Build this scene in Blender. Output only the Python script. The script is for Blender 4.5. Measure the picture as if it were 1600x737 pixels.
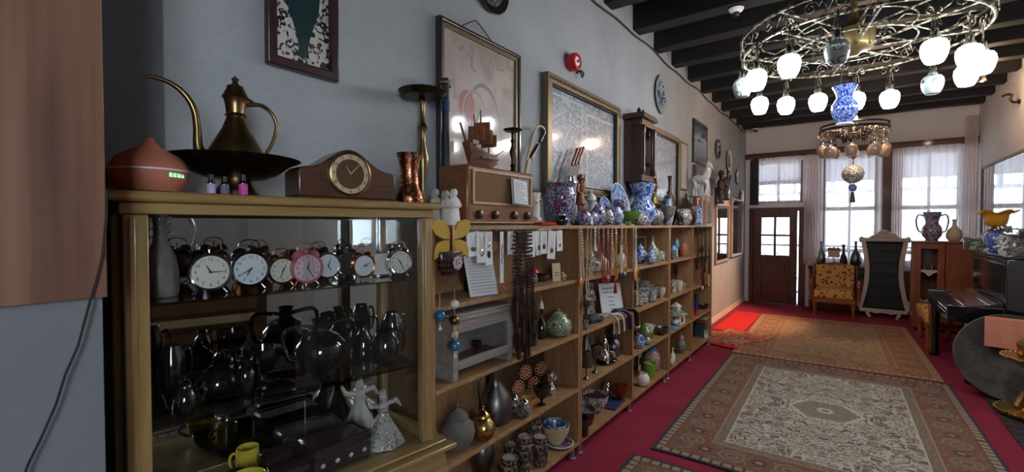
import bpy, bmesh, math, random
from math import sin, cos, pi, radians as R, sqrt, atan2, tan
from mathutils import Vector, Matrix
for o in list(bpy.data.objects): bpy.data.objects.remove(o)
SC = bpy.context.scene; COL = SC.collection
rnd = random.Random(7)
# ------------------------------------------------------------ camera
PSI = R(36.25); PIT = math.atan(16.5/720); CZ = 1.5
FW = Vector((-sin(PSI)*cos(PIT), cos(PSI)*cos(PIT), -sin(PIT))); RT = Vector((cos(PSI), sin(PSI), 0)); UP = RT.cross(FW)
cam = bpy.data.cameras.new('camera'); co = bpy.data.objects.new('camera', cam); COL.objects.link(co)
cam.sensor_width = 36; cam.lens = 36*720/1600; cam.clip_start = .02; cam.clip_end = 200
co.matrix_world = Matrix.Translation((0, 0, CZ)) @ Matrix((RT, UP, -FW)).transposed().to_4x4()
SC.camera = co
def at(px, X, Z):                       # the Y at which a line along the room passes under image column px
    k = (px-800)/720; m = RT-k*FW
    return -(m.x*X+m.z*(Z-CZ))/m.y
def ray(px, py, a, v):
    d = FW*720+RT*(px-800)-UP*(py-368.5); i = 'XYZ'.index(a)
    return Vector((0, 0, CZ))+d*((v-(0, 0, CZ)[i])/d[i])
def depth(p): return FW.dot(Vector(p)-Vector((0, 0, CZ)))
# ------------------------------------------------------------ light and exposure
SC.view_settings.view_transform = 'Standard'; SC.view_settings.look = 'None'
SC.view_settings.exposure = 1.0; SC.view_settings.gamma = 1; SC.view_settings.use_curve_mapping = False
SC.cycles.use_denoising = True
SC.cycles.max_bounces = 8; SC.cycles.transparent_max_bounces = 24; SC.cycles.glossy_bounces = 4
SC.cycles.sample_clamp_indirect = 4; SC.cycles.caustics_reflective = False; SC.cycles.caustics_refractive = False
W = bpy.data.worlds.new('sky'); SC.world = W; W.use_nodes = True
bg = W.node_tree.nodes['Background']; bg.inputs[0].default_value = (.80, .90, 1, 1); bg.inputs[1].default_value = 8.5
GLOBE_E = 26.0
def area(name, loc, rot, sx, sy, power, col):
    l = bpy.data.lights.new(name, 'AREA'); l.shape = 'RECTANGLE'; l.size = sx; l.size_y = sy; l.energy = power; l.color = col
    o = bpy.data.objects.new(name, l); o.location = loc; o.rotation_euler = rot; COL.objects.link(o); return o
area('added_window_fill', (1.95, -1.2, 1.85), (0, R(90), 0), 1.2, .8, 26, (.80, .9, 1))  # added fill lamp outside the unseen right window, brightens the near left side
def lamp(name, loc, power, col, r=.05, spot=None):
    l = bpy.data.lights.new(name, 'SPOT' if spot else 'POINT'); l.energy = power; l.color = col; l.shadow_soft_size = r
    o = bpy.data.objects.new(name, l); o.location = loc; COL.objects.link(o)
    if spot: l.spot_size = R(spot[0]); l.spot_blend = .8; o.rotation_euler = spot[1]
    return o
# ------------------------------------------------------------ mesh builder
def rot(ax, a): return Matrix.Rotation(a, 4, ax)
def tr(x, y, z): return Matrix.Translation((x, y, z))
def sc(x, y=None, z=None): return Matrix.Diagonal((x, x if y is None else y, x if z is None else z, 1))
def frame_to(a, b):
    d = (Vector(b)-Vector(a)); return Matrix.Translation(a) @ d.to_track_quat('Z', 'Y').to_matrix().to_4x4(), d.length
class MB:
    def __init__(s): s.v = []; s.f = []; s.M = Matrix.Identity(4)
    def add(s, vs, fs, M=None):
        T = s.M @ M if M is not None else s.M; n = len(s.v)
        s.v += [tuple(T @ Vector(p)) for p in vs]; s.f += [tuple(i+n for i in f) for f in fs]; return s
    def box(s, x0, y0, z0, x1, y1, z1, M=None):
        x0, x1 = sorted((x0, x1)); y0, y1 = sorted((y0, y1)); z0, z1 = sorted((z0, z1))
        return s.add([(x0, y0, z0), (x1, y0, z0), (x1, y1, z0), (x0, y1, z0), (x0, y0, z1), (x1, y0, z1), (x1, y1, z1), (x0, y1, z1)],
                     [(0, 3, 2, 1), (4, 5, 6, 7), (0, 1, 5, 4), (1, 2, 6, 5), (2, 3, 7, 6), (3, 0, 4, 7)], M)
    def lathe(s, prof, n=28, M=None, lobes=0, amp=0):
        vs = []; fs = []; idx = []
        for r, z in prof:
            if r < 1e-6: idx.append([len(vs)]); vs.append((0, 0, z))
            else:
                idx.append(list(range(len(vs), len(vs)+n)))
                for k in range(n):
                    t = 2*pi*k/n; q = r*(1+amp*cos(lobes*t)) if lobes else r
                    vs.append((q*cos(t), q*sin(t), z))
        for a, b in zip(idx, idx[1:]):
            if len(a) == 1 and len(b) == 1: continue
            for k in range(n):
                j = (k+1) % n
                if len(a) == 1: fs.append((a[0], b[j], b[k]))
                elif len(b) == 1: fs.append((a[k], a[j], b[0]))
                else: fs.append((a[k], a[j], b[j], b[k]))
        if len(idx[0]) > 1 and len(idx[-1]) > 1:          # a ring: close the profile on itself
            a, b = idx[-1], idx[0]
            for k in range(n): j = (k+1) % n; fs.append((a[k], a[j], b[j], b[k]))
        elif len(idx[0]) > 1: fs.append(tuple(reversed(idx[0])))
        elif len(idx[-1]) > 1: fs.append(tuple(idx[-1]))
        return s.add(vs, fs, M)
    def tube(s, pts, r, n=8, M=None, closed=False, flat=1):
        if len(pts) >= 4 and len(pts) < 9 and not closed:      # round the bends of a short hand-laid path
            P = [Vector(p) for p in pts]; N = len(P); q = r if isinstance(r, (list, tuple)) else [r]*N
            if len(q) != N: q = [q[0]+(q[-1]-q[0])*i/(N-1) for i in range(N)]
            a = []; b = []
            for i in range(N-1):
                p0, p1, p2, p3 = P[max(i-1, 0)], P[i], P[i+1], P[min(i+2, N-1)]
                for k in range(4):
                    t = k/4; a.append(.5*((2*p1)+(p2-p0)*t+(2*p0-5*p1+4*p2-p3)*t*t+(3*p1-p0-3*p2+p3)*t**3)); b.append(q[i]+(q[i+1]-q[i])*t)
            pts = a+[P[-1]]; r = b+[q[-1]]
        pts = [Vector(p) for p in pts]; N = len(pts); rs = r if isinstance(r, (list, tuple)) else [r]*N
        if len(rs) != N: rs = [rs[0]+(rs[-1]-rs[0])*i/(N-1) for i in range(N)]
        vs = []; fs = []; u = None
        for i, p in enumerate(pts):
            if closed: t = pts[(i+1) % N]-pts[i-1]
            else: t = pts[min(i+1, N-1)]-pts[max(i-1, 0)]
            t.normalize()
            if u is None: u = t.orthogonal().normalized() if abs(t.z) > .9 or flat == 1 else Vector((0, 0, 1))
            u = (u-t*u.dot(t)); u = u.normalized() if u.length > 1e-6 else t.orthogonal().normalized()
            w = t.cross(u)
            for k in range(n):
                a = 2*pi*k/n; vs.append(p+u*rs[i]*cos(a)*flat+w*rs[i]*sin(a))
        m = N if closed else N-1
        for i in range(m):
            for k in range(n):
                a = i*n+k; b = i*n+(k+1) % n; c = ((i+1) % N)*n+(k+1) % n; d = ((i+1) % N)*n+k; fs.append((a, b, c, d))
        if not closed: fs.append(tuple(reversed(range(n)))); fs.append(tuple(range((N-1)*n, N*n)))
        return s.add(vs, fs, M)
    def ball(s, c, r, n=16, M=None):
        rx, ry, rz = r if isinstance(r, (tuple, list)) else (r, r, r)
        p = [(0, -1)]+[(cos(t), sin(t)) for t in [(-pi/2+pi*i/(n//2)) for i in range(1, n//2)]]+[(0, 1)]
        T = tr(*c) @ sc(rx, ry, rz)
        return s.lathe(p, n, T if M is None else M @ T)
    def prism(s, poly, d, M=None):       # poly in local xz, extruded along y from 0 to d
        n = len(poly); vs = [(x, 0, z) for x, z in poly]+[(x, d, z) for x, z in poly]
        return s.add(vs, [tuple(range(n)), tuple(reversed(range(n, 2*n)))]+[(i+n, (i+1) % n+n, (i+1) % n, i) for i in range(n)], M)
    def ringprism(s, outer, inner, d, M=None):
        n = len(outer); vs = [(x, 0, z) for x, z in outer]+[(x, 0, z) for x, z in inner]+[(x, d, z) for x, z in outer]+[(x, d, z) for x, z in inner]; fs = []
        for i in range(n):
            j = (i+1) % n
            fs += [(i, j, j+n, i+n), (i+2*n, i+3*n, j+3*n, j+2*n), (i, i+2*n, j+2*n, j), (i+n, j+n, j+3*n, i+3*n)]
        return s.add(vs, fs, M)
    def rectring(s, x0, z0, x1, z1, w, d, M=None, y=0):
        return s.ringprism([(x0, z0), (x1, z0), (x1, z1), (x0, z1)], [(x0+w, z0+w), (x1-w, z0+w), (x1-w, z1-w), (x0+w, z1-w)], d, (M or Matrix()) @ tr(0, y, 0))
    def text(s, body, size, M, th=.0006, align='CENTER'):
        cu = bpy.data.curves.new('t', 'FONT'); cu.body = body; cu.size = size; cu.align_x = align; cu.align_y = 'CENTER'; cu.extrude = th; cu.resolution_u = 2
        o = bpy.data.objects.new('t', cu); me = bpy.data.meshes.new_from_object(o)
        s.add([v.co[:] for v in me.vertices], [tuple(p.vertices) for p in me.polygons], M)
        bpy.data.objects.remove(o); bpy.data.curves.remove(cu); bpy.data.meshes.remove(me); return s
    def build(s, name, mat, parent=None, smooth=40, bevel=0, loc=None, rz=0, remesh=0):
        me = bpy.data.meshes.new(name); me.from_pydata(s.v, [], s.f)
        bm = bmesh.new(); bm.from_mesh(me); bmesh.ops.recalc_face_normals(bm, faces=bm.faces); bm.to_mesh(me); bm.free()
        if smooth: me.shade_smooth(); me.set_sharp_from_angle(angle=R(smooth))
        me.materials.append(mat); o = bpy.data.objects.new(name, me); COL.objects.link(o)
        if parent: o.parent = parent
        if loc is not None: o.location = loc
        o.rotation_euler.z = rz
        if bevel:
            b = o.modifiers.new('bevel', 'BEVEL'); b.width = bevel; b.segments = 2; b.limit_method = 'ANGLE'; b.angle_limit = R(50)
        if remesh:
            b = o.modifiers.new('remesh', 'REMESH'); b.mode = 'VOXEL'; b.voxel_size = remesh; b.use_smooth_shade = True
        return o
def tag(o, label, cat, group=None, kind=None):
    o['label'] = label
    if cat: o['category'] = cat
    if group: o['group'] = group
    if kind: o['kind'] = kind
    return o
def struct(o, label=None):
    o['kind'] = 'structure'
    if label: o['label'] = label
    return o
def thing(name, label, cat, loc=(0, 0, 0), rz=0, group=None):
    o = bpy.data.objects.new(name, None); o.empty_display_size = .05; COL.objects.link(o); o.location = loc; o.rotation_euler.z = rz
    return tag(o, label, cat, group)
def copy_tree(o, parent=None):
    c = o.copy(); COL.objects.link(c); c.parent = parent
    for ch in [x for x in list(COL.objects) if x.parent == o]: copy_tree(ch, c)
    return c
# ------------------------------------------------------------ materials
class S:
    def __init__(s, n, o): s.n = n; s.o = o
    def _m(s, op, b=None, c=None, sw=False):
        a = s; x = s.n.nodes.new('ShaderNodeMath'); x.operation = op; q = [a, b, c]
        if sw: q = [b, a, c]
        for i, v in enumerate(q):
            if v is None: continue
            if isinstance(v, S): s.n.links.new(v.o, x.inputs[i])
            else: x.inputs[i].default_value = v
        return S(s.n, x.outputs[0])
    def __add__(s, b): return s._m('ADD', b)
    __radd__ = __add__
    def __mul__(s, b): return s._m('MULTIPLY', b)
    __rmul__ = __mul__
    def __sub__(s, b): return s._m('SUBTRACT', b)
    def __rsub__(s, b): return s._m('SUBTRACT', b, sw=True)
    def __truediv__(s, b): return s._m('DIVIDE', b)
    def abs(s): return s._m('ABSOLUTE')
    def min(s, b): return s._m('MINIMUM', b)
    def max(s, b): return s._m('MAXIMUM', b)
    def gt(s, b): return s._m('GREATER_THAN', b)
    def lt(s, b): return s._m('LESS_THAN', b)
    def frac(s): return s._m('FRACT')
    def floor(s): return s._m('FLOOR')
    def sqrt(s): return s._m('SQRT')
    def sin(s): return s._m('SINE')
    def ss(s, a, b):
        x = s.n.nodes.new('ShaderNodeMapRange'); x.interpolation_type = 'SMOOTHSTEP'; s.n.links.new(s.o, x.inputs[0]); x.inputs[1].default_value = a; x.inputs[2].default_value = b
        return S(s.n, x.outputs[0])
def C4(c): return (c[0], c[1], c[2], 1)
def srgb(r, g, b): return tuple(((x/255)/12.92 if x/255 <= .04045 else ((x/255+.055)/1.055)**2.4) for x in (r, g, b))
class Mt:
    def __init__(s, name):
        s.m = bpy.data.materials.new(name); s.m.use_nodes = True; s.t = s.m.node_tree; s.b = s.t.nodes['Principled BSDF']; s.out = s.t.nodes['Material Output']
        s.tc = s.t.nodes.new('ShaderNodeTexCoord')
    def node(s, ty, **p):
        x = s.t.nodes.new(ty)
        for k, v in p.items(): setattr(x, k, v)
        return x
    def put(s, sock, v):
        if isinstance(v, S): s.t.links.new(v.o, sock)
        elif isinstance(v, tuple) and len(v) == 3 and sock.type == 'RGBA': sock.default_value = C4(v)
        else: sock.default_value = v
    def xyz(s, src='Object'):
        x = s.node('ShaderNodeSeparateXYZ'); s.t.links.new(s.tc.outputs[src], x.inputs[0]); return [S(s.t, o) for o in x.outputs]
    def vec(s, x, y, z=0.):
        c = s.node('ShaderNodeCombineXYZ')
        for i, v in enumerate((x, y, z)): s.put(c.inputs[i], v)
        return S(s.t, c.outputs[0])
    def obj(s, sx=1, sy=None, sz=None, src='Object'):
        m = s.node('ShaderNodeMapping'); s.t.links.new(s.tc.outputs[src], m.inputs[0]); m.inputs[3].default_value = (sx, sx if sy is None else sy, sx if sz is None else sz); return S(s.t, m.outputs[0])
    def noise(s, v=None, scale=5, detail=3, dist=0, rough=.5, col=False):
        x = s.node('ShaderNodeTexNoise')
        if v is None: v = s.obj()
        s.put(x.inputs['Vector'], v); x.inputs['Scale'].default_value = scale; x.inputs['Detail'].default_value = detail; x.inputs['Distortion'].default_value = dist; x.inputs['Roughness'].default_value = rough
        return S(s.t, x.outputs[1 if col else 0])
    def vor(s, v=None, scale=5, feat='F1', out=0, rnd=1):
        x = s.node('ShaderNodeTexVoronoi', feature=feat)
        if v is None: v = s.obj()
        s.put(x.inputs['Vector'], v); x.inputs['Scale'].default_value = scale; x.inputs['Randomness'].default_value = rnd
        return S(s.t, x.outputs[out])
    def mix(s, f, a, b):
        x = s.node('ShaderNodeMix', data_type='RGBA'); s.put(x.inputs[0], f); s.put(x.inputs[6], a); s.put(x.inputs[7], b); return S(s.t, x.outputs[2])
    def ramp(s, f, stops, const=False):
        x = s.node('ShaderNodeValToRGB'); r = x.color_ramp; r.interpolation = 'CONSTANT' if const else 'LINEAR'; s.put(x.inputs[0], f)
        while len(r.elements) < len(stops): r.elements.new(.5)
        for e, (p, c) in zip(r.elements, stops): e.position = p; e.color = C4(c)
        return S(s.t, x.outputs[0])
    def bump(s, h, st=.3, d=.01):
        x = s.node('ShaderNodeBump'); s.put(x.inputs['Height'], h); x.inputs['Strength'].default_value = st; x.inputs['Distance'].default_value = d; s.t.links.new(x.outputs[0], s.b.inputs['Normal'])
    def fin(s, color=None, rough=.5, metal=0., coat=0., **k):
        if color is not None: s.put(s.b.inputs['Base Color'], color)
        s.put(s.b.inputs['Roughness'], rough); s.put(s.b.inputs['Metallic'], metal); s.b.inputs['Coat Weight'].default_value = coat; s.b.inputs['Coat Roughness'].default_value = .08
        for a, v in k.items(): s.put(s.b.inputs[a.replace('_', ' ')], v)
        return s.m
def plain(name, c, rough=.5, metal=0, coat=0, vary=.12, scale=30):
    m = Mt(name); n = m.noise(scale=scale, detail=4)
    col = m.mix(n, tuple(x*(1-vary) for x in c), tuple(min(1, x*(1+vary)) for x in c)); return m.fin(col, rough, metal, coat)
def wood(name, c1, c2, ax='z', scale=1., rough=.4, coat=0.):
    m = Mt(name); s = {'x': (1, 9, 9), 'y': (9, 1, 9), 'z': (9, 9, 1)}[ax]
    v = m.obj(*[q*scale for q in s]); n = m.noise(v, 2.2, 6, 1.2); n2 = m.noise(v, 9, 3, .3)
    f = (n*.7+n2*.3).ss(.3, .72); m.bump(n2, .1, .002); return m.fin(m.mix(f, c1, c2), rough, 0, coat)
def china(name, base, motif, scale=30, th=.5, rough=.12, motif2=None):
    m = Mt(name); v = m.obj(); w = m.noise(v, scale*.7, 2, 1.8); e = m.vor(v, scale*.8, 'DISTANCE_TO_EDGE'); d = m.vor(v, scale*.8)
    f = ((w-.5).abs().lt(.035)).max(d.lt(.28*th/.5)).max((e.lt(.03)))
    c = m.mix(f, base, motif)
    if motif2: c = m.mix(m.noise(v, scale*.5, 1).gt(.58)*f, c, motif2)
    return m.fin(c, rough, 0, .6)
def glassy(name, tint=(1, 1, 1), refl=1.0, rough=0.02):
    m = Mt(name); t = m.node('ShaderNodeBsdfTransparent'); g = m.node('ShaderNodeBsdfGlossy'); t.inputs[0].default_value = C4(tint); g.inputs['Roughness'].default_value = rough
    f = m.node('ShaderNodeFresnel'); f.inputs[0].default_value = 1.45; x = m.node('ShaderNodeMixShader')
    gm = m.node('ShaderNodeNewGeometry'); q = S(m.t, f.outputs[0])*refl*(1-S(m.t, gm.outputs['Backfacing'])); m.put(x.inputs[0], q); m.t.links.new(t.outputs[0], x.inputs[1]); m.t.links.new(g.outputs[0], x.inputs[2]); m.t.links.new(x.outputs[0], m.out.inputs[0]); return m.m
M = {}
M['oak'] = wood('pale_oak_veneer', srgb(142, 106, 70), srgb(172, 136, 98), 'y', 1.0, .45)
M['oakz'] = wood('pale_oak_upright', srgb(140, 102, 68), srgb(170, 132, 94), 'z', 1.0, .45)
M['case'] = wood('golden_varnished_wood', srgb(130, 104, 62), srgb(158, 132, 86), 'x', .6, .25, .5)
M['casez'] = wood('golden_varnished_post', srgb(130, 104, 62), srgb(160, 134, 88), 'z', .6, .25, .5)
M['brownwood'] = wood('radio_wood', srgb(112, 66, 38), srgb(146, 92, 54), 'x', 1.2, .3, .4)
M['darkwood'] = wood('dark_wood', srgb(44, 24, 18), srgb(72, 40, 30), 'x', 1.2, .35, .2)
M['doorwood'] = wood('door_wood', srgb(66, 32, 28), srgb(92, 48, 38), 'z', 1, .4, .2)
M['redwood'] = wood('red_brown_wood', srgb(118, 62, 36), srgb(156, 90, 52), 'z', 1, .3, .4)
M['clockwood'] = wood('walnut', srgb(64, 40, 28), srgb(94, 62, 42), 'x', 1.6, .3, .4)
M['greywood'] = wood('weathered_grey_wood', srgb(118, 112, 108), srgb(158, 150, 144), 'x', 1.5, .7)
M['lightwood'] = wood('light_frame_wood', srgb(170, 130, 92), srgb(200, 164, 122), 'z', 1.5, .5)
M['beam'] = wood('tarred_beam', srgb(8, 7, 7), srgb(22, 18, 18), 'x', 1.2, .65)
M['brass'] = plain('aged_brass', srgb(128, 108, 74), .32, 1, vary=.25)
M['brightbrass'] = plain('polished_brass', srgb(196, 168, 104), .2, 1)
M['dbrass'] = plain('dark_brass', srgb(70, 58, 46), .4, 1, vary=.3)
M['copper'] = plain('copper', srgb(166, 98, 66), .3, 1, vary=.3)
M['chrome'] = plain('chrome', (.78, .78, .8), .12, 1, vary=.02)
M['pewter'] = plain('pewter', (.16, .155, .15), .34, 1, vary=.3)
M['iron'] = plain('black_iron', (.035, .03, .03), .45, .6, vary=.3)
M['gildiron'] = Mt('gilded_iron'); _m = M['gildiron']; M['gildiron'] = _m.fin(_m.mix(_m.noise(scale=32, detail=4).ss(.42, .66), srgb(52, 46, 36), srgb(184, 176, 150)), .42, .7)
M['black'] = plain('black_glaze', (.008, .008, .009), .06, 0, 1, vary=.3)
M['blackmatte'] = plain('matte_black', (.012, .011, .011), .5, vary=.3)
M['piano'] = plain('black_lacquer', (.006, .006, .007), .16, 0, 1)
M['white'] = plain('white_ceramic', (.78, .77, .74), .3, 0, .3, vary=.05)
M['bisque'] = plain('white_bisque', (.44, .40, .36), .6, vary=.12, scale=60)
M['paper'] = plain('white_paper', (.72, .75, .78), .7, vary=.03)
M['ink'] = plain('black_ink', (.02, .02, .025), .6)
M['clay'] = plain('terracotta', srgb(172, 104, 80), .55, vary=.08)
M['red'] = plain('red_plastic', (.55, .02, .02), .3)
M['redbead'] = plain('red_beads', (.35, .02, .02), .25, 0, .5)
M['pink'] = plain('pink_enamel', srgb(188, 96, 110), .3, 0, .4)
M['blue'] = plain('turquoise_glaze', srgb(30, 110, 150), .15, 0, .6)
M['navy'] = plain('navy_cloth', (.015, .03, .12), .6)
M['yellow'] = plain('yellow_glaze', srgb(200, 178, 60), .25, 0, .5)
M['green'] = plain('green_glaze', srgb(96, 140, 60), .25, 0, .5)
M['garnet'] = plain('garnet_beads', (.022, .006, .007), .3, 0, .15)
M['amber'] = plain('amber_beads', srgb(196, 132, 64), .25, 0, .5)
M['bone'] = plain('bone', srgb(206, 186, 150), .45)
M['bw'] = china('blue_white_porcelain', (.5, .57, .66), (.02, .06, .30), 34, .62)
M['bwbig'] = china('blue_white_big', (.46, .54, .68), (.02, .08, .36), 22, .66)
M['bwdark'] = china('dark_blue_floral', (.02, .03, .14), (.5, .5, .62), 42, .4, motif2=(.5, .1, .1))
M['iznik'] = china('white_black_floral', (.66, .64, .6), (.03, .04, .06), 38, .55, motif2=(.1, .2, .12))
M['greenflo'] = china('pale_green_floral', srgb(170, 186, 160), (.06, .09, .05), 40, .35)
M['silverflo'] = china('silver_lace', (.3, .28, .26), (.02, .02, .02), 60, .5, .25)
M['glass'] = glassy('clear_glass', (.93, .95, .95), 1.1)
M['picglass'] = glassy('picture_glass', (1, 1, 1), .9, .08)
M['mirror'] = plain('mirror', (.62, .64, .64), .02, 1, vary=0)
M['white_plastic'] = plain('white_plastic', (.7, .7, .7), .4, vary=.03)
M['gold'] = plain('gilt_frame', srgb(124, 110, 84), .42, .5, vary=.35, scale=80)
M['clear'] = glassy('clear_acrylic', (.85, .82, .85), 1.5, .1)
# ============================================================ THE ROOM
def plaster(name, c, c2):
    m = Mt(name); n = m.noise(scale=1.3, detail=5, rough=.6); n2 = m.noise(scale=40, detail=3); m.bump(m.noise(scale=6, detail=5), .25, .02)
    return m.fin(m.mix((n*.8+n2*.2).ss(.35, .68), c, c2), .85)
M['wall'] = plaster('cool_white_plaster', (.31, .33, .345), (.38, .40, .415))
M['wallr'] = plaster('white_plaster', (.64, .60, .57), (.72, .69, .66))
M['wallshade'] = plaster('shaded_plaster', (.12, .13, .145), (.16, .17, .185))
M['wallfar'] = plaster('peach_plaster', (.62, .50, .42), (.7, .58, .49))
XL, XR, YB, YF, ZT = -1.68, 1.60, 10.12, -2.6, 3.57
m = Mt('crimson_carpet'); n = m.noise(scale=90, detail=2); m.bump(n, .3, .004)
M['crimson'] = m.fin(m.mix(m.noise(scale=2.2, detail=4).ss(.3, .7), srgb(132, 22, 52), srgb(150, 30, 64)), .95)
struct(MB().box(XL-.3, YF-.2, -.1, XR+.3, YB+.25, 0).build('floor', M['crimson']), 'crimson fitted carpet over the whole floor')
def wall_with_holes(name, mat, u0, u1, z0, z1, holes, mk):
    us = sorted({u0, u1}|{h[0] for h in holes}|{h[1] for h in holes}); zs = sorted({z0, z1}|{h[2] for h in holes}|{h[3] for h in holes}); b = MB()
    for a, c in zip(us, us[1:]):
        for e, f in zip(zs, zs[1:]):
            mu, mz = (a+c)/2, (e+f)/2
            if any(h[0] < mu < h[1] and h[2] < mz < h[3] for h in holes): continue
            mk(b, a, c, e, f)
    return struct(b.build(name, mat, smooth=0))
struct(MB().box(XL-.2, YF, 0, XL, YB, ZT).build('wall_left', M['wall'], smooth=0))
wall_with_holes('wall_right', M['wallr'], YF, YB, 0, ZT, [(-1.65, -.75, 1.2, 2.5)], lambda b, a, c, e, f: b.box(XR, a, e, XR+.2, c, f))
struct(MB().box(XL-.2, YF-.2, 0, XR+.2, YF, ZT).build('wall_front', M['wallr'], smooth=0))
WINS = [(-.40, .38, .86, 2.72), (.66, 1.42, .86, 2.72)]
TRANS = (-1.52, -.72, 1.93, 2.72); DOOR = (-1.60, -.66, 0, 1.84)
M['wallb'] = plaster('cool_back_plaster', (.74, .76, .80), (.80, .82, .85))
wall_with_holes('wall_back', M['wallb'], XL-.2, XR+.2, 0, ZT, WINS+[TRANS, DOOR], lambda b, a, c, e, f: b.box(a, YB, e, c, YB+.22, f))
struct(MB().box(XL-.2, YF-.2, ZT, XR+.2, YB+.2, ZT+.1).build('ceiling', M['beam'], smooth=0))
# beams
by = [.55, 1.15, 1.78, 2.40, 3.04, 3.66, 4.30, 4.87, 5.46, 6.12, 6.75, 7.38, 8.0, 8.62, 9.22, 9.78]
for i, y in enumerate(by):
    b = MB(); n = 9; pts = []
    for k in range(n):
        x = XL+.002+(XR-XL-.004)*k/(n-1); w = rnd.uniform(-.006, .006); h = rnd.uniform(-.008, .008); pts.append((x, w, h))
    vs = []; fs = []
    for x, w, h in pts: vs += [(x, y-.08+w, 3.34+h), (x, y+.08+w, 3.34+h), (x, y+.08, ZT-.002), (x, y-.08, ZT-.002)]
    for k in range(n-1):
        for j in range(4): fs.append((k*4+j, k*4+(j+1) % 4, k*4+4+(j+1) % 4, k*4+4+j))
    fs += [(3, 2, 1, 0), tuple((n-1)*4+j for j in range(4))]
    o = b.add(vs, fs).build('ceiling_beam', M['beam'], bevel=.008); struct(o, 'black tarred wooden ceiling beam running across the room')
# pier with wooden cladding, left edge of the picture
m = Mt('cladding'); v = m.obj(3, 9, .45); n = m.noise(v, 1.5, 5, .8); n2 = m.noise(m.obj(14, 40, 1.2), 2, 3)
M['clad'] = m.fin(m.ramp((n*.75+n2*.25), [(.3, srgb(80, 54, 42)), (.48, srgb(112, 78, 60)), (.7, srgb(126, 90, 70))]), .4, 0, .2)
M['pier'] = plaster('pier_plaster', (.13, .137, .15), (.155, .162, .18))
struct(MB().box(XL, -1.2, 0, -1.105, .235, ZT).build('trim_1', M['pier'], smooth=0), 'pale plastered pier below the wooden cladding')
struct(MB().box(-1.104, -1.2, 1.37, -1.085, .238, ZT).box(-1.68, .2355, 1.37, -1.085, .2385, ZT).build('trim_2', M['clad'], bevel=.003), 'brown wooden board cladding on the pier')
struct(MB().box(XL, .236, 0, -1.655, .50, ZT).build('trim_3', M['wallshade'], smooth=0), 'strip of wall beside the pier with its shade put into the dark grey colour')  # thin dark slab stands in for the shade cast on the wall here
# baseboard and back wall joinery
struct(MB().box(XL, .55, 0, XL+.012, YB, .09).build('baseboard_left', M['wallfar'], bevel=.003))
struct(MB().box(XR-.012, YF, 0, XR, YB, .09).build('baseboard_right', M['doorwood'], bevel=.003))
struct(MB().box(XL, YB-.07, 2.79, XR-.0, YB, 2.88).box(XL, YB-.09, 2.86, XR, YB, 2.89).build('trim_4', M['doorwood'], bevel=.006), 'dark wooden curtain beam across the top of the back windows')
b = MB().box(-.60, YB-.03, 0, XR, YB, .70)
for k in range(6):
    x = -.56+k*.36; b.rectring(x, .12, x+.33, .64, .05, .014, tr(0, YB-.044, 0))
struct(b.box(-.62, YB-.05, .70, XR, YB, .735).build('trim_5', M['redwood'], bevel=.004), 'brown wooden panelling below the back windows')
# windows
def window(idx, h, mull, trans, mat, depth=YB+.09):
    x0, x1, z0, z1 = h; r = struct(bpy.data.objects.new('window_%d' % idx, None)); COL.objects.link(r)
    MB().rectring(x0, z0, x1, z1, .045, .06, tr(0, depth-.03, 0)).build('window_frame', mat, r, bevel=.004)
    b = MB()
    for q in mull: b.box(q-.022, depth-.022, z0+.04, q+.022, depth+.022, z1-.04)
    for q in trans: b.box(x0+.04, depth-.02, q-.035, x1-.04, depth+.02, q+.035)
    b.build('glazing_bar', mat, r, bevel=.003)
    MB().box(x0+.03, depth-.003, z0+.03, x1-.03, depth+.003, z1-.03).build('pane', M['glass'], r, smooth=0)
    return r
M['winframe'] = plain('grey_window_paint', srgb(92, 84, 88), .5)
window(1, WINS[0], [-.01], [1.80, 1.05], M['winframe'])
window(2, WINS[1], [1.04], [1.80, 1.05], M['winframe'])
window(3, TRANS, [-1.12], [2.32], M['winframe'])
r = struct(bpy.data.objects.new('window_4', None)); COL.objects.link(r)
MB().box(XR+.05, -1.65, 1.2, XR+.11, -1.58, 2.5).box(XR+.05, -.82, 1.2, XR+.11, -.75, 2.5).box(XR+.05, -1.58, 1.2, XR+.11, -.82, 1.27).box(XR+.05, -1.58, 2.43, XR+.11, -.82, 2.5).box(XR+.055, -1.22, 1.27, XR+.105, -1.18, 2.43).build('window_frame', M['winframe'], r, bevel=.003)
struct(MB().box(-1.60, YB-.012, 1.90, -1.54, YB-.001, 2.78).box(-1.54, YB-.03, 1.90, -1.44, YB-.001, 2.79).build('trim_6', M['blackmatte'], bevel=.003), 'black wooden post at the left end of the back window')
struct(MB().box(.44, YB-.05, .73, .58, YB-.001, 2.79).build('trim_7', M['doorwood'], bevel=.005), 'dark wooden post between the back windows')
# door: frame structure + leaf
d = struct(bpy.data.objects.new('door_1', None)); COL.objects.link(d); d.location = (-1.60, YB, 0)
w = .94; H = 1.84
MB().box(0, -.03, 0, .07, .12, H).box(w-.11, -.03, 0, w, .12, H).box(.07, -.03, H-.07, w-.11, .12, H).build('door_frame', M['doorwood'], d, bevel=.006)
L0, L1 = .0705, w-.135; z1 = H-.0705
b = MB().box(L0, .01, .004, L0+.14, .05, z1).box(L1-.13, .01, .004, L1, .05, z1).box(L0+.14, .01, z1-.12, L1-.13, .05, z1).box(L0+.14, .01, .004, L1-.13, .05, .16)
b.box(L0+.14, .01, .84, L1-.13, .05, .93).box(L0+.14, .022, .16, L1-.13, .04, .84).box(L0+.20, .012, .22, L1-.19, .03, .78)
mx = (L0+L1)/2; b.box(mx-.022, .012, .93, mx+.022, .048, z1-.12).box(L0+.14, .012, 1.29, L1-.13, .048, 1.33)
leaf = b.build('door_leaf', M['doorwood'], d, bevel=.005)
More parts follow.
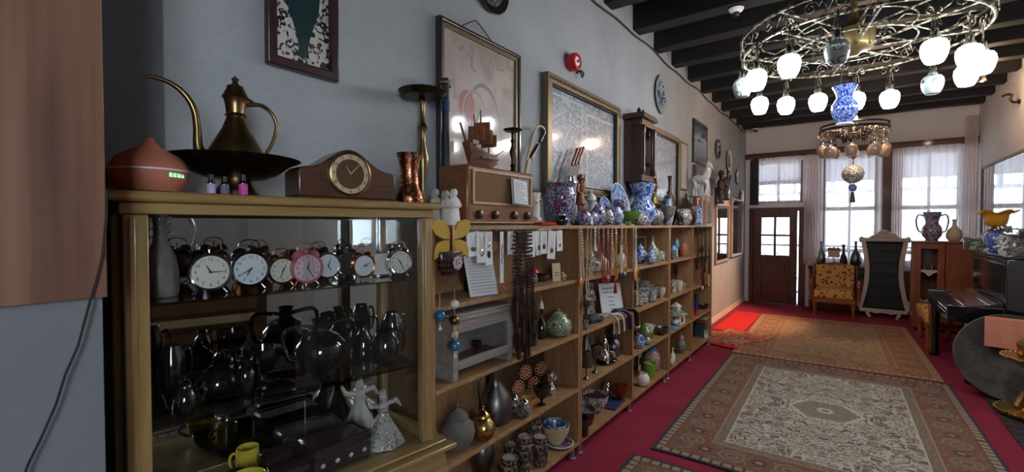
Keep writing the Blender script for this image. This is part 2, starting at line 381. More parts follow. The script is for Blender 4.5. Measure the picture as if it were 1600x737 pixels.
for i in range(2):
    for j in range(2):
        xa, xb = ((L0+.14, mx-.022), (mx+.022, L1-.13))[i]; za, zb = ((.93, 1.29), (1.33, z1-.12))[j]
        MB().box(xa, .028, za, xb, .032, zb).build('pane', M['glass'], leaf, smooth=0)
MB().lathe([(0, 0), (.022, 0), (.022, .006), (.008, .01), (.008, .03), (.02, .038), (.02, .052), (0, .056)], 16, tr(L1-.05, .01, .98) @ rot('X', R(90))).build('door_handle', M['dbrass'], leaf)
# ------------------------------------------------------------ outside the back windows
M['outwall'] = plaster('outside_white_wall', (.75, .78, .82), (.85, .88, .9))
M['ground'] = plain('courtyard_stone', (.35, .35, .36), .8)
struct(MB().box(-9, YB+.25, -.25, 9, 24, -.12).build('ground', M['ground'], smooth=0))
bd = thing('courtyard_building', 'long pale building with a strip of small windows seen through the curtains', 'building', (0, 17, -.12))
MB().box(-9, 0, 0, 9, .3, 2.6).box(-9, 0, 3.1, 9, .3, 3.45).box(-9, 0, 4.05, 9, .3, 5.6).build('facade', M['outwall'], bd, smooth=0)
M['outgrey'] = plain('outside_grey', (.28, .27, .30), .8)
MB().box(-9, -.8, 3.6, 9, .0, 3.75).box(-9, -.05, 2.6, 9, .0, 2.68).build('eaves', M['outgrey'], bd, smooth=0)
b = MB()
for k in range(36): b.box(-9+k*.5, -.02, 2.65, -9+k*.5+.12, .1, 3.6)
b.build('window_mullions', M['outgrey'], bd, smooth=0)
MB().box(-6, 10.45, 2.95, 6, 13.5, 3.05).box(-6, 13.45, 2.55, 6, 13.55, 2.95).build('canopy', M['outgrey'], None, smooth=0); tag(bpy.data.objects['canopy'], 'grey canopy roof outside, above the back windows', 'canopy')
fe = thing('courtyard_railing', 'black wrought iron railing with curls outside the door and windows', 'railing', (0, 12.2, -.12))
b = MB().box(-3, -.015, 1.15, 3, .015, 1.19).box(-3, -.015, .1, 3, .015, .14)
for k in range(21):
    x = -3+.3*k; b.tube([(x, 0, .1), (x, 0, 1.17)], .008, 6)
    b.tube([(x+.15+.09*cos(t)*(1-t/9), 0, .85+.13*sin(t)) for t in [i*.5 for i in range(14)]], .012, 6)
    b.tube([(x+.15+.1*cos(-t)*(1-t/9), 0, .45+.15*sin(-t)) for t in [i*.5 for i in range(14)]], .012, 6)
b.build('ironwork', M['iron'], fe)
# ------------------------------------------------------------ curtains
def curtain_mat():
    m = Mt('sheer_curtain'); d = m.node('ShaderNodeBsdfDiffuse'); t = m.node('ShaderNodeBsdfTranslucent'); p = m.node('ShaderNodeBsdfTransparent')
    for q in (d, t): q.inputs[0].default_value = (.93, .84, .82, 1)
    a = m.node('ShaderNodeMixShader'); a.inputs[0].default_value = .55; m.t.links.new(d.outputs[0], a.inputs[1]); m.t.links.new(t.outputs[0], a.inputs[2])
    c = m.node('ShaderNodeMixShader'); m.put(c.inputs[0], m.noise(m.obj(60, 1, 60), 8, 1).ss(.2, .8)*.16+.66); m.t.links.new(p.outputs[0], c.inputs[1]); m.t.links.new(a.outputs[0], c.inputs[2])
    m.t.links.new(c.outputs[0], m.out.inputs[0]); return m.m
M['sheer'] = curtain_mat()
def curtain(label, x0, x1, z0, z1, folds, amp=.03, gather=1., y=YB-.10, ph=0):
    b = MB(); n = folds*8; vs = []; fs = []; rows = 8
    for j in range(rows+1):
        z = z1+(z0-z1)*j/rows
        for i in range(n+1):
            u = i/n; g = 1-(1-gather)*sin(pi*min(1, j/rows*1.0)/2)
            x = x0+(x1-x0)*(u*g+(1-g)*.5*0); yy = y+amp*(.6+.4*j/rows)*sin(2*pi*folds*u+ph+.7*sin(5*u+j*.13))
            vs.append((x, yy, z))
    for j in range(rows):
        for i in range(n): a = j*(n+1)+i; fs.append((a, a+1, a+n+2, a+n+1))
    o = b.add(vs, fs).build('sheer_curtain', M['sheer'], smooth=80); return tag(o, label, 'curtain')
curtain('short white sheer curtain hanging over the window above the door', -1.44, -.74, 1.93, 2.79, 9)
curtain('bunched long white curtain just right of the door', -.69, -.39, .80, 2.79, 7, .035, ph=1)
curtain('long white sheer curtain behind the hanging painted ball', -.37, .42, .80, 2.79, 8, ph=2)
curtain('long white sheer curtain behind the tall white display stand', .56, .76, .80, 2.79, 6, .032, ph=.5)
curtain('long white sheer curtain behind the wide mouthed blue vase', .76, 1.40, .80, 2.79, 7, ph=3)
curtain('narrow bunched white curtain in the back right corner', 1.42, 1.57, .05, 3.2, 5, .035, y=YB-.16)
# ============================================================ CARPETS
def carpet_mat(name, hx, hy, P, bw=.30, sc_=1., med=True, cont=1.):
    m = Mt(name); x, y, z = m.xyz(); ax, ay = x.abs(), y.abs(); e = (ax*-1+hx).min(ay*-1+hy)
    sym = m.vec(ax, ay, 0.)
    wn = m.noise(sym, 5*sc_, 2, 0, col=True); wv = m.node('ShaderNodeVectorMath', operation='SCALE'); m.put(wv.inputs[0], wn); wv.inputs[3].default_value = .16
    ad = m.node('ShaderNodeVectorMath', operation='ADD'); m.put(ad.inputs[0], sym); m.t.links.new(wv.outputs[0], ad.inputs[1]); wsym = S(m.t, ad.outputs[0])
    # field
    n1 = m.noise(wsym, 11*sc_, 1, 1.6); ed = m.vor(wsym, 7.5*sc_, 'DISTANCE_TO_EDGE'); cell = m.vor(wsym, 7.5*sc_, 'F1', 1); v2 = m.vor(wsym, 19*sc_)
    field = m.mix(n1.ss(.47, .50), P['f1'], P['f2']); n3 = m.noise(wsym, 11*sc_, 2, 2.4); field = m.mix((n3-.5).abs().lt(.055), field, P['f0']); field = m.mix((m.noise(wsym, 8*sc_, 1, 1)).gt(.63), field, P['f3'])
    field = m.mix(ed.lt(.028), field, P['f0'])
    field = m.mix((ed-.10).abs().lt(.012), field, P['f3'])
    field = m.mix(v2.lt(.16), field, P['f3'])
    field = m.mix(v2.lt(.07), field, P['f4'])
    if med:
        for cx, cy, s_ in ((0, 0, 1.),):
            qx = ax*1.35 if cx == 0 else ax; qy = (ay-cy).abs() if cy else ay
            d = (qx*.8+qy*.62).max(qy*1.25).max(qx*.85)/s_
            ring = (d*30).sin()
            mc = m.mix((ring*.5+.5).gt(.93)*d.lt(.30), P['f2'], P['f0'])
            mc = m.mix(m.noise(sym, 24*sc_, 2, 1.5).gt(.55), mc, P['f1'])
            field = m.mix(d.lt(.27), field, mc); field = m.mix((d-.27).abs().lt(.013), field, P['f0'])
        # lattice bars
        bar = ((ax-hx*.34).abs().lt(.022)*ay.lt(hy*.62)*ay.gt(hy*.3)).max((ay-hy*.33).abs().lt(.022)*ax.gt(hx*.2)*ax.lt(hx*.6))
        pass
    # border
    isx = (ax*-1+hx).lt(ay*-1+hy); along = isx*ay+(1-isx)*ax; per = .32
    u = ((along/per).frac()-.5)*per; vcen = e-(.075+bw/2); ou = (((along/per)+.5).frac()-.5)*per
    wob = m.noise(m.obj(), 30, 2)*.022-.011
    rr = (u*u+vcen*vcen).sqrt()+wob; r2 = (ou*ou+vcen*vcen).sqrt()+wob
    bn = m.noise(m.obj(), 26*sc_, 2, 1.5)
    bd = m.mix(bn.ss(.5, .54), P['b1'], P['b2'])
    bd = m.mix(m.vor(None, 28).lt(.2), bd, P['b3'])
    bd = m.mix(rr.lt(.08)*.6, bd, P['b3']); bd = m.mix(rr.lt(.066), bd, P['b2']); bd = m.mix(rr.lt(.04)*.6, bd, P['b3']); bd = m.mix(rr.lt(.026), bd, P['b1'])
    bd = m.mix(r2.lt(.045), bd, P['b4']); bd = m.mix(r2.lt(.02), bd, P['b3'])
    dash = ((along*16).frac()).lt(.28)
    g1 = m.mix(dash, P['g'], P['b4']); g2 = m.mix((m.vor(None, 40)).lt(.3), P['g2'], P['b3'])
    c = m.mix(e.gt(.022), P['edge'], g1); c = m.mix(e.gt(.068), c, P['b4']); c = m.mix(e.gt(.075), c, bd); c = m.mix(e.gt(.075+bw), c, P['g']); c = m.mix(e.gt(.085+bw), c, g2); c = m.mix(e.gt(.145+bw), c, P['f0']); c = m.mix(e.gt(.155+bw), c, field)
    m.bump(m.noise(scale=220, detail=2), .5, .003)
    sp = m.noise(scale=150, detail=2)
    c = m.mix(sp.ss(.3, .8)*.35, c, P['f3'])
    return m.fin(c, .95)
PA = dict(f0=srgb(196, 190, 176), f1=srgb(124, 112, 100), f2=srgb(140, 130, 116), f3=srgb(98, 86, 76), f4=srgb(124, 62, 50), b1=srgb(130, 78, 62), b2=srgb(114, 98, 80), b3=srgb(158, 140, 116), b4=srgb(90, 62, 54), g=srgb(160, 142, 116), g2=srgb(126, 108, 92), edge=srgb(46, 46, 66))
PB = dict(f0=srgb(186, 154, 116), f1=srgb(146, 112, 82), f2=srgb(160, 124, 90), f3=srgb(128, 94, 68), f4=srgb(150, 88, 58), b1=srgb(144, 96, 68), b2=srgb(160, 122, 88), b3=srgb(176, 142, 106), b4=srgb(122, 84, 62), g=srgb(184, 150, 112), g2=srgb(150, 112, 80), edge=srgb(166, 136, 100))
def carpet(label, x0, x1, y0, y1, mat, rz=0, z=.002, name='oriental_carpet', group=None):
    cx, cy, hx, hy = (x0+x1)/2, (y0+y1)/2, (x1-x0)/2, (y1-y0)/2
    nx, ny = 12, 24; vs = []; fs = []
    for j in range(ny+1):
        for i in range(nx+1): vs.append((-hx+2*hx*i/nx, -hy+2*hy*j/ny+.006*sin(i*1.3), .009+.0015*sin(i*.9+j*.7)))
    for j in range(ny):
        for i in range(nx): a = j*(nx+1)+i; fs.append((a, a+1, a+nx+2, a+nx+1))
    n = len(vs); vs += [(v[0], v[1], 0) for v in vs[:]]; fs += [tuple(reversed([q+n for q in f])) for f in fs[:]]
    ed = [i for i in range(nx+1)]+[(nx+1)*j+nx for j in range(1, ny+1)]+[(nx+1)*ny+i for i in range(nx-1, -1, -1)]+[(nx+1)*j for j in range(ny-1, 0, -1)]
    for a, b_ in zip(ed, ed[1:]+ed[:1]): fs.append((a, a+n, b_+n, b_))
    o = MB().add(vs, fs).build(name, mat, smooth=60, loc=(cx, cy, z), rz=rz); return tag(o, label, 'carpet', group)
carpet('large grey and cream oriental carpet with a rust border in the middle of the floor', -1.08, .80, 3.03, 5.86, carpet_mat('grey_cream_carpet', .94, 1.415, PA, .24), R(1))
carpet('golden beige oriental carpet nearest the back wall', -1.14, .71, 5.93, 8.76, carpet_mat('golden_carpet', .925, 1.415, PB, .24, 1.1), R(1.5))
carpet('oriental carpet with dashed border, only its corner showing in the foreground', -1.10, .80, .2, 2.90, carpet_mat('foreground_carpet', .95, 1.35, dict(PA, f1=srgb(110, 84, 66)), .24), R(1))
m = Mt('bright_red_cloth'); m.bump(m.noise(scale=60), .2, .003); M['redmat'] = m.fin((.62, .012, .012), .9)
o = MB().box(-.19, -.86, 0, .19, .86, .008).build('red_mat', M['redmat'], bevel=.002, loc=(-1.385, 7.92, .002), rz=R(0)); tag(o, 'plain bright red mat along the wall near the door', 'mat')
m = Mt('small_red_rug'); c = m.mix(m.noise(scale=11, dist=2, detail=2).ss(.5, .54), srgb(170, 60, 50), srgb(190, 150, 110)); c = m.mix(m.vor(None, 22).lt(.22), c, srgb(120, 110, 80)); M['redrug'] = m.fin(c, .95)
b = MB(); vs = []; fs = []
for j in range(9):
    for i in range(9):
        u, v = i/8-.5, j/8-.5; vs.append((u*.62+.05*sin(v*6), v*.9+.04*sin(u*7), .014+.012*max(0, sin(u*9+v*4))))
for j in range(8):
    for i in range(8): a = j*9+i; fs.append((a, a+1, a+10, a+9))
n = len(vs); vs += [(p[0], p[1], .0) for p in vs[:]]; fs += [tuple(reversed([q+n for q in f])) for f in fs[:]]
ed = list(range(9))+[9*j+8 for j in range(1, 9)]+[72+i for i in range(7, -1, -1)]+[9*j for j in range(7, 0, -1)]
for a, c in zip(ed, ed[1:]+ed[:1]): fs.append((a, a+n, c+n, c))
t = thing('crumpled_rug', 'small crumpled red floral rug at the end of the bookcases', 'rug', (-1.24, 6.62, .012), R(-18))
MB().add(vs, fs).build('rug_pile', M['redrug'], t, smooth=60)
MB().box(-.36, -.52, .0, .34, -.43, .012).build('red_hem', M['redmat'], t, bevel=.003)
m = Mt('grey_rug'); M['greyrug'] = m.fin(m.mix(m.noise(scale=14, detail=4, dist=1).ss(.4, .6), srgb(104, 98, 92), srgb(150, 142, 130)), .95)
carpet('plain mottled grey rug beside the right wall near the old radio, seen mirrored', .84, 1.54, -1.6, 2.35, M['greyrug'])
m = Mt('striped_kilim'); x, y, z = m.xyz(); f = (y*7+m.noise(scale=3)*.3).frac(); M['kilim'] = m.fin(m.ramp(f, [(0, srgb(40, 32, 36)), (.35, srgb(64, 56, 58)), (.5, srgb(34, 34, 44)), (.7, srgb(82, 72, 70)), (.85, srgb(48, 40, 42))], True), .95)
o = MB().box(0, -1.5, 0, .62, .9, .01).build('striped_kilim', M['kilim'], bevel=.002, loc=(.955, 4.75, .002)); tag(o, 'dark striped woven kilim beneath the brass stand', 'rug')
# ============================================================ BOOKCASES along the left wall (local x = along the wall, local -y = into the room)
SH = [.085, .435, .785, 1.135, 1.478]    # heights of the boards (undersides)
BT = .022
XS, XBK = -1.39, -1.672
def bookcase(label, y0, y1, divs):
    L = y1-y0; D = XS-XBK; t = thing('bookcase', label, 'bookcase', (XS, y0, 0), R(90), 'oak bookcases along the wall')
    def up(x): return MB().box(x, .002, SH[0], x+BT, D-.006, SH[4]).build('side_panel', M['oakz'], t, bevel=.0015)
    up(0); up(L-BT)
    for d in divs: up(d-BT/2)
    xs = [0]+[d for d in divs]+[L]
    for a, b in zip(xs, xs[1:]):
        xa = a+(BT if a == 0 else BT/2)+.001; xb = b-(BT if b == L else BT/2)-.001
        for z in SH[:4]: MB().box(xa, 0.001, z, xb, D-.007, z+BT).build('shelf', M['oak'], t, bevel=.0015)
    MB().box(-.002, -.008, SH[4]+.0005, L+.002, D-.004, SH[4]+BT).build('top_board', M['oak'], t, bevel=.002)
    MB().box(.002, D-.0055, SH[0], L-.002, D-.001, SH[4]).build('back_panel', M['oak'], t)
    for x in [.045]+[d for d in divs]+[L-.045]:
        for yy in (.035, D-.05):
            MB().lathe([(.022, .008), (.018, .01), (.018, SH[0]-.001), (0, SH[0]-.001)], 14, tr(x, yy, 0)).lathe([(0, 0), (.024, 0), (.026, .006), (.022, .012), (0, .012)], 14, tr(x, yy, 0)).build('leg', M['chrome'] if 0 else M['legmetal'], t)
    return t
M['legmetal'] = plain('brushed_leg', (.42, .38, .4), .3, .8)
bookcase('wide oak bookcase nearest the glass display case, one bay wide', 1.335, 2.640, [])
bookcase('middle oak bookcase of two bays', 2.648, 4.460, [3.54-2.648])
bookcase('far oak bookcase of two bays, ending before the mirrors', 4.470, 6.155, [5.28-4.467])
TOPZ = SH[4]+BT
def shz(k): return SH[k]+BT           # k = 0 bottom .. 3 top compartment floor
# ============================================================ GLASS DISPLAY CASE
def casepose():
    a = (-1.32, .321); b = (-1.2, 1.146); return a, atan2(b[1]-a[1], b[0]-a[0]), sqrt((b[0]-a[0])**2+(b[1]-a[1])**2)
CA, CR, CW = casepose(); CD = .33
CS = [.715, 1.014, 1.314, 1.578]
dc = thing('display_case', 'golden varnished wooden display case with glass sides and mirror back', 'display case', (CA[0], CA[1], 0), CR)
def cpt(px, d, z):                     # a point inside the case under image column px, d behind the front glass
    n = Vector((-sin(CR), cos(CR), 0)); o = Vector((CA[0], CA[1], z))+n*d; u = Vector((cos(CR), sin(CR), 0))
    k = (px-800)/720; m_ = RT-k*FW; q = o-Vector((0, 0, CZ)); s_ = -(m_.dot(q))/m_.dot(u); return o+u*s_
w = CW; 
poly = [(0-.02, -.02), (w+.02, -.02), (w+.02, CD), (-.02, CD)]
MB().box(-.035, -.04, CS[3]-.024, w+.025, CD, CS[3]).build('top_board', M['case'], dc, bevel=.008)
MB().box(-.01, -.012, CS[3]-.052, w+.005, .012, CS[3]-.0245).build('top_rail', M['case'], dc, bevel=.003)
for x in (0, w-.042):
    MB().box(x-.004*(x == 0), -.014, CS[0]+.025, x+.042, .022, CS[3]-.053).box(x+.006, -.02, CS[0]+.03, x+.018, -.014, CS[3]-.06).build('post', M['casez'], dc, bevel=.006)
for x in (-.002, w-.026):
    MB().box(x, CD-.035, CS[0]+.025, x+.028, CD-.012, CS[3]-.0245).build('post', M['casez'], dc, bevel=.004)
    MB().box(x, .03, CS[3]-.05, x+.024, CD-.04, CS[3]-.0245).box(x, .03, CS[0]+.0245, x+.024, CD-.04, CS[0]+.05).build('side_rail', M['casez'], dc, bevel=.003)
MB().box(.045, -.002, CS[0]+.03, w*.5+.01, .002, CS[3]-.05).build('glass_door', M['glass'], dc, smooth=0)
MB().box(w*.5-.02, .005, CS[0]+.03, w-.045, .009, CS[3]-.05).build('glass_door', M['glass'], dc, smooth=0)
for x in (.010, w-.012): MB().box(x-.002, .024, CS[0]+.05, x+.002, CD-.036, CS[3]-.051).build('side_glass', M['glass'], dc, smooth=0)
MB().box(.028, CD-.014, CS[0]+.03, w-.028, CD-.010, CS[3]-.026).build('mirror_back', M['mirror'], dc, smooth=0)
MB().box(0, CD-.0095, CS[0]+.0, w, CD-.002, CS[3]-.0245).build('back_board', M['casez'], dc, smooth=0)
M['shelfglass'] = glassy('smoky_shelf_glass', (.55, .52, .5), 1.6)
for z in CS[1:3]: MB().box(.03, .016, z-.006, w-.03, CD-.017, z).build('glass_shelf', M['shelfglass'], dc, smooth=0)
prof = [(-.03, -.05), (w+.06, -.05), (w+.06, CD), (-.03, CD)]
b = MB().box(-.04, -.075, CS[0]-.006, w+.06, CD, CS[0]+.014).box(-.03, -.045, CS[0]+.014, w+.035, CD, CS[0]+.0245)
b.build('base_top', M['case'], dc, bevel=.008)
b = MB(); vs = []; fs = []; K = 13          # bulging base
for i in range(K):
    s = i/(K-1); z = CS[0]-.007-s*(CS[0]-.09); o_ = .035+.04*sin(pi*min(1, s*1.25))-.02*s
    vs += [(-.02, -o_, z), (w+.03+.02*sin(pi*s), -o_, z), (w+.03+.02*sin(pi*s), CD-.002, z), (-.02, CD-.002, z)]
for i in range(K-1):
    for j in range(4): fs.append((4*i+j, 4*i+(j+1) % 4, 4*i+4+(j+1) % 4, 4*i+4+j))
fs += [(0, 1, 2, 3), tuple(4*(K-1)+j for j in (3, 2, 1, 0))]
b.add(vs, fs).build('base_cabinet', M['case'], dc, smooth=50)
for x in (.02, w-.02):
    for yy in (-.02, CD-.06): MB().lathe([(0, 0), (.02, 0), (.03, .05), (.028, .0895), (0, .0895)], 16, tr(x, yy, 0)).build('foot', M['casez'], dc)
# ============================================================ CHANDELIERS
def spiral(cx, cz, r0, r1, a0, a1, n=16, M_=None):
    return [(cx+(r0+(r1-r0)*i/n)*cos(a0+(a1-a0)*i/n), 0, cz+(r0+(r1-r0)*i/n)*sin(a0+(a1-a0)*i/n)) for i in range(n+1)]
def scroll_s(b, L, h, r, T):       # an S-scroll lying in local xz
    b.tube(spiral(-L/2+h*.5, 0, .1*h, .5*h, pi*3, 0, 14)[:-1]+[(-L/2+h*1.0+(L-2*h)*t, 0, h*.35*sin(pi*2*t)) for t in (0, .25, .5, .75, 1)]+spiral(L/2-h*.5, 0, .5*h, .1*h, pi, -2*pi, 14)[1:], r, 6, T)
M['lit'] = Mt('lit_globe'); _q = M['lit']; _q.b.inputs['Emission Strength'].default_value = GLOBE_E; _q.b.inputs['Emission Color'].default_value = (.93, .96, 1, 1); M['lit'] = _q.fin((.9, .9, .9), .3)
_q = Mt('unlit_globe'); v = _q.obj(); d1 = _q.vor(v, 17, rnd=.7); f = (d1-.33).abs().lt(.05); M['unlit'] = _q.fin(_q.mix(f, srgb(176, 192, 186), srgb(60, 70, 70)), .25, 0, .4, Transmission_Weight=.25)
M['unlitamber'] = plain('amber_crackle_globe', srgb(190, 164, 140), .3, 0, .4, vary=.25, scale=60); M['unlitamber'].node_tree.nodes['Principled BSDF'].inputs['Transmission Weight'].default_value = .35
GP = [(0, .0), (.56, 0), (.66, .04), (.86, .24), (.98, .48), (1, .62), (.95, .78), (.78, .92), (.45, 1), (0, 1)]
def globe(parent, x, y, z, r, mat, hang, rz, bracket=True):
    h = r*2*1.04
    b = MB(); ztop = hang
    for s in (-1, 1): b.tube([(s*.025, 0, h/2+.01), (s*.015, 0, (ztop-z)*.75), (0, 0, ztop-z)], .0025, 5)
    for s in (-1, 1):
        if bracket: b.tube([(s*q[0], 0, q[2]) for q in spiral(.035, (ztop-z)-.02, .028, .008, pi, -pi*1.2, 12)], .004, 5)
    b.tube([(0, 0, h/2+.06), (0, 0, ztop-z)], .004, 6); hg = b.build('hanger', M['gildiron'], parent, loc=(x, y, z), rz=rz)
    MB().lathe([(a*r, c*h-h/2) for a, c in GP], 28).build('globe_shade', mat, hg)
    MB().lathe([(0, 0), (.026, 0), (.027, .012), (.02, .016), (.018, .055), (.012, .062), (0, .064)], 14).build('lamp_holder', M['chrome'], hg, loc=(0, 0, h/2+.0005))
ZR = 2.70
ch = thing('wheel_chandelier', 'large wrought iron wheel chandelier with many lit round globes', 'chandelier', (0, 3.86, ZR))
RR = .66
def ring_pts(r, z, n=64): return [(r*cos(2*pi*k/n), r*sin(2*pi*k/n), z) for k in range(n)]
MB().tube(ring_pts(RR, 0), .009, 8, closed=True).build('lower_ring', M['gildiron'], ch)
MB().tube(ring_pts(RR+.01, .12), .010, 8, closed=True).build('upper_ring', M['gildiron'], ch)
b = MB(); n = 64
for s_ in (0, 1):
    pass
vs = [(RR*.985*cos(2*pi*k/n), RR*.985*sin(2*pi*k/n), z) for z in (.02, .10) for k in range(n)]+[(RR*.975*cos(2*pi*k/n), RR*.975*sin(2*pi*k/n), z) for z in (.02, .10) for k in range(n)]
fs = []
for k in range(n):
    j = (k+1) % n; fs += [(k, j, j+n, k+n), (k+2*n, k+3*n, j+3*n, j+2*n), (k, k+2*n, j+2*n, j), (k+n, j+n, j+3*n, k+3*n)]
M['bandmetal'] = plain('band_metal', srgb(120, 104, 66), .4, .7, vary=.3)
# pierced scrollwork round the rim
for k in range(16):
    a = 2*pi*(k+.5)/16; T = rot('Z', a) @ tr(RR+.012, 0, .06) @ rot('Z', R(90))
    b = MB(); scroll_s(b, .23, .085, .0036, T @ (sc(1, 1, 1) if k % 2 else sc(-1, 1, 1))); b.build('rim_scroll', M['gildiron'], ch)
for k in range(8):
    a = 2*pi*k/8+.2; T = rot('Z', a)
    b = MB().tube([(.10, 0, -.02), (RR, 0, .0)], .006, 6, T).tube([(.10, 0, .10), (RR, 0, .12)], .006, 6, T)
    scroll_s(b, .5, .10, .0045, T @ tr(.38, 0, .05)); b.build('spoke', M['gildiron'], ch)
MB().tube(ring_pts(.33, .0, 40), .005, 6, closed=True).tube(ring_pts(.33, .11, 40), .005, 6, closed=True).build('inner_ring', M['gildiron'], ch)
MB().lathe([(0, -.07), (.03, -.065), (.05, -.045), (.1, -.03), (.12, 0), (.12, .1), (.07, .13), (.03, .18), (.02, .25), (.02, .866), (0, .8665)], 20).build('hub', M['bandmetal'], ch)
for k in range(4):
    a = 2*pi*k/4+.5; b = MB()
    p0 = Vector((RR*.8*cos(a), RR*.8*sin(a), .12)); p1 = Vector((.05*cos(a), .05*sin(a), .85)); N = 16
    for i in range(N):
        c = p0.lerp(p1, (i+.5)/N); T, _l = frame_to(c, c+(p1-p0)); L = (p1-p0).length/N
        b.tube([(.010*cos(t), 0, L*.62*sin(t)) if i % 2 else (0, .010*cos(t), L*.62*sin(t)) for t in [2*pi*q/10 for q in range(10)]], .003, 5, T, closed=True)
    b.build('chain', M['iron'], ch)
MB().lathe([(0, .78), (.05, .79), (.08, .86), (0, .869)], 20).build('ceiling_rose', M['iron'], ch)
gl = [(1160, 137, 0), (1182, 125, 1), (1187, 165, 1), (1228, 165, 1), (1233, 103, 1), (1308, 82, 0), (1278, 160, 1), (1337, 158, 1), (1390, 155, 1), (1457, 132, 0), (1460, 80, 1), (1515, 88, 1), (1535, 98, 1), (1510, 118, 1)]
for px, py, on in gl:
    p = ray(px, py, 'Z', 2.46)-Vector((0, 3.86, ZR)); globe(ch, p.x, p.y, p.z, .062, M['lit'] if on else M['unlit'], 0.0, atan2(p.y, p.x)+pi/2)
# blue vase hanging under the hub
t = thing('hanging_blue_vase', 'blue and white flared vase hanging below the hub of the big chandelier', 'vase', (-.04, 3.86, 2.19))
M['bwcup'] = china('cobalt_floral', (.015, .035, .30), (.30, .42, .68), 34, .30)
vz = .26
MB().lathe([(0, 0), (.042, 0), (.044, .012), (.062, .035), (.078, .08), (.076, .12), (.055, .155), (.045, .175), (.055, .215), (.072, .25), (.066, .25), (.04, .18), (.0, .17)], 32).build('body', M['bwcup'], t)
MB().lathe([(.0, .001), (.046, -.002), (.048, .008), (.03, .012), (0, .012)], 28, tr(0, 0, -.006)).build('foot_ring', M['white'], t)
b = MB()
for k in range(3): a = 2*pi*k/3; b.tube([(.06*cos(a), .06*sin(a), .24), (.01*cos(a), .01*sin(a), .438)], .002, 5)
b.build('hanging_wire', M['iron'], t)
# far chandelier
ZF = 2.66
fc = thing('small_chandelier', 'smaller dark iron chandelier with drooping amber globes near the back', 'chandelier', (.02, 7.0, ZF))
MB().tube(ring_pts(.34, 0, 40), .016, 8, closed=True).tube(ring_pts(.34, .05, 40), .012, 8, closed=True).tube(ring_pts(.17, -.06, 30), .009, 8, closed=True).build('ring', M['iron'], fc)
MB().lathe([(0, -.1), (.03, -.09), (.06, -.03), (.05, .05), (.02, .1), (.015, .9), (0, .9)], 16).lathe([(0, .84), (.06, .85), (.08, .905), (0, .909)], 16).build('hub', M['iron'], fc)
for k in range(8):
    a = 2*pi*k/8+.35; T = rot('Z', a); b = MB().tube([(.04, 0, 0), (.34, 0, 0)], .01, 6, T); scroll_s(b, .3, .12, .008, T @ tr(.2, 0, -.07)); b.build('arm', M['iron'], fc)
for k, (px, py) in enumerate([(1285, 237), (1297, 238), (1330, 235), (1367, 233), (1381, 236)]):
    yy = [7.0, 6.72, 6.66, 6.76, 7.0][k]; p = ray(px, py, 'Y', yy)-Vector((.02, 7.0, ZF)); globe(fc, p.x, p.y, p.z, .066, M['unlitamber'], -.01, 0)
for k in range(5):
    a = R(20+35*k); globe(fc, .33*cos(a), .33*sin(a), -.24, .06, M['unlitamber'], -.01, 0)
M['warmlit'] = Mt('warm_bulb'); _q = M['warmlit']; _q.b.inputs['Emission Strength'].default_value = 25; _q.b.inputs['Emission Color'].default_value = (1, .45, .2, 1); M['warmlit'] = _q.fin((.9, .6, .4), .3)
MB().ball((0, 0, 0), (.016, .016, .03), 12).build('flame_bulb', M['warmlit'], fc, loc=(.02, -.22, .10))
lamp('warm_bulb_glow', (.04, 6.70, 2.80), 24, (1, .66, .45), .05)
# hanging ball ornament
hb = thing('hanging_ball_ornament', 'painted ceramic ball with small blue ball and tassel hanging below the small chandelier', 'ornament', (.02, 7.0, 2.125))
MB().ball((0, 0, 0), .115, 28).build('ball', M['iznik'], hb); MB().ball((0, 0, -.165), .045, 20).build('small_ball', M['bwcup'], hb)
MB().lathe([(0, 0), (.012, -.005), (.018, -.03), (.03, -.13), (.024, -.135), (0, -.12)], 14, tr(0, 0, -.21)).build('tassel', M['darkwood'], hb)
MB().tube([(0, 0, .11), (0, 0, .4355)], .006, 6).tube([(-.05, 0, .20), (-.02, 0, .22), (0, 0, .18), (.03, 0, .22), (.05, 0, .21)], .006, 6).build('cord', M['darkwood'], hb)
# ============================================================ UPRIGHT PIANO (right wall)
pn = thing('upright_piano', 'black lacquered upright piano against the right wall', 'piano', (1.585, 7.22, 0), R(-90))
# local x from 0 (far end) to L (near end), local -y into the room
L = 1.32
MB().box(0, -.45, .10, L, -.02, 1.20).build('case', M['piano'], pn, bevel=.006)
MB().box(-.02, -.49, 1.2005, L+.02, 0, 1.232).box(-.01, -.475, 1.17, L+.01, -.452, 1.2).build('lid', M['piano'], pn, bevel=.006)
for x in (-.015, L-.035): MB().box(x, -.46, 0, x+.05, 0, 1.2).box(x, -.84, .60, x+.05, -.46, .76).build('side_cheek', M['piano'], pn, bevel=.01)
MB().box(.036, -.83, .60, L-.036, -.452, .665).build('key_bed', M['piano'], pn, bevel=.004)
MB().add([(.036, -.83, .667), (L-.036, -.83, .667), (L-.036, -.83, .70), (.036, -.83, .70), (.036, -.46, .80), (L-.036, -.46, .80), (L-.036, -.455, .667), (.036, -.455, .667)], [(0, 1, 2, 3), (3, 2, 5, 4), (4, 5, 6, 7), (0, 7, 6, 1), (0, 3, 4, 7), (1, 6, 5, 2)]).build('fallboard', M['piano'], pn, bevel=.006)
for z, yy in ((.735, -.70), (.775, -.56)): MB().box(.04, yy, z-.008, L-.04, yy+.02, z+.006).build('fallboard_strip', M['chrome'], pn, bevel=.003)
MB().box(.05, -.465, .86, L-.05, -.452, 1.15).build('front_panel', M['piano'], pn, bevel=.004)
MB().box(.05, -.458, .14, L-.05, -.451, .58).build('knee_panel', M['piano'], pn, bevel=.004)
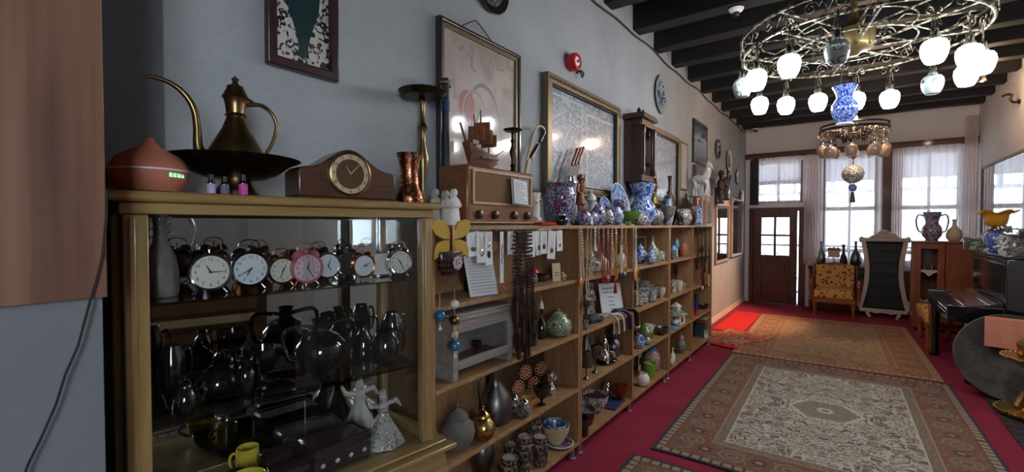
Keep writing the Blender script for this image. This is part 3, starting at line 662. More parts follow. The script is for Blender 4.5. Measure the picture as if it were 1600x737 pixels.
for x in (.03, L-.09): MB().lathe([(0, 0), (.045, 0), (.05, .04), (.04, .08), (.042, .3), (.055, .5), (.06, .599), (0, .599)], 16, tr(x+.03-(.1 if x > 1 else 0), -.78+(.14 if x > 1 else 0), 0)).build('leg', M['piano'], pn)
b = MB()
for k in range(3): b.box(L/2-.09+.08*k, -.53, .05, L/2-.065+.08*k, -.452, .065)
b.build('pedals', M['brass'], pn, bevel=.004)
# corner glass cabinet between piano and back wall
gc = thing('glass_door_cabinet', 'red brown wooden cabinet with a glazed door and lace edged shelf', 'cabinet', (.74, 8.7, 0))
w_, d_, h_ = .66, .38, 1.28
MB().box(0, .02, .04, .03, d_, h_-.03).box(w_-.03, .02, .04, w_, d_, h_-.03).box(.03, d_-.012, .04, w_-.03, d_, h_-.03).box(0.03, .02, .04, w_-.03, d_-.012, .34).build('carcass', M['redwood'], gc, bevel=.003)
MB().box(-.015, -.01, h_-.029, w_+.015, d_+.01, h_).build('top', M['redwood'], gc, bevel=.005)
MB().box(.02, .03, 0, w_-.02, d_-.01, .039).build('plinth', M['darkwood'], gc)
MB().rectring(.005, .045, .33, h_-.035, .075, .019, y=0).box(.08, 0, .36, .255, .016, .42).box(.08, .004, .12, .255, .014, .36).build('door', M['redwood'], gc, bevel=.003)
MB().box(.34, 0, .045, w_-.005, .019, h_-.035).box(.38, -.008, .12, w_-.05, 0, .5).box(.38, -.008, .6, w_-.05, 0, h_-.12).build('blind_door', M['redwood'], gc, bevel=.004)
MB().box(.08, .007, .42, .255, .011, h_-.11).build('door_glass', M['glass'], gc, smooth=0)
MB().box(.031, .03, .86, w_-.031, d_-.013, .872).build('inner_shelf', M['redwood'], gc)
MB().prism([(.06, 0), (.28, 0), (.25, -.03), (.22, -.04), (.19, -.075), (.17, -.09), (.15, -.075), (.12, -.04), (.09, -.03)], .004, tr(0, .024, .87)).build('lace_cloth', M['white'], gc)
MB().ball((.41, -.014, .72), .012, 10).build('door_knob', M['brass'], gc)
for (nm, lb, x, hh, rr_) in (('glass_tumbler', 'small glass tumbler left on the upper shelf inside the glazed cabinet', .12, .06, .025), ('glass_tumbler', 'small glass tumbler right on the upper shelf inside the glazed cabinet', .21, .06, .025)):
    tag(MB().lathe([(0, 0), (rr_*.8, 0), (rr_, hh), (rr_*.9, hh), (rr_*.7, .006), (0, .006)], 18).build(nm, M['chrome'], loc=(.74+x, 8.78, .873)), lb, 'glass')
t = thing('white_tea_pot', 'white teapot and cloth shape low inside the glazed cabinet', 'teapot', (.93, 8.80, .341))
MB().lathe([(0, 0), (.04, 0), (.07, .04), (.07, .08), (.03, .11), (0, .12)], 20).build('body', M['white'], t); MB().tube([(-.05, 0, .05), (-.09, 0, .08), (-.10, 0, .11)], [.014, .008], 8).build('spout', M['white'], t)
# floral sofa
M['floral'] = Mt('yellow_floral'); q = M['floral']; v = q.obj(); c = q.mix(q.vor(v, 15).lt(.30), srgb(206, 158, 88), srgb(96, 40, 28)); c = q.mix(q.noise(v, 14, 2, 1).gt(.62), c, srgb(170, 96, 52)); M['floral'] = q.fin(c, .85)
sf = thing('floral_armchair_settee', 'yellow floral settee with carved wooden arms in front of the window', 'settee', (-.20, 9.42, 0))
def cushion(x0, y0, z0, x1, y1, z1, puff=.02):
    b = MB(); n = 8; vs = []; fs = []
    top = []; 
    for j in range(n+1):
        for i in range(n+1):
            u, v = i/n, j/n; p = (sin(pi*u)*sin(pi*v))**.5; vs.append((x0+(x1-x0)*u, y0+(y1-y0)*v, z1-puff+puff*p))
    m_ = len(vs); vs += [(a, b_, z0) for a, b_, c in vs[:]]
    for j in range(n):
        for i in range(n): a = j*(n+1)+i; fs += [(a, a+1, a+n+2, a+n+1), (a+m_, a+n+1+m_, a+n+2+m_, a+1+m_)]
    ed = list(range(n+1))+[(n+1)*j+n for j in range(1, n+1)]+[(n+1)*n+i for i in range(n-1, -1, -1)]+[(n+1)*j for j in range(n-1, 0, -1)]
    for a, c in zip(ed, ed[1:]+ed[:1]): fs.append((a, a+m_, c+m_, c))
    return b.add(vs, fs)
cushion(-.27, -.26, .30, .27, .22, .46, .03).build('seat_cushion', M['floral'], sf, bevel=.02)
bk = cushion(-.27, -.20, 0, .27, .20, .10, .03); T = tr(0, .25, .62) @ rot('X', R(78)); bk.v = [tuple(T @ Vector(p)) for p in bk.v]; bk.build('back_cushion', M['floral'], sf, bevel=.015)
MB().box(-.29, -.24, .22, .29, .30, .298).build('seat_frame', M['redwood'], sf, bevel=.008)
MB().prism([(-.28, .80), (-.2, .83), (0, .87), (.2, .83), (.28, .80), (.28, .76), (-.28, .76)], .03, tr(0, .30, 0)).build('crest_rail', M['redwood'], sf, bevel=.006)
for s in (-1, 1):
    MB().tube([(s*.31, .32, .1), (s*.31, .31, .5), (s*.30, .34, .82)], .022, 10).build('back_post', M['redwood'], sf)
    MB().tube([(s*.32, .28, .56), (s*.33, 0, .57), (s*.33, -.20, .54), (s*.33, -.24, .49)], [.022, .026, .03, .026], 10).tube([(s*.33, -.2, .53), (s*.33, -.17, .4), (s*.32, -.2, .26)], .022, 10).build('arm', M['redwood'], sf)
    for yy in (-.22, .29): MB().lathe([(0, 0), (.018, 0), (.026, .04), (.018, .08), (.03, .16), (.034, .2195), (0, .2195)], 14, tr(s*.26, yy, 0)).build('leg', M['redwood'], sf)
# white ornate display stand, waisted
ds = thing('ornate_display_stand', 'tall white ornate waisted display stand with black interior and glass shelves', 'display stand', (.45, 9.50, 0))
def wst(z):
    u = (z-.14)/1.12; return .245-.075*sin(pi*min(1, max(0, u)))+.035*(1-u)-.005
zz = [.14+1.12*i/18 for i in range(19)]
inn = [(wst(z), z) for z in zz]; out = [(wst(z)+.062, z) for z in zz]
I = [(x, z) for x, z in inn]+[(-x, z) for x, z in reversed(inn)]
O = [(.30, .09)]+[(x, z) for x, z in out[1:-1]]+[(.30, 1.30)]+[(-.30, 1.30)]+[(-x, z) for x, z in reversed(out[1:-1])]+[(-.30, .09)]
M['whitegold'] = plain('ivory_carved', srgb(200, 186, 170), .5, 0, .1, vary=.15, scale=50)
MB().ringprism(O, I, .07).build('frame', M['whitegold'], ds, bevel=.01)
MB().prism(I, .006, tr(0, .20, 0)).build('back_panel', M['blackmatte'], ds, smooth=0)
b = MB(); n = len(I)
for i in range(n):
    j = (i+1) % n; x0, z0 = I[i]; x1, z1 = I[j]; b.add([(x0, .07, z0), (x1, .07, z1), (x1, .20, z1), (x0, .20, z0), (x0*1.02, .07, z0), (x1*1.02, .07, z1), (x1*1.02, .20, z1), (x0*1.02, .20, z0)], [(0, 1, 2, 3), (4, 7, 6, 5), (0, 4, 5, 1), (1, 5, 6, 2), (2, 6, 7, 3), (3, 7, 4, 0)])
b.build('box_sides', M['blackmatte'], ds)
for z in (.36, .53, .72, .90, 1.09): MB().box(-wst(z)+.002, .06, z, wst(z)-.002, .198, z+.008).build('glass_shelf', M['glass'], ds, smooth=0)
b = MB(); b.prism([(-.20, 1.29), (-.16, 1.34), (-.10, 1.35), (-.07, 1.40), (0, 1.44), (.07, 1.40), (.10, 1.35), (.16, 1.34), (.20, 1.29)], .04, tr(0, .012, 0))
for s in (-1, 1):
    MB().tube(spiral(s*.10, 1.335, .04, .01, 0, s*4.5), .012, 8).build('crest_scroll', M['whitegold'], ds); b.ball((s*.29, .02, 1.27), (.04, .025, .05), 12); b.tube([(s*.29, .02, .12), (s*.33, .01, .2), (s*.30, .02, .3)], .02, 8)
b.ball((0, .012, 1.39), (.035, .03, .035), 12).box(-.20, .012, 1.27, .20, .05, 1.31).box(-.29, .012, 1.24, .29, .03, 1.30).box(-.29, .012, .13, .29, .03, .15); b.build('carved_crest', M['whitegold'], ds, bevel=.006)
for s in (-1, 1):
    MB().tube([(s*.19, .03, .11), (s*.20, .0, .06), (s*.165, -.02, .025), (s*.19, -.04, .012)], [.032, .024, .016, .012], 10).build('cabriole_leg', M['whitegold'], ds)
    MB().tube([(s*.19, .17, .12), (s*.19, .18, .0)], [.02, .014], 8).build('rear_leg', M['whitegold'], ds)
b = MB(); b.box(-.22, .05, .09, .22, .2, .13).prism([(-.2, .10), (-.1, .07), (0, .09), (.1, .07), (.2, .10), (.2, .13), (-.2, .13)], .03, tr(0, -.006, 0)).build('apron', M['whitegold'], ds, bevel=.008)
# bench with floral top, piano stool
bn = thing('floral_bench', 'low bench with yellow floral top between the piano and glazed cabinet', 'bench', (.94, 7.86, .0))
cushion(-.2, -.52, .34, .16, .42, .48, .03).build('seat_cushion', M['floral'], bn, bevel=.02)
MB().box(-.19, -.50, .28, .15, .40, .339).build('seat_frame', M['redwood'], bn, bevel=.006)
for x, y in ((-.16, -.46), (.12, -.46), (-.16, .36), (.12, .36)): MB().lathe([(0, 0), (.02, 0), (.03, .05), (.02, .1), (.032, .2), (.03, .2795), (0, .2795)], 14, tr(x, y, 0)).build('leg', M['redwood'], bn)
# round metal tray leaning on the piano's near end
ty = thing('round_metal_tray', 'very large round dull metal tray leaning against the near end of the piano', 'tray', (1.12, 5.66, .372), 0)
m = Mt('tinned_copper'); q = m.noise(scale=5, detail=6, rough=.7); m.bump(m.vor(None, 60), .15, .002); M['tray'] = m.fin(m.mix(q.ss(.3, .7), srgb(74, 70, 66), srgb(112, 106, 100)), .5, .55)
T = rot('X', R(90-14))
MB().lathe([(0, .006), (.30, .006), (.335, .022), (.36, .026), (.362, .022), (.337, .012), (.30, 0), (0, 0)], 64, T).build('tray_plate', M['tray'], ty)
MB().tube([(.36*cos(2*pi*k/60), .36*sin(2*pi*k/60), .024) for k in range(60)], .006, 8, T, closed=True).build('rolled_rim', M['tray'], ty)
# pink cloth hanging over the tray and brass stand
m = Mt('salmon_cloth'); x, y, z = m.xyz(); f = (z*38+m.noise(scale=3)*.15).frac(); g = ((x*60).sin()*.5+.5)
c = m.mix(f.lt(.4)*g.gt(.25)*z.lt(-.02)*z.gt(-.24), srgb(206, 124, 100), srgb(200, 142, 120)); M['salmon'] = m.fin(c, .85)
vs = []; fs = []; nx, nz = 16, 12
for j in range(nz+1):
    for i in range(nx+1): u, v = i/nx, j/nz; vs.append((u*.40-.01*v, -.012+.012*sin(u*11)*v-.1*v*.6, -v*.25+(.02 if 0 else 0)-.012*u))
for j in range(nz):
    for i in range(nx): a = j*(nx+1)+i; fs.append((a, a+1, a+nx+2, a+nx+1))
n = len(vs); vs += [(p[0], p[1]+.004, p[2]) for p in vs[:]]; fs += [tuple(reversed([q+n for q in f_])) for f_ in fs[:]]
ed = list(range(nx+1))+[(nx+1)*j+nx for j in range(1, nz+1)]+[(nx+1)*nz+i for i in range(nx-1, -1, -1)]+[(nx+1)*j for j in range(nz-1, 0, -1)]
for a, c in zip(ed, ed[1:]+ed[:1]): fs.append((a, a+n, c+n, c))
o = MB().add(vs, fs).build('salmon_cloth', M['salmon'], smooth=80, loc=(ray(1540, 496, 'Y', 5.6).x, 5.64, ray(1540, 494, 'Y', 5.6).z)); tag(o, 'salmon pink striped cloth draped over the top of the big tray', 'cloth')
# brass stand: stacked lobed dishes
bs = thing('brass_brazier', 'polished brass two tiered brazier with beaded rims at the right edge', 'brazier', (1.20, 5.25, .013))
def beads(r, z, n, br):
    b = MB()
    for k in range(n): a = 2*pi*k/n; b.ball((r*cos(a), r*sin(a), z), br, 8)
    return b
MB().lathe([(0, 0), (.20, 0), (.235, .012), (.24, .03), (.19, .05), (.14, .06), (.12, .10), (.10, .14), (.06, .16), (.05, .20), (.07, .22), (.05, .24), (0, .24)], 48, sc(1,1,1.3), lobes=16, amp=.02).build('base', M['brightbrass'], bs)
beads(.238, .039, 36, .014).build('base_beads', M['brightbrass'], bs)
MB().lathe([(0, .241), (.05, .241), (.07, .27), (.13, .31), (.19, .335), (.215, .35), (.21, .36), (.16, .36), (.12, .37), (0, .37)], 48, sc(1,1,1.3), lobes=16, amp=.025).build('upper_dish', M['brightbrass'], bs)
beads(.212, .463, 34, .012).build('dish_beads', M['brightbrass'], bs)
MB().lathe([(.125, .371), (.12, .40), (.13, .43), (.10, .47), (.06, .49), (.03, .50), (.03, .53), (.05, .55), (.02, .58), (0, .60)], 40, sc(1,1,1.3), lobes=12, amp=.03).build('domed_lid', M['brightbrass'], bs)
# wall mirror on the right wall, sconce hook
def wall_frame(name, label, cat, side, y0, y1, z0, z1, fw, fd, fmat, pmat, glass=True, group=None, tiltx=0, inner=None):
    # side 'L': local x runs along +Y, facing +X;   side 'R': facing -X
    if side == 'L': t = thing(name, label, cat, (XL+.004, y0, z0), R(90), group)
    else: t = thing(name, label, cat, (XR-.004, y1, z0), R(-90), group)
    w, h = y1-y0, z1-z0; T = rot('X', tiltx)
    MB().rectring(0, 0, w, h, fw, fd, T @ tr(0, -fd, 0)).build('frame', fmat, t, bevel=min(.006, fw*.25))
    if inner: MB().rectring(fw+.0005, fw+.0005, w-fw-.0005, h-fw-.0005, inner[0], fd*.6, T @ tr(0, -fd*.7, 0)).build('inner_border', inner[1], t, bevel=.001)
    MB().box(fw*.8, -.012, fw*.8, w-fw*.8, -.006, h-fw*.8, T).build('picture', pmat, t, smooth=0)
    if glass: MB().box(fw*.9, -.017, fw*.9, w-fw*.9, -.0145, h-fw*.9, T).build('glass', M['picglass'], t, smooth=0)
    return t
wall_frame('wall_mirror', 'large thin framed mirror on the right wall above the piano', 'mirror', 'R', 7.2, 9.72, 1.36, 2.37, .035, .025, M['greywood'], M['mirror'], glass=False)
t = thing('wall_hook', 'curled brass hook on the right wall above the mirror', 'hook', (XR-.004, 7.95, 3.02), R(-90))
MB().tube([(0, 0, -.06), (0, -.05, -.06), (0, -.08, -.02), (0, -.07, .03), (0, -.11, .04), (0, -.15, .02)], .014, 8).ball((0, -.008, -.06), (.03, .012, .03), 12).build('hook_arm', M['dbrass'], t)
# warm ceiling spotlight near the right wall
sp = thing('ceiling_spotlight', 'small warm red glowing spotlight under the beams near the right wall', 'spotlight', (1.22, 7.62, 3.20))
MB().lathe([(0, .13), (.03, .13), (.03, .125), (.008, .12), (.008, .05), (.03, .04), (.045, -.02), (.042, -.02), (.025, .03), (0, .035)], 20).build('housing', M['iron'], sp); MB().ball((0, 0, -.0), (.022, .022, .025), 12).build('bulb', M['warmlit'], sp)
lamp('spotlight_beam', (1.18, 7.62, 3.16), 420, (1, .58, .34), .04, (50, (Vector((-1.66, 8.0, .75))-Vector((1.2, 7.62, 3.2))).to_track_quat('-Z', 'Y').to_euler()))
lamp('spotlight_wall_glow', (1.25, 7.55, 3.18), 5, (1, .7, .4), .04)
# ============================================================ KIT FOR SMALL THINGS
PR = {
 'vase': [(.42, 0), (.45, .03), (.62, .2), (.95, .45), (1, .6), (.8, .78), (.48, .86), (.5, .92), (.66, 1)],
 'bigvase': [(.6, 0), (.62, .03), (.6, .1), (.8, .35), (.92, .6), (.95, .74), (.82, .86), (.8, .90), (1, 1)],
 'flare': [(.6, 0), (.6, .05), (.95, .2), (1, .32), (.9, .48), (.66, .58), (.62, .64), (.8, .85), (.92, 1)],
 'bottle': [(.6, 0), (.95, .15), (1, .3), (.8, .5), (.3, .68), (.22, .8), (.25, .95), (.36, 1)],
 'bowl': [(.4, 0), (.42, .1), (.7, .3), (.92, .65), (1, 1)],
 'cup': [(.7, 0), (.8, .1), (.95, .6), (1, 1)],
 'mug': [(.8, 0), (.92, .06), (.95, .5), (.92, 1)],
 'jar': [(.55, 0), (.6, .04), (.9, .3), (1, .55), (.9, .8), (.62, .94), (.6, 1)],
 'round': [(.5, 0), (.8, .12), (1, .45), (.9, .75), (.6, .95), (.55, 1)],
 'goblet': [(.75, 0), (.7, .04), (.2, .1), (.16, .4), (.3, .48), (.8, .65), (1, .85), (.95, 1)],
 'footed': [(.5, 0), (.48, .06), (.16, .14), (.16, .3), (.55, .42), (.92, .7), (1, 1)],
 'gourd': [(.7, 0), (.95, .12), (1, .22), (.85, .36), (.5, .42), (.7, .52), (.72, .6), (.4, .7), (.45, .82), (.3, .9), (.32, 1)],
 'pitcher': [(.9, 0), (.95, .03), (1, .12), (.97, .28), (.8, .46), (.42, .6), (.33, .7), (.36, .86), (.5, 1)],
 'waist': [(.95, 0), (1, .08), (.96, .16), (.68, .34), (.6, .6), (.72, .85), (.9, 1)],
 'box': [(1, 0), (1, 1)],
 'moon': [(.38, 0), (.42, .03), (.72, .10), (1, .36), (.97, .52), (.68, .70), (.3, .78), (.26, .92), (.36, 1)],
 'onion': [(.55, 0), (.85, .08), (1, .3), (.95, .48), (.7, .62), (.35, .72), (.2, .84), (.1, .96), (0, 1)],
}
SOL = {
 'candle': [(0, 0), (1, 0), (.95, .03), (.45, .07), (.3, .12), (.5, .17), (.3, .22), (.28, .32), (.6, .45), (.62, .5), (.3, .6), (.26, .68), (.5, .72), (.26, .76), (.24, .88), (.4, .91), (.3, .93)],
 'lid': [(1.05, 0), (1.05, .08), (.85, .3), (.5, .55), (.15, .65), (.1, .75), (.2, .88), (.1, 1), (0, 1)],
 'dome': [(1, 0), (.98, .2), (.8, .55), (.4, .8), (.12, .86), (.1, .9), (.16, .95), (0, 1)],
}
def vessel(prof, r, h, wall=.0035, n=28):
    p = [(a*r, b*h) for a, b in PR[prof]]; inn = [(max(.001, a-wall), b+(wall if i == 0 else 0)) for i, (a, b) in enumerate(p)]
    if p[-1][0] < .001: return MB().lathe([(0, 0)]+p, n)
    inn[-1] = (inn[-1][0], p[-1][1]-.0005); return MB().lathe([(0, 0)]+p+[(max(.001, p[-1][0]-wall*.5), p[-1][1]+.001)]+list(reversed(inn))+[(0, inn[0][1])], n)
BAYS = [(1.361, 2.614), (2.674, 3.525), (3.555, 4.434), (4.496, 5.265), (5.295, 6.129)]
def fitbay(X, Y, Z, h, r, px):
    h = min(h, .318 if Z > shz(0)+.002 or 1 else h)
    if X-r < -1.662: X = min(-1.662+r, -1.40); r = min(r, X+1.662); Y = at(px, X, Z)
    yf = at(px, -1.39, Z); c = min(BAYS, key=lambda b_: max(b_[0]-yf, yf-b_[1], 0)); Y = min(max(Y, c[0]+r), c[1]-r); return X, Y, h, r
def dims(px, X, Z, hpx, wpx, Y=None):
    if Y is None: Y = at(px, X, Z)
    D = depth((X, Y, Z)); k = (px-800)/720
    return Y, hpx*D/720, wpx*D/720/sqrt(1+k*k)/2
def V(name, label, cat, px, X, Z, hpx, wpx, prof, mat, lid=None, handles=0, spout=0, group=None, pos=None, lh=.3, neck=None, foot=None, rz=R(90), hm=None, extra=None, inside=None, parent=None):
    """a turned vessel standing on a surface: px = image column, hpx/wpx = its size in the photograph"""
    if pos is None:
        Y, h, r = dims(px, X, Z, hpx, wpx)
        if Z < 1.45: X, Y, h, r = fitbay(X, Y, Z, h, r*(1.5 if handles or spout else 1), px); r = r/(1.5 if handles or spout else 1)
        loc = (X, Y, Z)
    else: loc = pos; _, h, r = dims(px, pos[0], pos[2], hpx, wpx, pos[1])
    parts = lid or handles or spout or foot or inside or extra
    hb = h*(1-lh) if lid else h; b = vessel(prof, r, hb)
    if not parts: o = b.build(name, mat, loc=loc, rz=rz); return tag(o, label, cat, group)
    t = thing(name, label, cat, loc, rz, group); b.build('body', mat, t); pf = PR[prof]; rt = pf[-1][0]*r
    if lid: MB().lathe([(0, hb+.0012)]+[(a*rt, hb+.0012+c*(h-hb)) for a, c in SOL['lid']], 24).build('lid', lid, t)
    def rad(f):
        for (a, c), (a2, c2) in zip(pf, pf[1:]):
            if c <= f <= c2: return (a+(a2-a)*(f-c)/(c2-c+1e-9))*r
        return pf[-1][0]*r
    for s in ((1,), (1, -1))[handles-1] if handles else ():
        z0, z1 = .3*hb, .86*hb; a, c = rad(.3)*.96, rad(.86)*.94; q = r*.55
        MB().tube([(s*c, 0, z1), (s*(max(a, c)+q*.6), 0, z1+.04*hb), (s*(max(a, c)+q), 0, (z0+z1)/2+.1*hb), (s*(a+q*.6), 0, z0+.06*hb), (s*a, 0, z0)], [.08*r+.0015]*5, 8).build('handle', hm or mat, t)
    if spout: a = rad(.35); MB().tube([(-a*.9, 0, .3*hb), (-a-r*.35, 0, .45*hb), (-a-r*.5, 0, .8*hb), (-a-r*.75, 0, .95*hb)], [.2*r, .13*r, .09*r, .08*r], 8).build('spout', hm or mat, t)
    if foot: MB().lathe([(0, 0), (pf[0][0]*r*1.08, 0), (pf[0][0]*r*1.08, .04*h), (0, .04*h)], 20).build('foot', foot, t)
    if inside: MB().lathe([(0, hb*.80), (rad(.8)-.005, hb*.80), (rad(.8)-.006, hb*.84), (0, hb*.84)], 18).build('filling', inside, t)
    if extra: extra(t, r, h)
    return t
def plate(name, label, X, Y, Z, r, mat, mode='stand', rim=None, group=None, tilt=12, rz=R(90), stand=True):
    prof = [(0, .004), (.55*r, .004), (.65*r, .012), (.97*r, .02), (r, .022), (.99*r, .018), (.66*r, .006), (.5*r, 0), (0, 0)]
    t = thing(name, label, 'plate', (X, Y, Z), rz, group)
    if mode == 'stand':
        T = tr(0, 0, r*cos(R(tilt))+.006) @ rot('X', R(90-tilt)); MB().lathe(prof, 40, T).build('dish', mat, t)
        if rim: MB().lathe([(.965*r, .0205), (r*1.005, .0225), (r*1.005, .026), (.965*r, .0235)], 40, T).build('rim', rim, t)
        if stand: MB().tube([(-.03, -.03, .004), (-.03, .02, .006), (-.03, .05, .06)], .003, 5).tube([(.03, -.03, .004), (.03, .02, .006), (.03, .05, .06)], .003, 5).tube([(-.03, .03, .02), (.03, .03, .02)], .003, 5).build('wire_stand', M['iron'], t)
    else:
        T = rot('X', R(90)); MB().lathe(prof, 48, T).build('dish', mat, t)
        if rim: MB().lathe([(.72*r, .0145), (r*1.0, .0235), (r*1.0, .0265), (.72*r, .0175)], 48, T).build('rim', rim, t)
    return t
def candlestick(name, label, px, X, Z, hpx, wpx, mat, pan=None, group=None, base=.5, pos=None):
    if pos: Y = pos[1]; _, h, r = dims(px, X, Z, hpx, wpx, Y)
    else: Y, h, r = dims(px, X, Z, hpx, wpx)
    t = thing(name, label, 'candlestick', (X, Y, Z), R(90), group); rb = r*base if pan else r
    MB().lathe([(a*rb, c*h*.97) for a, c in SOL['candle']]+[(0, .97*.93*h)], 28).build('stem', mat, t)
    if pan: MB().lathe([(0, h*.905), (r*.8, h*.91), (r, h*.95), (r*.97, h*.955), (r*.75, h*.925), (rb*.3, h*.92), (rb*.3, h), (rb*.2, h), (0, h*.93)], 40).build('drip_pan', pan, t)
    else: MB().lathe([(0, h*.905), (rb*.5, h*.91), (rb*.55, h), (rb*.4, h), (0, h*.93)], 20).build('cup', mat, t)
    return t
def person_fig(name, label, cat, px, X, Z, hpx, wpx, mat, pose='robe', pos=None, group=None, base=None, mirror=1):
    Y, h, r = dims(px, X, Z, hpx, wpx) if pos is None else (pos[1],)+dims(px, pos[0], pos[2], hpx, wpx, pos[1])[1:]
    if pos: X, Z = pos[0], pos[2]
    hb = 0
    if base: hb = h*.1
    H = h-hb; b = MB(); hr = H*.085
    if pose == 'dervish':
        b.lathe([(0, 0), (r*1.2, 0), (r*1.22, H*.02), (r*1.0, H*.16), (r*.55, H*.40), (H*.09, H*.56), (H*.10, H*.70), (H*.04, H*.78), (0, H*.79)], 28, lobes=7, amp=.05)
        b.ball((0, -.1*hr, H*.83), (hr*.9, hr*.95, hr*1.1)); b.lathe([(0, H*.87), (hr*.8, H*.87), (hr*.6, H), (0, H)], 14)
        b.tube([(-H*.08, 0, H*.7), (-H*.28, -.0, H*.76), (-H*.36, 0, H*.92)], [H*.045, H*.05, H*.025], 8); b.tube([(H*.08, 0, H*.7), (H*.30, 0, H*.72), (H*.42, 0, H*.56)], [H*.045, H*.055, H*.025], 8)
    elif pose == 'robe':
        b.lathe([(0, 0), (H*.20, 0), (H*.20, H*.05), (H*.16, H*.30), (H*.14, H*.46), (H*.165, H*.66), (H*.12, H*.74), (H*.045, H*.79), (0, H*.79)], 20, sc(1, .75, 1))
        b.ball((0, -.1*hr, H*.88), (hr*1.05, hr*1.05, hr*1.3)); b.tube([(0, .3*hr, H*.96), (0, .8*hr, H*.84), (0, .9*hr, H*.6)], [hr*.9, hr*1.15, hr*.9], 8)
        for s in (-1, 1): b.tube([(s*H*.13, 0, H*.70), (s*H*.20, -H*.03, H*.52), (s*H*.03, -H*.15, H*.50)], [H*.05, H*.05, H*.03], 8)
    elif pose == 'stand':
        for s in (-1, 1):
            b.tube([(s*H*.045, 0, H*.5), (s*H*.055, -H*.01, H*.27), (s*H*.05, 0, H*.04)], [H*.06, H*.045, H*.028], 8); b.ball((s*H*.055, -H*.03, H*.02), (H*.03, H*.06, H*.022))
        b.tube([(0, 0, H*.47), (0, 0, H*.6), (0, 0, H*.76), (0, 0, H*.82)], [H*.09, H*.075, H*.11, H*.05], 10); b.tube([(0, 0, H*.8), (0, 0, H*.88)], H*.032, 8); b.ball((0, 0, H*.92), (hr*.8, hr*.9, hr))
        b.tube([(-mirror*H*.11, 0, H*.78), (-mirror*H*.17, -H*.02, H*.62), (-mirror*H*.10, -H*.1, H*.54)], [H*.036, H*.032, H*.02], 8)
        b.tube([(mirror*H*.11, 0, H*.78), (mirror*H*.19, 0, H*.88), (mirror*H*.17, 0, H*1.02)], [H*.036, H*.032, H*.02], 8)
        b.lathe([(0, H*.36), (H*.12, H*.34), (H*.10, H*.5), (0, H*.55)], 14)
    t = thing(name, label, cat, (X, Y, Z), R(90), group); T = Matrix.Translation((0, 0, hb)); b.v = [tuple(T @ Vector(p)) for p in b.v]
    b.build('body', mat, t, remesh=max(.0022, H*.014))
    if base: MB().lathe([(0, 0), (r*.9, 0), (r*.9, hb*.3), (r*.7, hb*.5), (r*.75, hb), (0, hb)], 24).build('base', base, t)
    return t
def strand(b, x, z0, L, wd, br, y=0, drop=0):
    n = max(6, int((2*L+wd*1.5)/(br*1.7)))+rnd.randint(0, 3); pts = []; jz = rnd.random()*br*2; jx = rnd.uniform(-.9, .9)*br; jp = rnd.uniform(0, 6); jy = rnd.uniform(.3, 1)*br
    for i in range(n):
        a = i/(n-1); s = 1 if a < .5 else -1; q = (a*2 if a < .5 else 2-2*a)
        pts.append((x-s*wd*.5*sin(pi*min(1, q*.5+.08))+jx*sin(i*.31+jp), y-.004*sin(pi*a)-jy*abs(sin(i*.23+jp)), z0-jz*min(1, q*3)-(L-jz)*sin(pi*.5*q)))
    return pts
def beads_on(pts, br, n=6):
    b = MB()
    for p in pts: b.ball(p, br, n)
    return b
def bead_string(name, label, px, X, Ztop, Lpx, wpx, mat, br=.005, tassel=None, pendant=None, group=None, cat='necklace', y=0):
    Y, L, r = dims(px, X, Ztop, Lpx, wpx); t = thing(name, label, cat, (X, Y, Ztop), R(90), group)
    Lb = L*(.78 if tassel else (.82 if pendant else 1)); pts = strand(None, 0, 0, Lb, 2*r, br, y); beads_on(pts, br).build('beads', mat, t)
    if tassel: MB().lathe([(0, 0), (.005, -.002), (.007, -.012), (.005, -.016), (.013, -L*.2), (.009, -L*.22), (0, -L*.21)], 12, tr(0, y, -Lb)).build('tassel', tassel, t)
    if pendant: MB().lathe([(0, -.0), (.012, -.004), (L*.07+.004, -L*.07), (L*.07, -L*.12), (0, -L*.18)], 14, tr(0, y, -Lb) @ sc(1, .4, 1)).build('pendant', pendant, t)
    MB().tube([(0, .012, .004), (0, 0, .003), (0, -.006, .0), (0, -.006, .006)], .0016, 5).build('hook', M['chrome'], t)
    return t
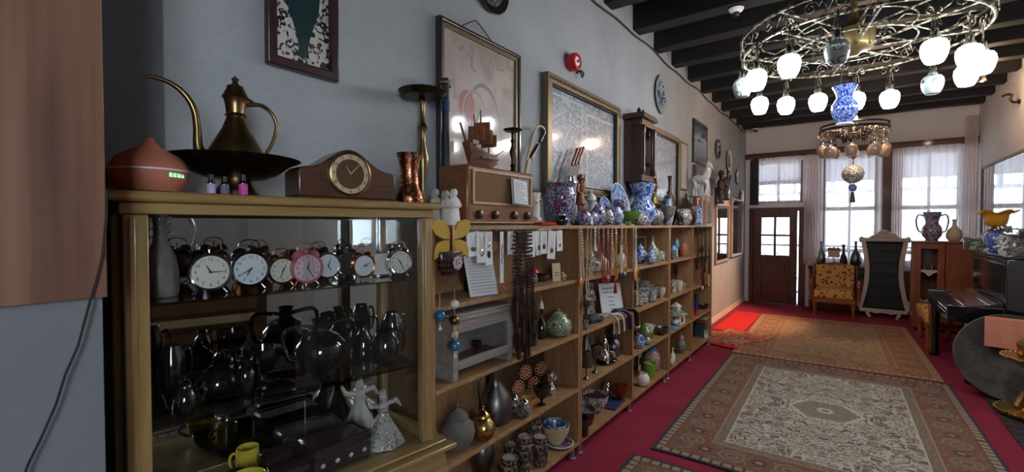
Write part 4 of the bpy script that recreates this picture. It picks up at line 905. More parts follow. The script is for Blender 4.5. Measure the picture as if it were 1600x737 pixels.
def clock(label, px, d, cpy, rpx, case_m, face_m, bells=True, hm=10, mm=14, rim_m=None, ghost=False, numerals=True, foot=True, turn=0, bell_m=None, cat='alarm clock', name='alarm_clock'):
    Z = CS[2]; p0 = cpt(px, d, Z); D = depth(p0); r = rpx*D/720
    t = thing(name, label, cat, (p0.x, p0.y, Z), CR+R(turn), 'alarm clocks on the glass shelf'); zc = r*1.22; T = tr(0, 0, zc) @ rot('X', R(90)); dp = r*.8
    MB().lathe([(0, -dp*.55), (r*.7, -dp*.55), (r*.96, -dp*.35), (r*.97, dp*.30), (0, dp*.30)] if not ghost else [(r*.90, -dp*.3), (r*.97, -dp*.3), (r*.97, dp*.3), (r*.90, dp*.3), (r*.90, -dp*.3)], 36, T).build('case', case_m, t)
    MB().lathe([(r*.88, dp*.30+.0005), (r*1.0, dp*.30+.0005), (r*1.03, dp*.42), (r*.98, dp*.48), (r*.88, dp*.40)], 40, T).build('rim', rim_m or case_m, t)
    MB().lathe([(0, dp*.30+.001), (r*.875, dp*.30+.001), (r*.875, dp*.33), (0, dp*.33)], 36, T).build('dial', face_m, t)
    yf = -dp*.335
    if numerals:
        b = MB()
        for k in range(1, 13):
            a = 2*pi*k/12; b.text(str(k), r*.26, tr(r*.69*sin(a), yf, zc+r*.69*cos(a)) @ rot('X', R(90)), .0003)
        b.build('numerals', M['ink'], t, smooth=0)
    def hand(name, ang, L, w): MB().prism([(-w, -L*.15), (w, -L*.15), (w*.3, L), (-w*.3, L)], .0012, tr(0, yf-.0022-(.0012 if name == 'minute_hand' else 0), zc) @ rot('Y', ang)).build(name, M['ink'], t, smooth=0)
    hand('hour_hand', 2*pi*(hm/12), r*.45, r*.05); hand('minute_hand', 2*pi*(mm/60), r*.66, r*.04)
    if foot:
        for s in (-1, 1): MB().tube([(s*r*.55, 0, zc-r*.8), (s*r*.80, -r*.12, .003)], [r*.035, r*.05], 6).build('foot', rim_m or case_m, t)
        MB().tube([(0, r*.35, zc-r*.7), (0, r*.5, .003)], [r*.035, r*.05], 6).build('foot', rim_m or case_m, t)
    if bells:
        for s in (-1, 1):
            MB().lathe([(0, r*.32), (r*.2, r*.28), (r*.38, r*.10), (r*.42, 0), (r*.38, 0), (r*.18, r*.22), (0, r*.26)], 20, tr(s*r*.52, 0, zc+r*.88) @ rot('Y', s*R(28))).build('bell', bell_m or case_m, t)
        MB().tube([(s_*r*.55, 0, zc+r*q) for s_, q in ((-1, 1.12), (-.98, 1.42), (-.55, 1.62), (0, 1.66), (.55, 1.62), (.98, 1.42), (1, 1.12))], r*.035, 8).build('carry_handle', rim_m or case_m, t)
        MB().tube([(0, 0, zc+r*.95), (0, 0, zc+r*1.22)], r*.03, 6).ball((0, 0, zc+r*1.25), r*.08, 8).build('hammer', rim_m or case_m, t)
    return t
# ============================================================ ON THE LEFT WALL
def paint(name, f): m = Mt(name); return f(m)
# picture of a dark green vase among black leaves
def f1(m):
    v = m.obj(1, 1, 1); x, y, z = m.xyz(); lv = m.noise(v, 34, 3, 1.4).gt(.53); fl = m.vor(v, 26).lt(.22)
    c = m.mix(lv, srgb(196, 192, 186), srgb(26, 30, 34)); c = m.mix(fl, c, srgb(96, 40, 44)); return m.fin(c, .4)
M['leafpic'] = paint('black_leaf_tile', f1)
M['darkframe'] = wood('purple_brown_frame', srgb(38, 20, 24), srgb(60, 34, 38), 'x', 2, .35, .2)
vp = wall_frame('vase_picture', 'dark framed picture of a deep green vase among black leaves, upper left', 'picture', 'L', .805, 1.085, 2.07, 2.60, .036, .03, M['darkframe'], M['leafpic'])
b = MB(); P_ = [(.0, .06), (.022, .06), (.018, .10), (.03, .15), (.062, .24), (.07, .32), (.06, .40), (.03, .46), (.02, .50)]
b.prism([(x+.14, z) for x, z in P_]+[(-x+.14, z) for x, z in reversed(P_)], .001, tr(0, -.0135, 0)); b.build('painted_vase', plain('deep_green_ink', srgb(14, 52, 54), .4), vp, smooth=0)
t = plate('wall_plate', 'grey patterned plate high on the wall at the top edge, between the first two pictures', XL+.004, 2.067, 2.86, .155, M['silverflo'], 'wall', rim=M['pewter'])
# large picture with a flower-like figure
def f2(m):
    x, y, z = m.xyz(); n = m.noise(scale=4, detail=4, dist=1); cx = x*-1+.22; cz = z*-1+.50; d = (cx*cx+cz*cz*.6).sqrt()
    c = m.mix(n.ss(.35, .7), srgb(168, 152, 144), srgb(196, 182, 172)); c = m.mix(d.lt(.065), c, srgb(170, 108, 104))
    q = ((x-.36)*(x-.36)*3.2+(z-.36)*(z-.36)).sqrt(); c = m.mix((q-.28).abs().lt(.012), c, srgb(140, 140, 136)); q2 = ((x-.28)*(x-.28)*2+(z-.46)*(z-.46)).sqrt(); c = m.mix((q2-.13).abs().lt(.008), c, srgb(180, 150, 144)); c = m.mix(m.noise(scale=7, detail=2, dist=2).gt(.64), c, srgb(156, 150, 146)); return m.fin(c, .5)
M['bigpic'] = paint('faded_red_figure_painting', f2)
M['blackframe'] = plain('black_frame', (.03, .026, .026), .3, 0, .3)
wall_frame('large_picture', 'large pale picture with a red bulb shape, black and gold frame, behind the ship', 'picture', 'L', 1.64, 2.335, 1.64, 2.54, .018, .035, M['blackframe'], M['bigpic'], inner=(.022, M['gold']))
MB().tube([(XL+.012, 1.80, 2.535), (XL+.02, 1.9, 2.60), (XL+.02, 1.95, 2.61), (XL+.012, 2.10, 2.537)], .003, 6).build('hanging_wire', M['iron'], None); tag(bpy.data.objects['hanging_wire.001'] if 'hanging_wire.001' in bpy.data.objects else bpy.data.objects['hanging_wire'], 'thin dark wire above the large pale picture', 'wire')
# embossed metal relief in gilt frame
def f3(m):
    v = m.obj(); x, y, z = m.xyz(); n = m.noise(v, 12, 3, 2.2); l = (n-.5).abs().lt(.035); fr = ((x-.90).abs().max((z-.36).abs()*.92)); fl = ((x-.32).abs().max((z-.36).abs()*.72))
    c = m.mix(m.noise(scale=2).ss(.3, .7), srgb(112, 124, 136), srgb(140, 152, 164)); k = l.max((fr-.26).abs().lt(.008)).max((fl-.24).abs().lt(.006)); c = m.mix(k*.75, c, srgb(206, 212, 218)); m.bump(n+k*.3, .6, .01); return m.fin(c, .35, .0)
M['relief'] = paint('embossed_silver_relief', f3)
wall_frame('embossed_picture', 'wide embossed silver grey relief in an ornate gilt frame, behind the knives', 'picture', 'L', 2.62, 3.83, 1.72, 2.525, .062, .05, M['gold'], M['relief'], inner=(.012, M['iron']))
b = MB()
for i in range(34): b.ball((.035+i*.0346, 0, 0), (.012, .01, .012), 6)
beadrow = b
o = bpy.data.objects['embossed_picture']
for zq in (.031, .774): bb = MB(); bb.v = [(v[0], v[1]-.052, v[2]+zq) for v in beadrow.v]; bb.f = beadrow.f; bb.build('carved_border', M['gold'], o)
def f4(m):
    v = m.obj(); n = m.noise(v, 9, 3, 2.6); l = (n-.5).abs().lt(.045); c = m.mix(l, srgb(150, 154, 160), srgb(196, 202, 210)); m.bump(n, .6, .01); return m.fin(c, .3, .0)
M['relief2'] = paint('pale_glossy_relief', f4)
wall_frame('glossy_relief_picture', 'pale grey glossy relief picture in gilt frame right of the wall clock', 'picture', 'L', 4.40, 5.60, 1.70, 2.52, .05, .05, M['gold'], M['relief2'], inner=(.014, M['iron']))
wall_frame('narrow_gilt_picture', 'narrow tall pale panel in a thin gilt frame beside the glossy relief', 'picture', 'L', 5.72, 6.02, 1.94, 2.52, .02, .02, M['gold'], plain('pale_panel', srgb(170, 170, 164), .3), glass=False)
def f5(m):
    x, y, z = m.xyz(); n = m.noise(scale=9, detail=3); c = m.ramp(z*1.7, [(.0, srgb(96, 92, 98)), (.35, srgb(120, 140, 170)), (.55, srgb(160, 176, 200)), (.9, srgb(60, 74, 104))]); c = m.mix((n.gt(.56))*z.gt(.30), c, srgb(30, 34, 52)); return m.fin(c, .3)
wall_frame('blue_landscape_picture', 'small bluish picture in a thin black frame above the white horse', 'picture', 'L', 6.27, 6.98, 2.33, 2.90, .02, .025, M['blackframe'], paint('bluish_landscape', f5))
# wooden wall niche with dark opening
nf = thing('wall_cupboard', 'dark grey brown wooden frame of a small wall cupboard behind the horse', 'cupboard', (XL+.004, 6.30, 1.50), R(90))
MB().rectring(0, 0, 1.0, .80, .12, .05, y=-.05).build('frame', wood('grey_brown_wood', srgb(84, 70, 70), srgb(108, 92, 90), 'x', 1.2, .5), nf, bevel=.005)
MB().box(.12, -.03, .12, .88, -.005, .68).box(.49, -.036, .12, .51, -.03, .68).box(.16, -.036, .16, .45, -.03, .64).box(.55, -.036, .16, .84, -.03, .64).build('door', M['darkwood'], nf, bevel=.003)
# round wall plates
M['fishplate'] = Mt('blue_fish_plate'); q = M['fishplate']; v = q.obj(); c = q.mix(q.noise(v, 16, 3, 2).gt(.52), srgb(150, 164, 178), srgb(40, 54, 78)); M['fishplate'] = q.fin(c, .2, 0, .5)
plate('wall_plate', 'large round plate with blue centre and silvery rim, high near the beams', XL+.004, 5.0, 2.91, .205, M['fishplate'], 'wall', rim=plain('silver_glaze_rim', srgb(190, 190, 184), .15, .2, .4))
for y, z, r_, lb, mt, rm in ((7.65, 2.68, .15, 'small round mirror with pale ornate rim above the far black figures', 'mirror', 'pewter'), (8.45, 2.59, .17, 'oval pale plate on the wall, right of the small ornate mirror', 'silverflo', 'white'), (9.20, 2.37, .14, 'small plate highest of the three near the back wall corner', 'silverflo', 'gold'), (9.62, 2.02, .15, 'round pale plate nearest the back wall corner', 'pewter', 'white'), (8.35, 2.05, .13, 'thin ringed plate beside the tall black candle figures', 'silverflo', 'chrome')):
    t = plate('wall_plate', lb, XL+.004, y, z, r_, M[mt], 'wall', rim=M[rm])
# red round alarm and black hook
t = thing('fire_alarm', 'round red fire alarm button on the wall above the gilt relief', 'alarm', (XL+.002, 3.0, 2.69), R(90))
T = rot('X', R(90)); MB().lathe([(0, 0), (.062, 0), (.064, .05), (.058, .07), (.045, .072), (.042, .06), (0, .06)], 32, T).build('housing', M['red'], t)
MB().lathe([(0, .0605), (.034, .0605), (.034, .068), (.022, .07), (0, .07)], 24, T).build('button', M['white_plastic'], t); MB().lathe([(0, .0705), (.012, .0705), (.01, .078), (0, .078)], 16, T).build('call_point', M['red'], t)
t = MB().tube([(0, 0, .02), (0, -.03, .02), (.02, -.04, 0), (0, -.04, -.03), (-.02, -.04, -.01), (-.01, -.03, .01)], .006, 6).ball((0, -.004, .02), (.02, .006, .02), 10).build('wall_hook', M['iron'], loc=(XL+.006, 3.12, 2.64), rz=R(90)); tag(t, 'small black wall hook just below the red alarm', 'hook')
# cable below the beams
pts = []; yy = 1.5
while yy < 10.0: pts.append((XL+.012, yy, 3.30+.012*sin(yy*3.1)+.01*sin(yy*7))); yy += .12
o = MB().tube(pts, .009, 6).build('electric_cable', M['iron']); tag(o, 'black electric cable along the wall just below the beams', 'cable')
# vertical cable on the left pier
def onp(px, py, X): return ray(px, py, 'X', X)
o = MB().tube([onp(px, py, -1.078) for px, py in ((166, 296), (166, 340), (160, 400), (150, 440), (138, 480), (122, 540), (102, 585), (88, 630), (66, 680), (44, 725), (20, 790))], .0022, 6).build('electric_cable', M['blackmatte']); tag(o, 'thin black cable looping down the pier at the left edge', 'cable')
# pendulum wall clock
M['darkwood2'] = wood('dark_walnut', srgb(48, 30, 24), srgb(76, 50, 38), 'z', 1.6, .35, .3)
wc = thing('pendulum_wall_clock', 'tall dark wooden pendulum clock with glazed sides and finial, between the two reliefs', 'wall clock', (XL+.004, 4.02, 1.80), R(90))
MB().box(0, -.17, .10, .30, -.155, .16).box(0, -.17, .60, .30, -.155, .66).box(0, -.17, .16, .03, -.0, .60).box(.27, -.17, .16, .30, 0, .60).box(0, -.155, .10, .30, 0, .16).box(0, -.155, .60, .30, 0, .66).box(.03, -.012, .16, .27, 0, .60).build('case', M['darkwood2'], wc, bevel=.004)
MB().box(-.035, -.20, .661, .335, 0, .70).box(-.02, -.185, .70, .32, 0, .715).build('cornice', M['darkwood2'], wc, bevel=.006)
MB().prism([(.0, .10), (.30, .10), (.22, .04), (.19, .0), (.15, -.03), (.11, 0), (.08, .04)], .13, tr(0, -.15, 0)).build('bottom_bracket', M['darkwood2'], wc, bevel=.004)
MB().lathe([(0, 0), (.02, 0), (.012, .02), (.022, .04), (.008, .06), (0, .07)], 14, tr(.10, -.1, .716)).build('finial', M['darkwood'], wc); MB().lathe([(0, 0), (.02, 0), (.012, .02), (.022, .04), (.008, .06), (0, .07)], 14, tr(.20, -.1, .716)).build('finial', M['darkwood'], wc)
for x in (.0, .30): MB().lathe([(0, 0), (.014, 0), (.018, .05), (.010, .08), (.014, .22), (.010, .36), (.018, .40), (.014, .44), (0, .44)], 14, tr(x+(.012 if x < .1 else -.012), -.182, .16)).build('turned_column', M['darkwood2'], wc)
MB().lathe([(0, 0), (.10, 0), (.10, .006), (0, .006)], 32, tr(.15, -.05, .47) @ rot('X', R(90))).build('dial', plain('ivory_dial', srgb(206, 200, 184), .4), wc); MB().tube([(.15, -.05, .40), (.15, -.05, .24)], .004, 6).lathe([(0, 0), (.035, 0), (.035, .008), (0, .008)], 24, tr(.15, -.045, .22) @ rot('X', R(90))).build('pendulum', M['brass'], wc)
MB().box(.031, -.166, .161, .269, -.162, .599).build('front_glass', M['glass'], wc, smooth=0)
M['framewood'] = wood('greyish_frame_wood', srgb(128, 112, 100), srgb(158, 142, 128), 'z', 1.5, .5)
# two wood framed mirrors at the far end
wall_frame('wood_framed_mirror', 'wood framed mirror low on the wall just past the bookcases', 'mirror', 'L', 7.55, 8.50, .90, 1.86, .045, .03, M['framewood'], M['mirror'], glass=False)
wall_frame('wood_framed_mirror', 'taller wood framed mirror on the wall nearest the door', 'mirror', 'L', 8.62, 9.55, .95, 1.98, .045, .05, M['framewood'], M['mirror'], glass=False)
# black figural wall lamps
for (y, z, hh, lb, cat_) in ((7.55, 1.98, .40, 'black iron figure holding a candle, left one of the pair on the far wall', 'figure'), (7.95, 2.05, .46, 'black iron figure with a hat, taller right one of the pair on the far wall', 'figure')):
    t = thing('iron_wall_figure', lb, cat_, (XL+.085, y, z), R(90)); b = MB()
    b.tube([(-.02, 0, -.12), (-.03, 0, .0), (-.02, 0, .1)], [.022, .03, .04], 8).tube([(.03, 0, -.12), (.035, 0, 0), (.02, 0, .1)], [.022, .03, .04], 8).tube([(0, 0, .08), (0, 0, .18), (0, 0, .24)], [.05, .055, .02], 10).ball((0, 0, .28), (.03, .032, .038), 12)
    b.tube([(.05, 0, .2), (.11, -.02, .14), (.12, -.04, .26)], [.018, .016, .012], 8).tube([(-.05, 0, .2), (-.10, 0, .1), (-.06, -.05, .05)], [.018, .016, .012], 8).lathe([(0, .30), (.055, .30), (.055, .31), (.03, .315), (.028, .355), (0, .36)], 16)
    b.build('body', M['iron'], t, remesh=.006); MB().box(-.06, .04, -.16, .06, .08, .1).box(-.05, -.05, -.15, .05, .04, -.12).build('bracket', M['iron'], t, bevel=.006); MB().lathe([(0, .265), (.012, .265), (.012, hh-.02), (0, hh)], 10, tr(.12, -.04, 0)).build('candle', M['bone'], t)
# ceiling fittings
t = thing('dome_camera', 'small white dome security camera in the far left ceiling corner', 'security camera', (ray(1186, 206, 'Z', 3.33).x, 9.78, 3.33))
MB().lathe([(0, 0), (.055, 0), (.058, -.02), (.05, -.03), (0, -.03)], 24).build('housing', M['white_plastic'], t); MB().lathe([(.042, -.0301), (.036, -.055), (.02, -.068), (0, -.07)], 24).build('dome', M['black'], t)
for px, py, lb in ((1152, 17, 'white ceiling fitting on a dark beam left of the big chandelier'),):
    p = ray(px, py, 'Z', 3.33); t = thing('ceiling_fitting', lb, 'ceiling fitting', (p.x, 4.30, 3.33)); MB().lathe([(0, 0), (.06, 0), (.05, -.02), (.03, -.03), (0, -.03)], 20).build('plate', M['white_plastic'], t); MB().ball((0, 0, -.045), (.03, .03, .018), 14).build('cap', M['iron'], t)
# things seen only in the mirror back of the display case: right wall opposite
def f6(m):
    n = m.noise(scale=6, detail=4); return m.fin(m.ramp(n, [(.3, srgb(30, 32, 34)), (.5, srgb(70, 66, 62)), (.7, srgb(110, 104, 96))]), .5)
wall_frame('dark_landscape_picture', 'wide dark landscape picture seen mirrored in the back of the display case', 'picture', 'R', .25, 1.50, 1.95, 2.5, .05, .03, M['darkframe'], paint('dark_landscape', f6))
# ============================================================ DISPLAY CASE CONTENTS
def cv(px, d, lev): p = cpt(px, d, CS[lev]); return (p.x, p.y, p.z+(.0262 if lev == 0 else .0014))
M['dialw'] = plain('cream_dial', srgb(214, 208, 196), .35, vary=.03); M['dialb'] = plain('black_dial', (.03, .03, .032), .3)
M['dchrome'] = plain('dark_chrome', (.16, .15, .15), .18, 1, vary=.1); M['dialglare'] = plain('glare_toned_dial', (.66, .68, .72), .2, 0, .5)  # last dial: pale colour has the glare on the clock face painted in
clock('dark chrome twin bell alarm clock, leftmost and largest, showing ten past ten past', 327, .10, 0, 29, M['dchrome'], M['dialw'], hm=11, mm=15, rim_m=M['chrome'])
clock('dark chrome twin bell alarm clock with glare painted on its pale face, second from the left', 394, .12, 0, 27, M['dchrome'], M['dialglare'], hm=7, mm=40, rim_m=M['dchrome'])
clock('copper bodied twin bell alarm clock with white face, between chrome and pink clocks', 434, .12, 0, 21, M['copper'], M['dialw'], hm=1, mm=33, rim_m=M['copper'])
clock('pink twin bell alarm clock with pink rim', 477, .10, 0, 23, M['pink'], plain('pink_dial', srgb(206, 178, 184), .4), hm=12.4, mm=25, rim_m=M['pink'])
clock('chrome alarm clock with empty see through face right of the pink clock', 512, .17, 0, 20, M['chrome'], M['dialglare'], hm=5, mm=3, ghost=True, bells=False, numerals=False)
clock('small black skeleton alarm clock with bells, behind the copper one', 540, .20, 0, 19, M['black'], M['dialb'], hm=9, mm=20, rim_m=M['chrome'], numerals=False)
clock('small copper alarm clock with glare painted on its face and two tiny bells', 567, .12, 0, 18, M['copper'], M['dialglare'], hm=3, mm=10, rim_m=M['copper'], numerals=False)
clock('chrome twin bell alarm clock with cream face, rightmost beside the corner post', 623, .10, 0, 19.5, M['chrome'], M['dialw'], hm=10.7, mm=26, turn=-4)
p = cpt(598, .16, CS[2]+.0014); t = thing('square_table_clock', 'square white framed table clock behind the rightmost alarm clocks', 'clock', (p.x, p.y, p.z), CR)
MB().rectring(-.032, .006, .032, .082, .006, .02).build('frame', M['white_plastic'], t, bevel=.002); MB().box(-.026, .006, .012, .026, .012, .076).build('dial', M['dialw'], t); MB().box(-.03, -.01, 0, .03, .03, .0055).build('base', M['chrome'], t, bevel=.001)
def deco_silver(t, r, h):
    b = MB()
    for k in range(26): a = k*.9; z = h*(.62+.34*k/26); b.ball((r*.55*cos(a), r*.55*sin(a), z), r*.12, 6)
    b.build('silver_beads', M['chrome'], t)
V('marbled_urn', 'marbled grey urn with silver beaded neck at the left end of the clock shelf', 'urn', 250, 0, 0, 138, 62, 'pitcher', plain('grey_marble', (.18, .17, .15), .4, vary=.5), pos=cv(252, .14, 2), extra=deco_silver, rz=CR)
# middle shelf: black glazed pottery
bk = 'black glazed pottery on the middle glass shelf'
V('black_teapot', 'glossy black round teapot nearest the left post', 'teapot', 290, 0, 0, 62, 46, 'round', M['black'], pos=cv(290, .06, 1), lid=M['black'], spout=1, handles=1, rz=CR, group=bk)
V('black_ewer', 'tall black ewer in the shadow behind the left post', 'ewer', 268, 0, 0, 96, 46, 'jar', M['black'], pos=cv(270, .16, 1), handles=1, rz=CR, group=bk)
V('black_bowl', 'wide low black bowl between the left teapot and the small jug', 'bowl', 343, 0, 0, 42, 76, 'round', M['black'], pos=cv(342, .16, 1), rz=CR, group=bk)
V('black_jug', 'small black jug with thin curved handle, left of the footed bowl', 'jug', 392, 0, 0, 62, 34, 'vase', M['black'], pos=cv(392, .07, 1), handles=1, foot=M['black'], rz=CR, group=bk)
V('black_jug', 'small black jug at the back, above the wide low bowl', 'jug', 370, 0, 0, 60, 28, 'pitcher', M['black'], pos=cv(366, .24, 1), handles=2, rz=CR, group=bk)
V('footed_bowl', 'black footed bowl with shiny double rim', 'bowl', 428, 0, 0, 60, 60, 'footed', M['black'], pos=cv(428, .15, 1), rz=CR, group=bk)
V('black_plate_vase', 'large black two handled flask in the middle, taller than its neighbours', 'vase', 500, 0, 0, 84, 84, 'moon', M['black'], pos=cv(502, .16, 1), handles=2, rz=CR, group=bk)
V('black_dish', 'shallow black covered dish in front of the large black flask', 'dish', 487, 0, 0, 22, 54, 'round', M['black'], pos=cv(480, .085, 1), lid=M['black'], rz=CR, group=bk)
V('black_sugar_bowl', 'black round pot with arched rim at the right front of the middle shelf', 'pot', 588, 0, 0, 54, 52, 'round', M['black'], pos=cv(586, .08, 1), handles=1, rz=CR, group=bk)
V('black_tall_jug', 'tall black jug with big loop handle, second from the right end', 'jug', 556, 0, 0, 70, 36, 'pitcher', M['black'], pos=cv(558, .21, 1), handles=2, rz=CR, group=bk)
V('black_tall_jug', 'tall black jug with double curled handle at the right end', 'jug', 604, 0, 0, 66, 36, 'jar', M['black'], pos=cv(600, .18, 1), handles=1, rz=CR, group=bk)
# bottom of the case
V('yellow_mug', 'yellow mug standing at the back left of the case floor', 'mug', 390, 0, 0, 42, 40, 'mug', M['yellow'], pos=cv(388, .20, 0), handles=1, rz=CR+pi)
V('yellow_cup', 'brighter yellow cup with looped handle, front left on the case floor', 'cup', 427, 0, 0, 36, 56, 'bowl', M['yellow'], pos=cv(428, .07, 0), handles=1, rz=CR+pi, hm=M['white'])
V('brown_cup', 'dark brown cup on its foot behind the yellow cup', 'cup', 370, 0, 0, 26, 40, 'bowl', M['dbrass'], pos=cv(372, .11, 0), handles=1, rz=CR)
def jewel_box(label, px, d, wpx, dp, hpx, turn=0, st=True):
    p = cv(px, d, 0); D = depth(p); w = wpx*D/720/1.15; h = hpx*D/720; t = thing('lacquer_box', label, 'box', p, CR+R(turn), 'dark lacquer boxes'); M.setdefault('lacq', plain('dark_lacquer', (.025, .018, .018), .2, 0, .5)); M.setdefault('rosette', plain('pearl_inlay', (.5, .45, .42), .3))
    MB().box(-w/2, -dp/2, 0, w/2, dp/2, h*.62).build('box_body', M['lacq'], t, bevel=.003); MB().box(-w/2-.003, -dp/2-.003, h*.63, w/2+.003, dp/2+.003, h*.9).rectring(-w/2, -dp/2, w/2, dp/2, .01, .004, tr(0, 0, h*.9) @ rot('X', R(-90)) @ sc(1, -1, 1) @ tr(0, 0, 0)).build('lid', M['lacq'], t, bevel=.003)
    b = MB(); n = 4
    for i in range(n): b.lathe([(0, 0), (.008, 0), (.004, .0025), (0, .0025)], 6, tr(-w/2+w*(i+.5)/n, -dp/2-.0005, h*.32) @ rot('X', R(90)))
    b.build('inlay', M['rosette'], t)
jewel_box('dark lacquer box with pearl rosettes at the front of the case floor', 522, .09, 104, .11, 46, 4)
jewel_box('dark lacquer box with arched lid behind the rosette box', 488, .21, 100, .10, 44, -4)
jewel_box('small dark lacquer box left of the larger ones', 450, .12, 44, .06, 40, 8)
jewel_box('low dark lacquer box at the very front by the bottom edge', 486, .07, 60, .05, 30, -6)
M['lace'] = china('speckled_white_skirt', (.56, .54, .5), (.2, .18, .17), 90, .55)
person_fig('dervish_figurine', 'white whirling dervish figurine with speckled skirt, rightmost, one arm drooping', 'figurine', 596, 0, 0, 84, 56, M['lace'], 'dervish', pos=cv(592, .10, 0))
person_fig('dervish_figurine', 'greyish whirling dervish figurine behind the whiter one', 'figurine', 556, 0, 0, 88, 50, M['bisque'], 'dervish', pos=cv(552, .21, 0))
# ============================================================ ON TOP OF THE DISPLAY CASE
ZC = CS[3]
def ct(px, d): p = cpt(px, d, ZC); return (p.x, p.y, ZC)
p = ct(235, .12)
t = thing('aroma_diffuser', 'onion shaped terracotta coloured diffuser with green lit display on the case corner', 'diffuser', p, CR); _, h, r = dims(236, p[0], ZC, 90, 126, p[1]); r *= 1.02
MB().lathe([(0, .004), (r*.55, .004), (r*.80, h*.05), (r*.98, h*.24), (r, h*.38), (r*1.0, h*.40)]+[(0, h*.40)], 48).build('base', M['clay'], t)
MB().lathe([(0, h*.425), (r, h*.425), (r*.97, h*.5), (r*.82, h*.64), (r*.55, h*.74), (r*.28, h*.82), (r*.17, h*.90), (r*.10, h*.97), (0, h)], 48).build('cover', M['clay'], t)
MB().lathe([(0, h*.401), (r*1.006, h*.401), (r*1.006, h*.424), (0, h*.424)], 48).build('seam_ring', M['white_plastic'], t); MB().lathe([(0, 0), (r*.4, 0), (r*.4, .0035), (0, .0035)], 24).build('foot', M['white_plastic'], t)
_q = Mt('green_display'); _q.b.inputs['Emission Strength'].default_value = 3; _q.b.inputs['Emission Color'].default_value = (.1, 1, .25, 1); M['gled'] = _q.fin((0, .1, 0), .4)
b = MB(); 
for i in range(4): b.box(.028+i*.009, 0, 0, .034+i*.009, .002, .004).box(.028+i*.009, 0, .006, .034+i*.009, .002, .009)
b.v = [(x, -sqrt(max(0, (r*.985)**2-x*x))-.001+y, z+h*.29) for x, y, z in b.v]; b.build('display', M['gled'], t, smooth=0)
# brass footed basin + ewer standing in it
p = ct(370, .165); _, bh, br = dims(372, p[0], ZC, 62, 215, p[1]); 
t = thing('brass_basin', 'wide dark brass footed basin under the long spouted ewer', 'basin', p, CR)
MB().lathe([(0, 0), (br*.36, 0), (br*.36, bh*.06), (br*.30, bh*.22), (br*.22, bh*.38), (br*.22, bh*.5), (0, bh*.5)], 40).build('foot', M['brass'], t)
MB().lathe([(0, bh*.5), (br*.42, bh*.5), (br*.62, bh*.62), (br*.82, bh*.86), (br, bh*.98), (br*.99, bh), (br*.78, bh*.9), (br*.58, bh*.70), (0, bh*.70)], 56).build('bowl', M['dbrass'], t)
ez = ZC+bh*.70+.004; D = depth((p[0], p[1], ez)); s = 720/D
t = thing('brass_ewer', 'brass ewer with very long curved spout standing in the dark basin', 'ewer', (p[0], p[1], ez), CR)
H = (258-112)/s; rb = 100/s/2/1.16
MB().lathe([(0, 0), (rb*.85, 0), (rb, H*.05), (rb*.97, H*.13), (rb*.75, H*.26), (rb*.42, H*.44), (rb*.30, H*.54), (rb*.29, H*.56), (rb*.36, H*.57), (rb*.30, H*.59), (rb*.33, H*.68), (rb*.38, H*.74), (rb*.44, H*.76), (rb*.40, H*.78), (0, H*.78)], 48).build('body', M['brass'], t)
MB().lathe([(0, H*.782), (rb*.40, H*.782), (rb*.30, H*.84), (rb*.26, H*.88), (rb*.12, H*.90), (rb*.08, H*.93), (rb*.13, H*.955), (rb*.04, H*.98), (0, H)], 32).build('lid', M['brass'], t)
q = lambda dx, dy: (dx/s, 0, dy/s)
MB().tube([q(-44, 12), q(-50, 30), q(-51, 60), q(-55, 85), q(-66, 104), q(-82, 116), q(-100, 120), q(-110, 118)], [11/s, 6.5/s, 5/s, 4.5/s, 4/s, 3.5/s, 3/s, 2.2/s], 14).build('spout', M['brass'], t)
MB().tube([q(14, 102), q(36, 106), q(52, 96), q(60, 76), q(54, 50), q(44, 30)], [3.6/s, 3.2/s, 3/s, 3/s, 2.8/s, 2.6/s], 10).tube([q(2, 108), q(18, 112), q(30, 104)], 3/s, 8).build('handle', M['brass'], t)
for px, cn, lb, hp, cc in ((330, 'violet', 'small bottle with pale lilac label, leftmost of three before the basin', 32, srgb(176, 150, 190)), (351, 'dark', 'small dark bottle with narrow grey label, middle of three before the basin', 30, srgb(90, 84, 110)), (380, 'magenta', 'small bottle with magenta label, rightmost of three before the basin', 34, srgb(186, 60, 150))):
    p = ct(px, .035); _, h, r = dims(px, p[0], ZC, hp, 15, p[1]); t = thing('oil_bottle', lb, 'bottle', p, CR, 'small scent bottles')
    MB().lathe([(0, 0), (r, 0), (r, h*.6), (r*.6, h*.68), (r*.5, h*.72), (0, h*.72)], 20).build('bottle', M['black'], t); MB().lathe([(r*1.01, h*.08), (r*1.03, h*.08), (r*1.03, h*.55), (r*1.01, h*.55)], 20).build('label', plain('label_'+cn, cc, .6), t); MB().lathe([(0, h*.722), (r*.62, h*.722), (r*.6, h), (0, h)], 16).build('cap', M['blackmatte'], t)
# mantel clock
p0 = cpt(466, .05, ZC); p1 = cpt(619, .05, ZC); w = (p1-p0).length; hh = 80*depth(p1.lerp(p0, .5))/720; T0 = thing('mantel_clock', 'brown wooden napoleon hat mantel clock with round dial', 'mantel clock', tuple((p0+p1)/2), CR); dpt = .11
arch = [(-w/2, .008), (w/2, .008), (w/2, hh*.52), (w*.46, hh*.60)]+[(w*x_, hh*(.62+.38*(cos(pi*x_/.40)*.5+.5))) for x_ in [.36, .30, .24, .18, .12, .06, 0, -.06, -.12, -.18, -.24, -.30, -.36]]+[(-w*.46, hh*.60), (-w/2, hh*.52)]
MB().prism(arch, dpt).build('case', M['clockwood'], T0, bevel=.006); MB().box(-w/2-.006, -.008, 0, w/2+.006, dpt+.004, .0078).build('plinth', M['clockwood'], T0, bevel=.002)
dr = hh*.40; T = tr(-.004, 0, hh*.52) @ rot('X', R(90))
M['cdial'] = plain('bronze_dial', srgb(96, 72, 52), .35, .4); M['cring'] = plain('cream_ring', srgb(186, 168, 136), .4)
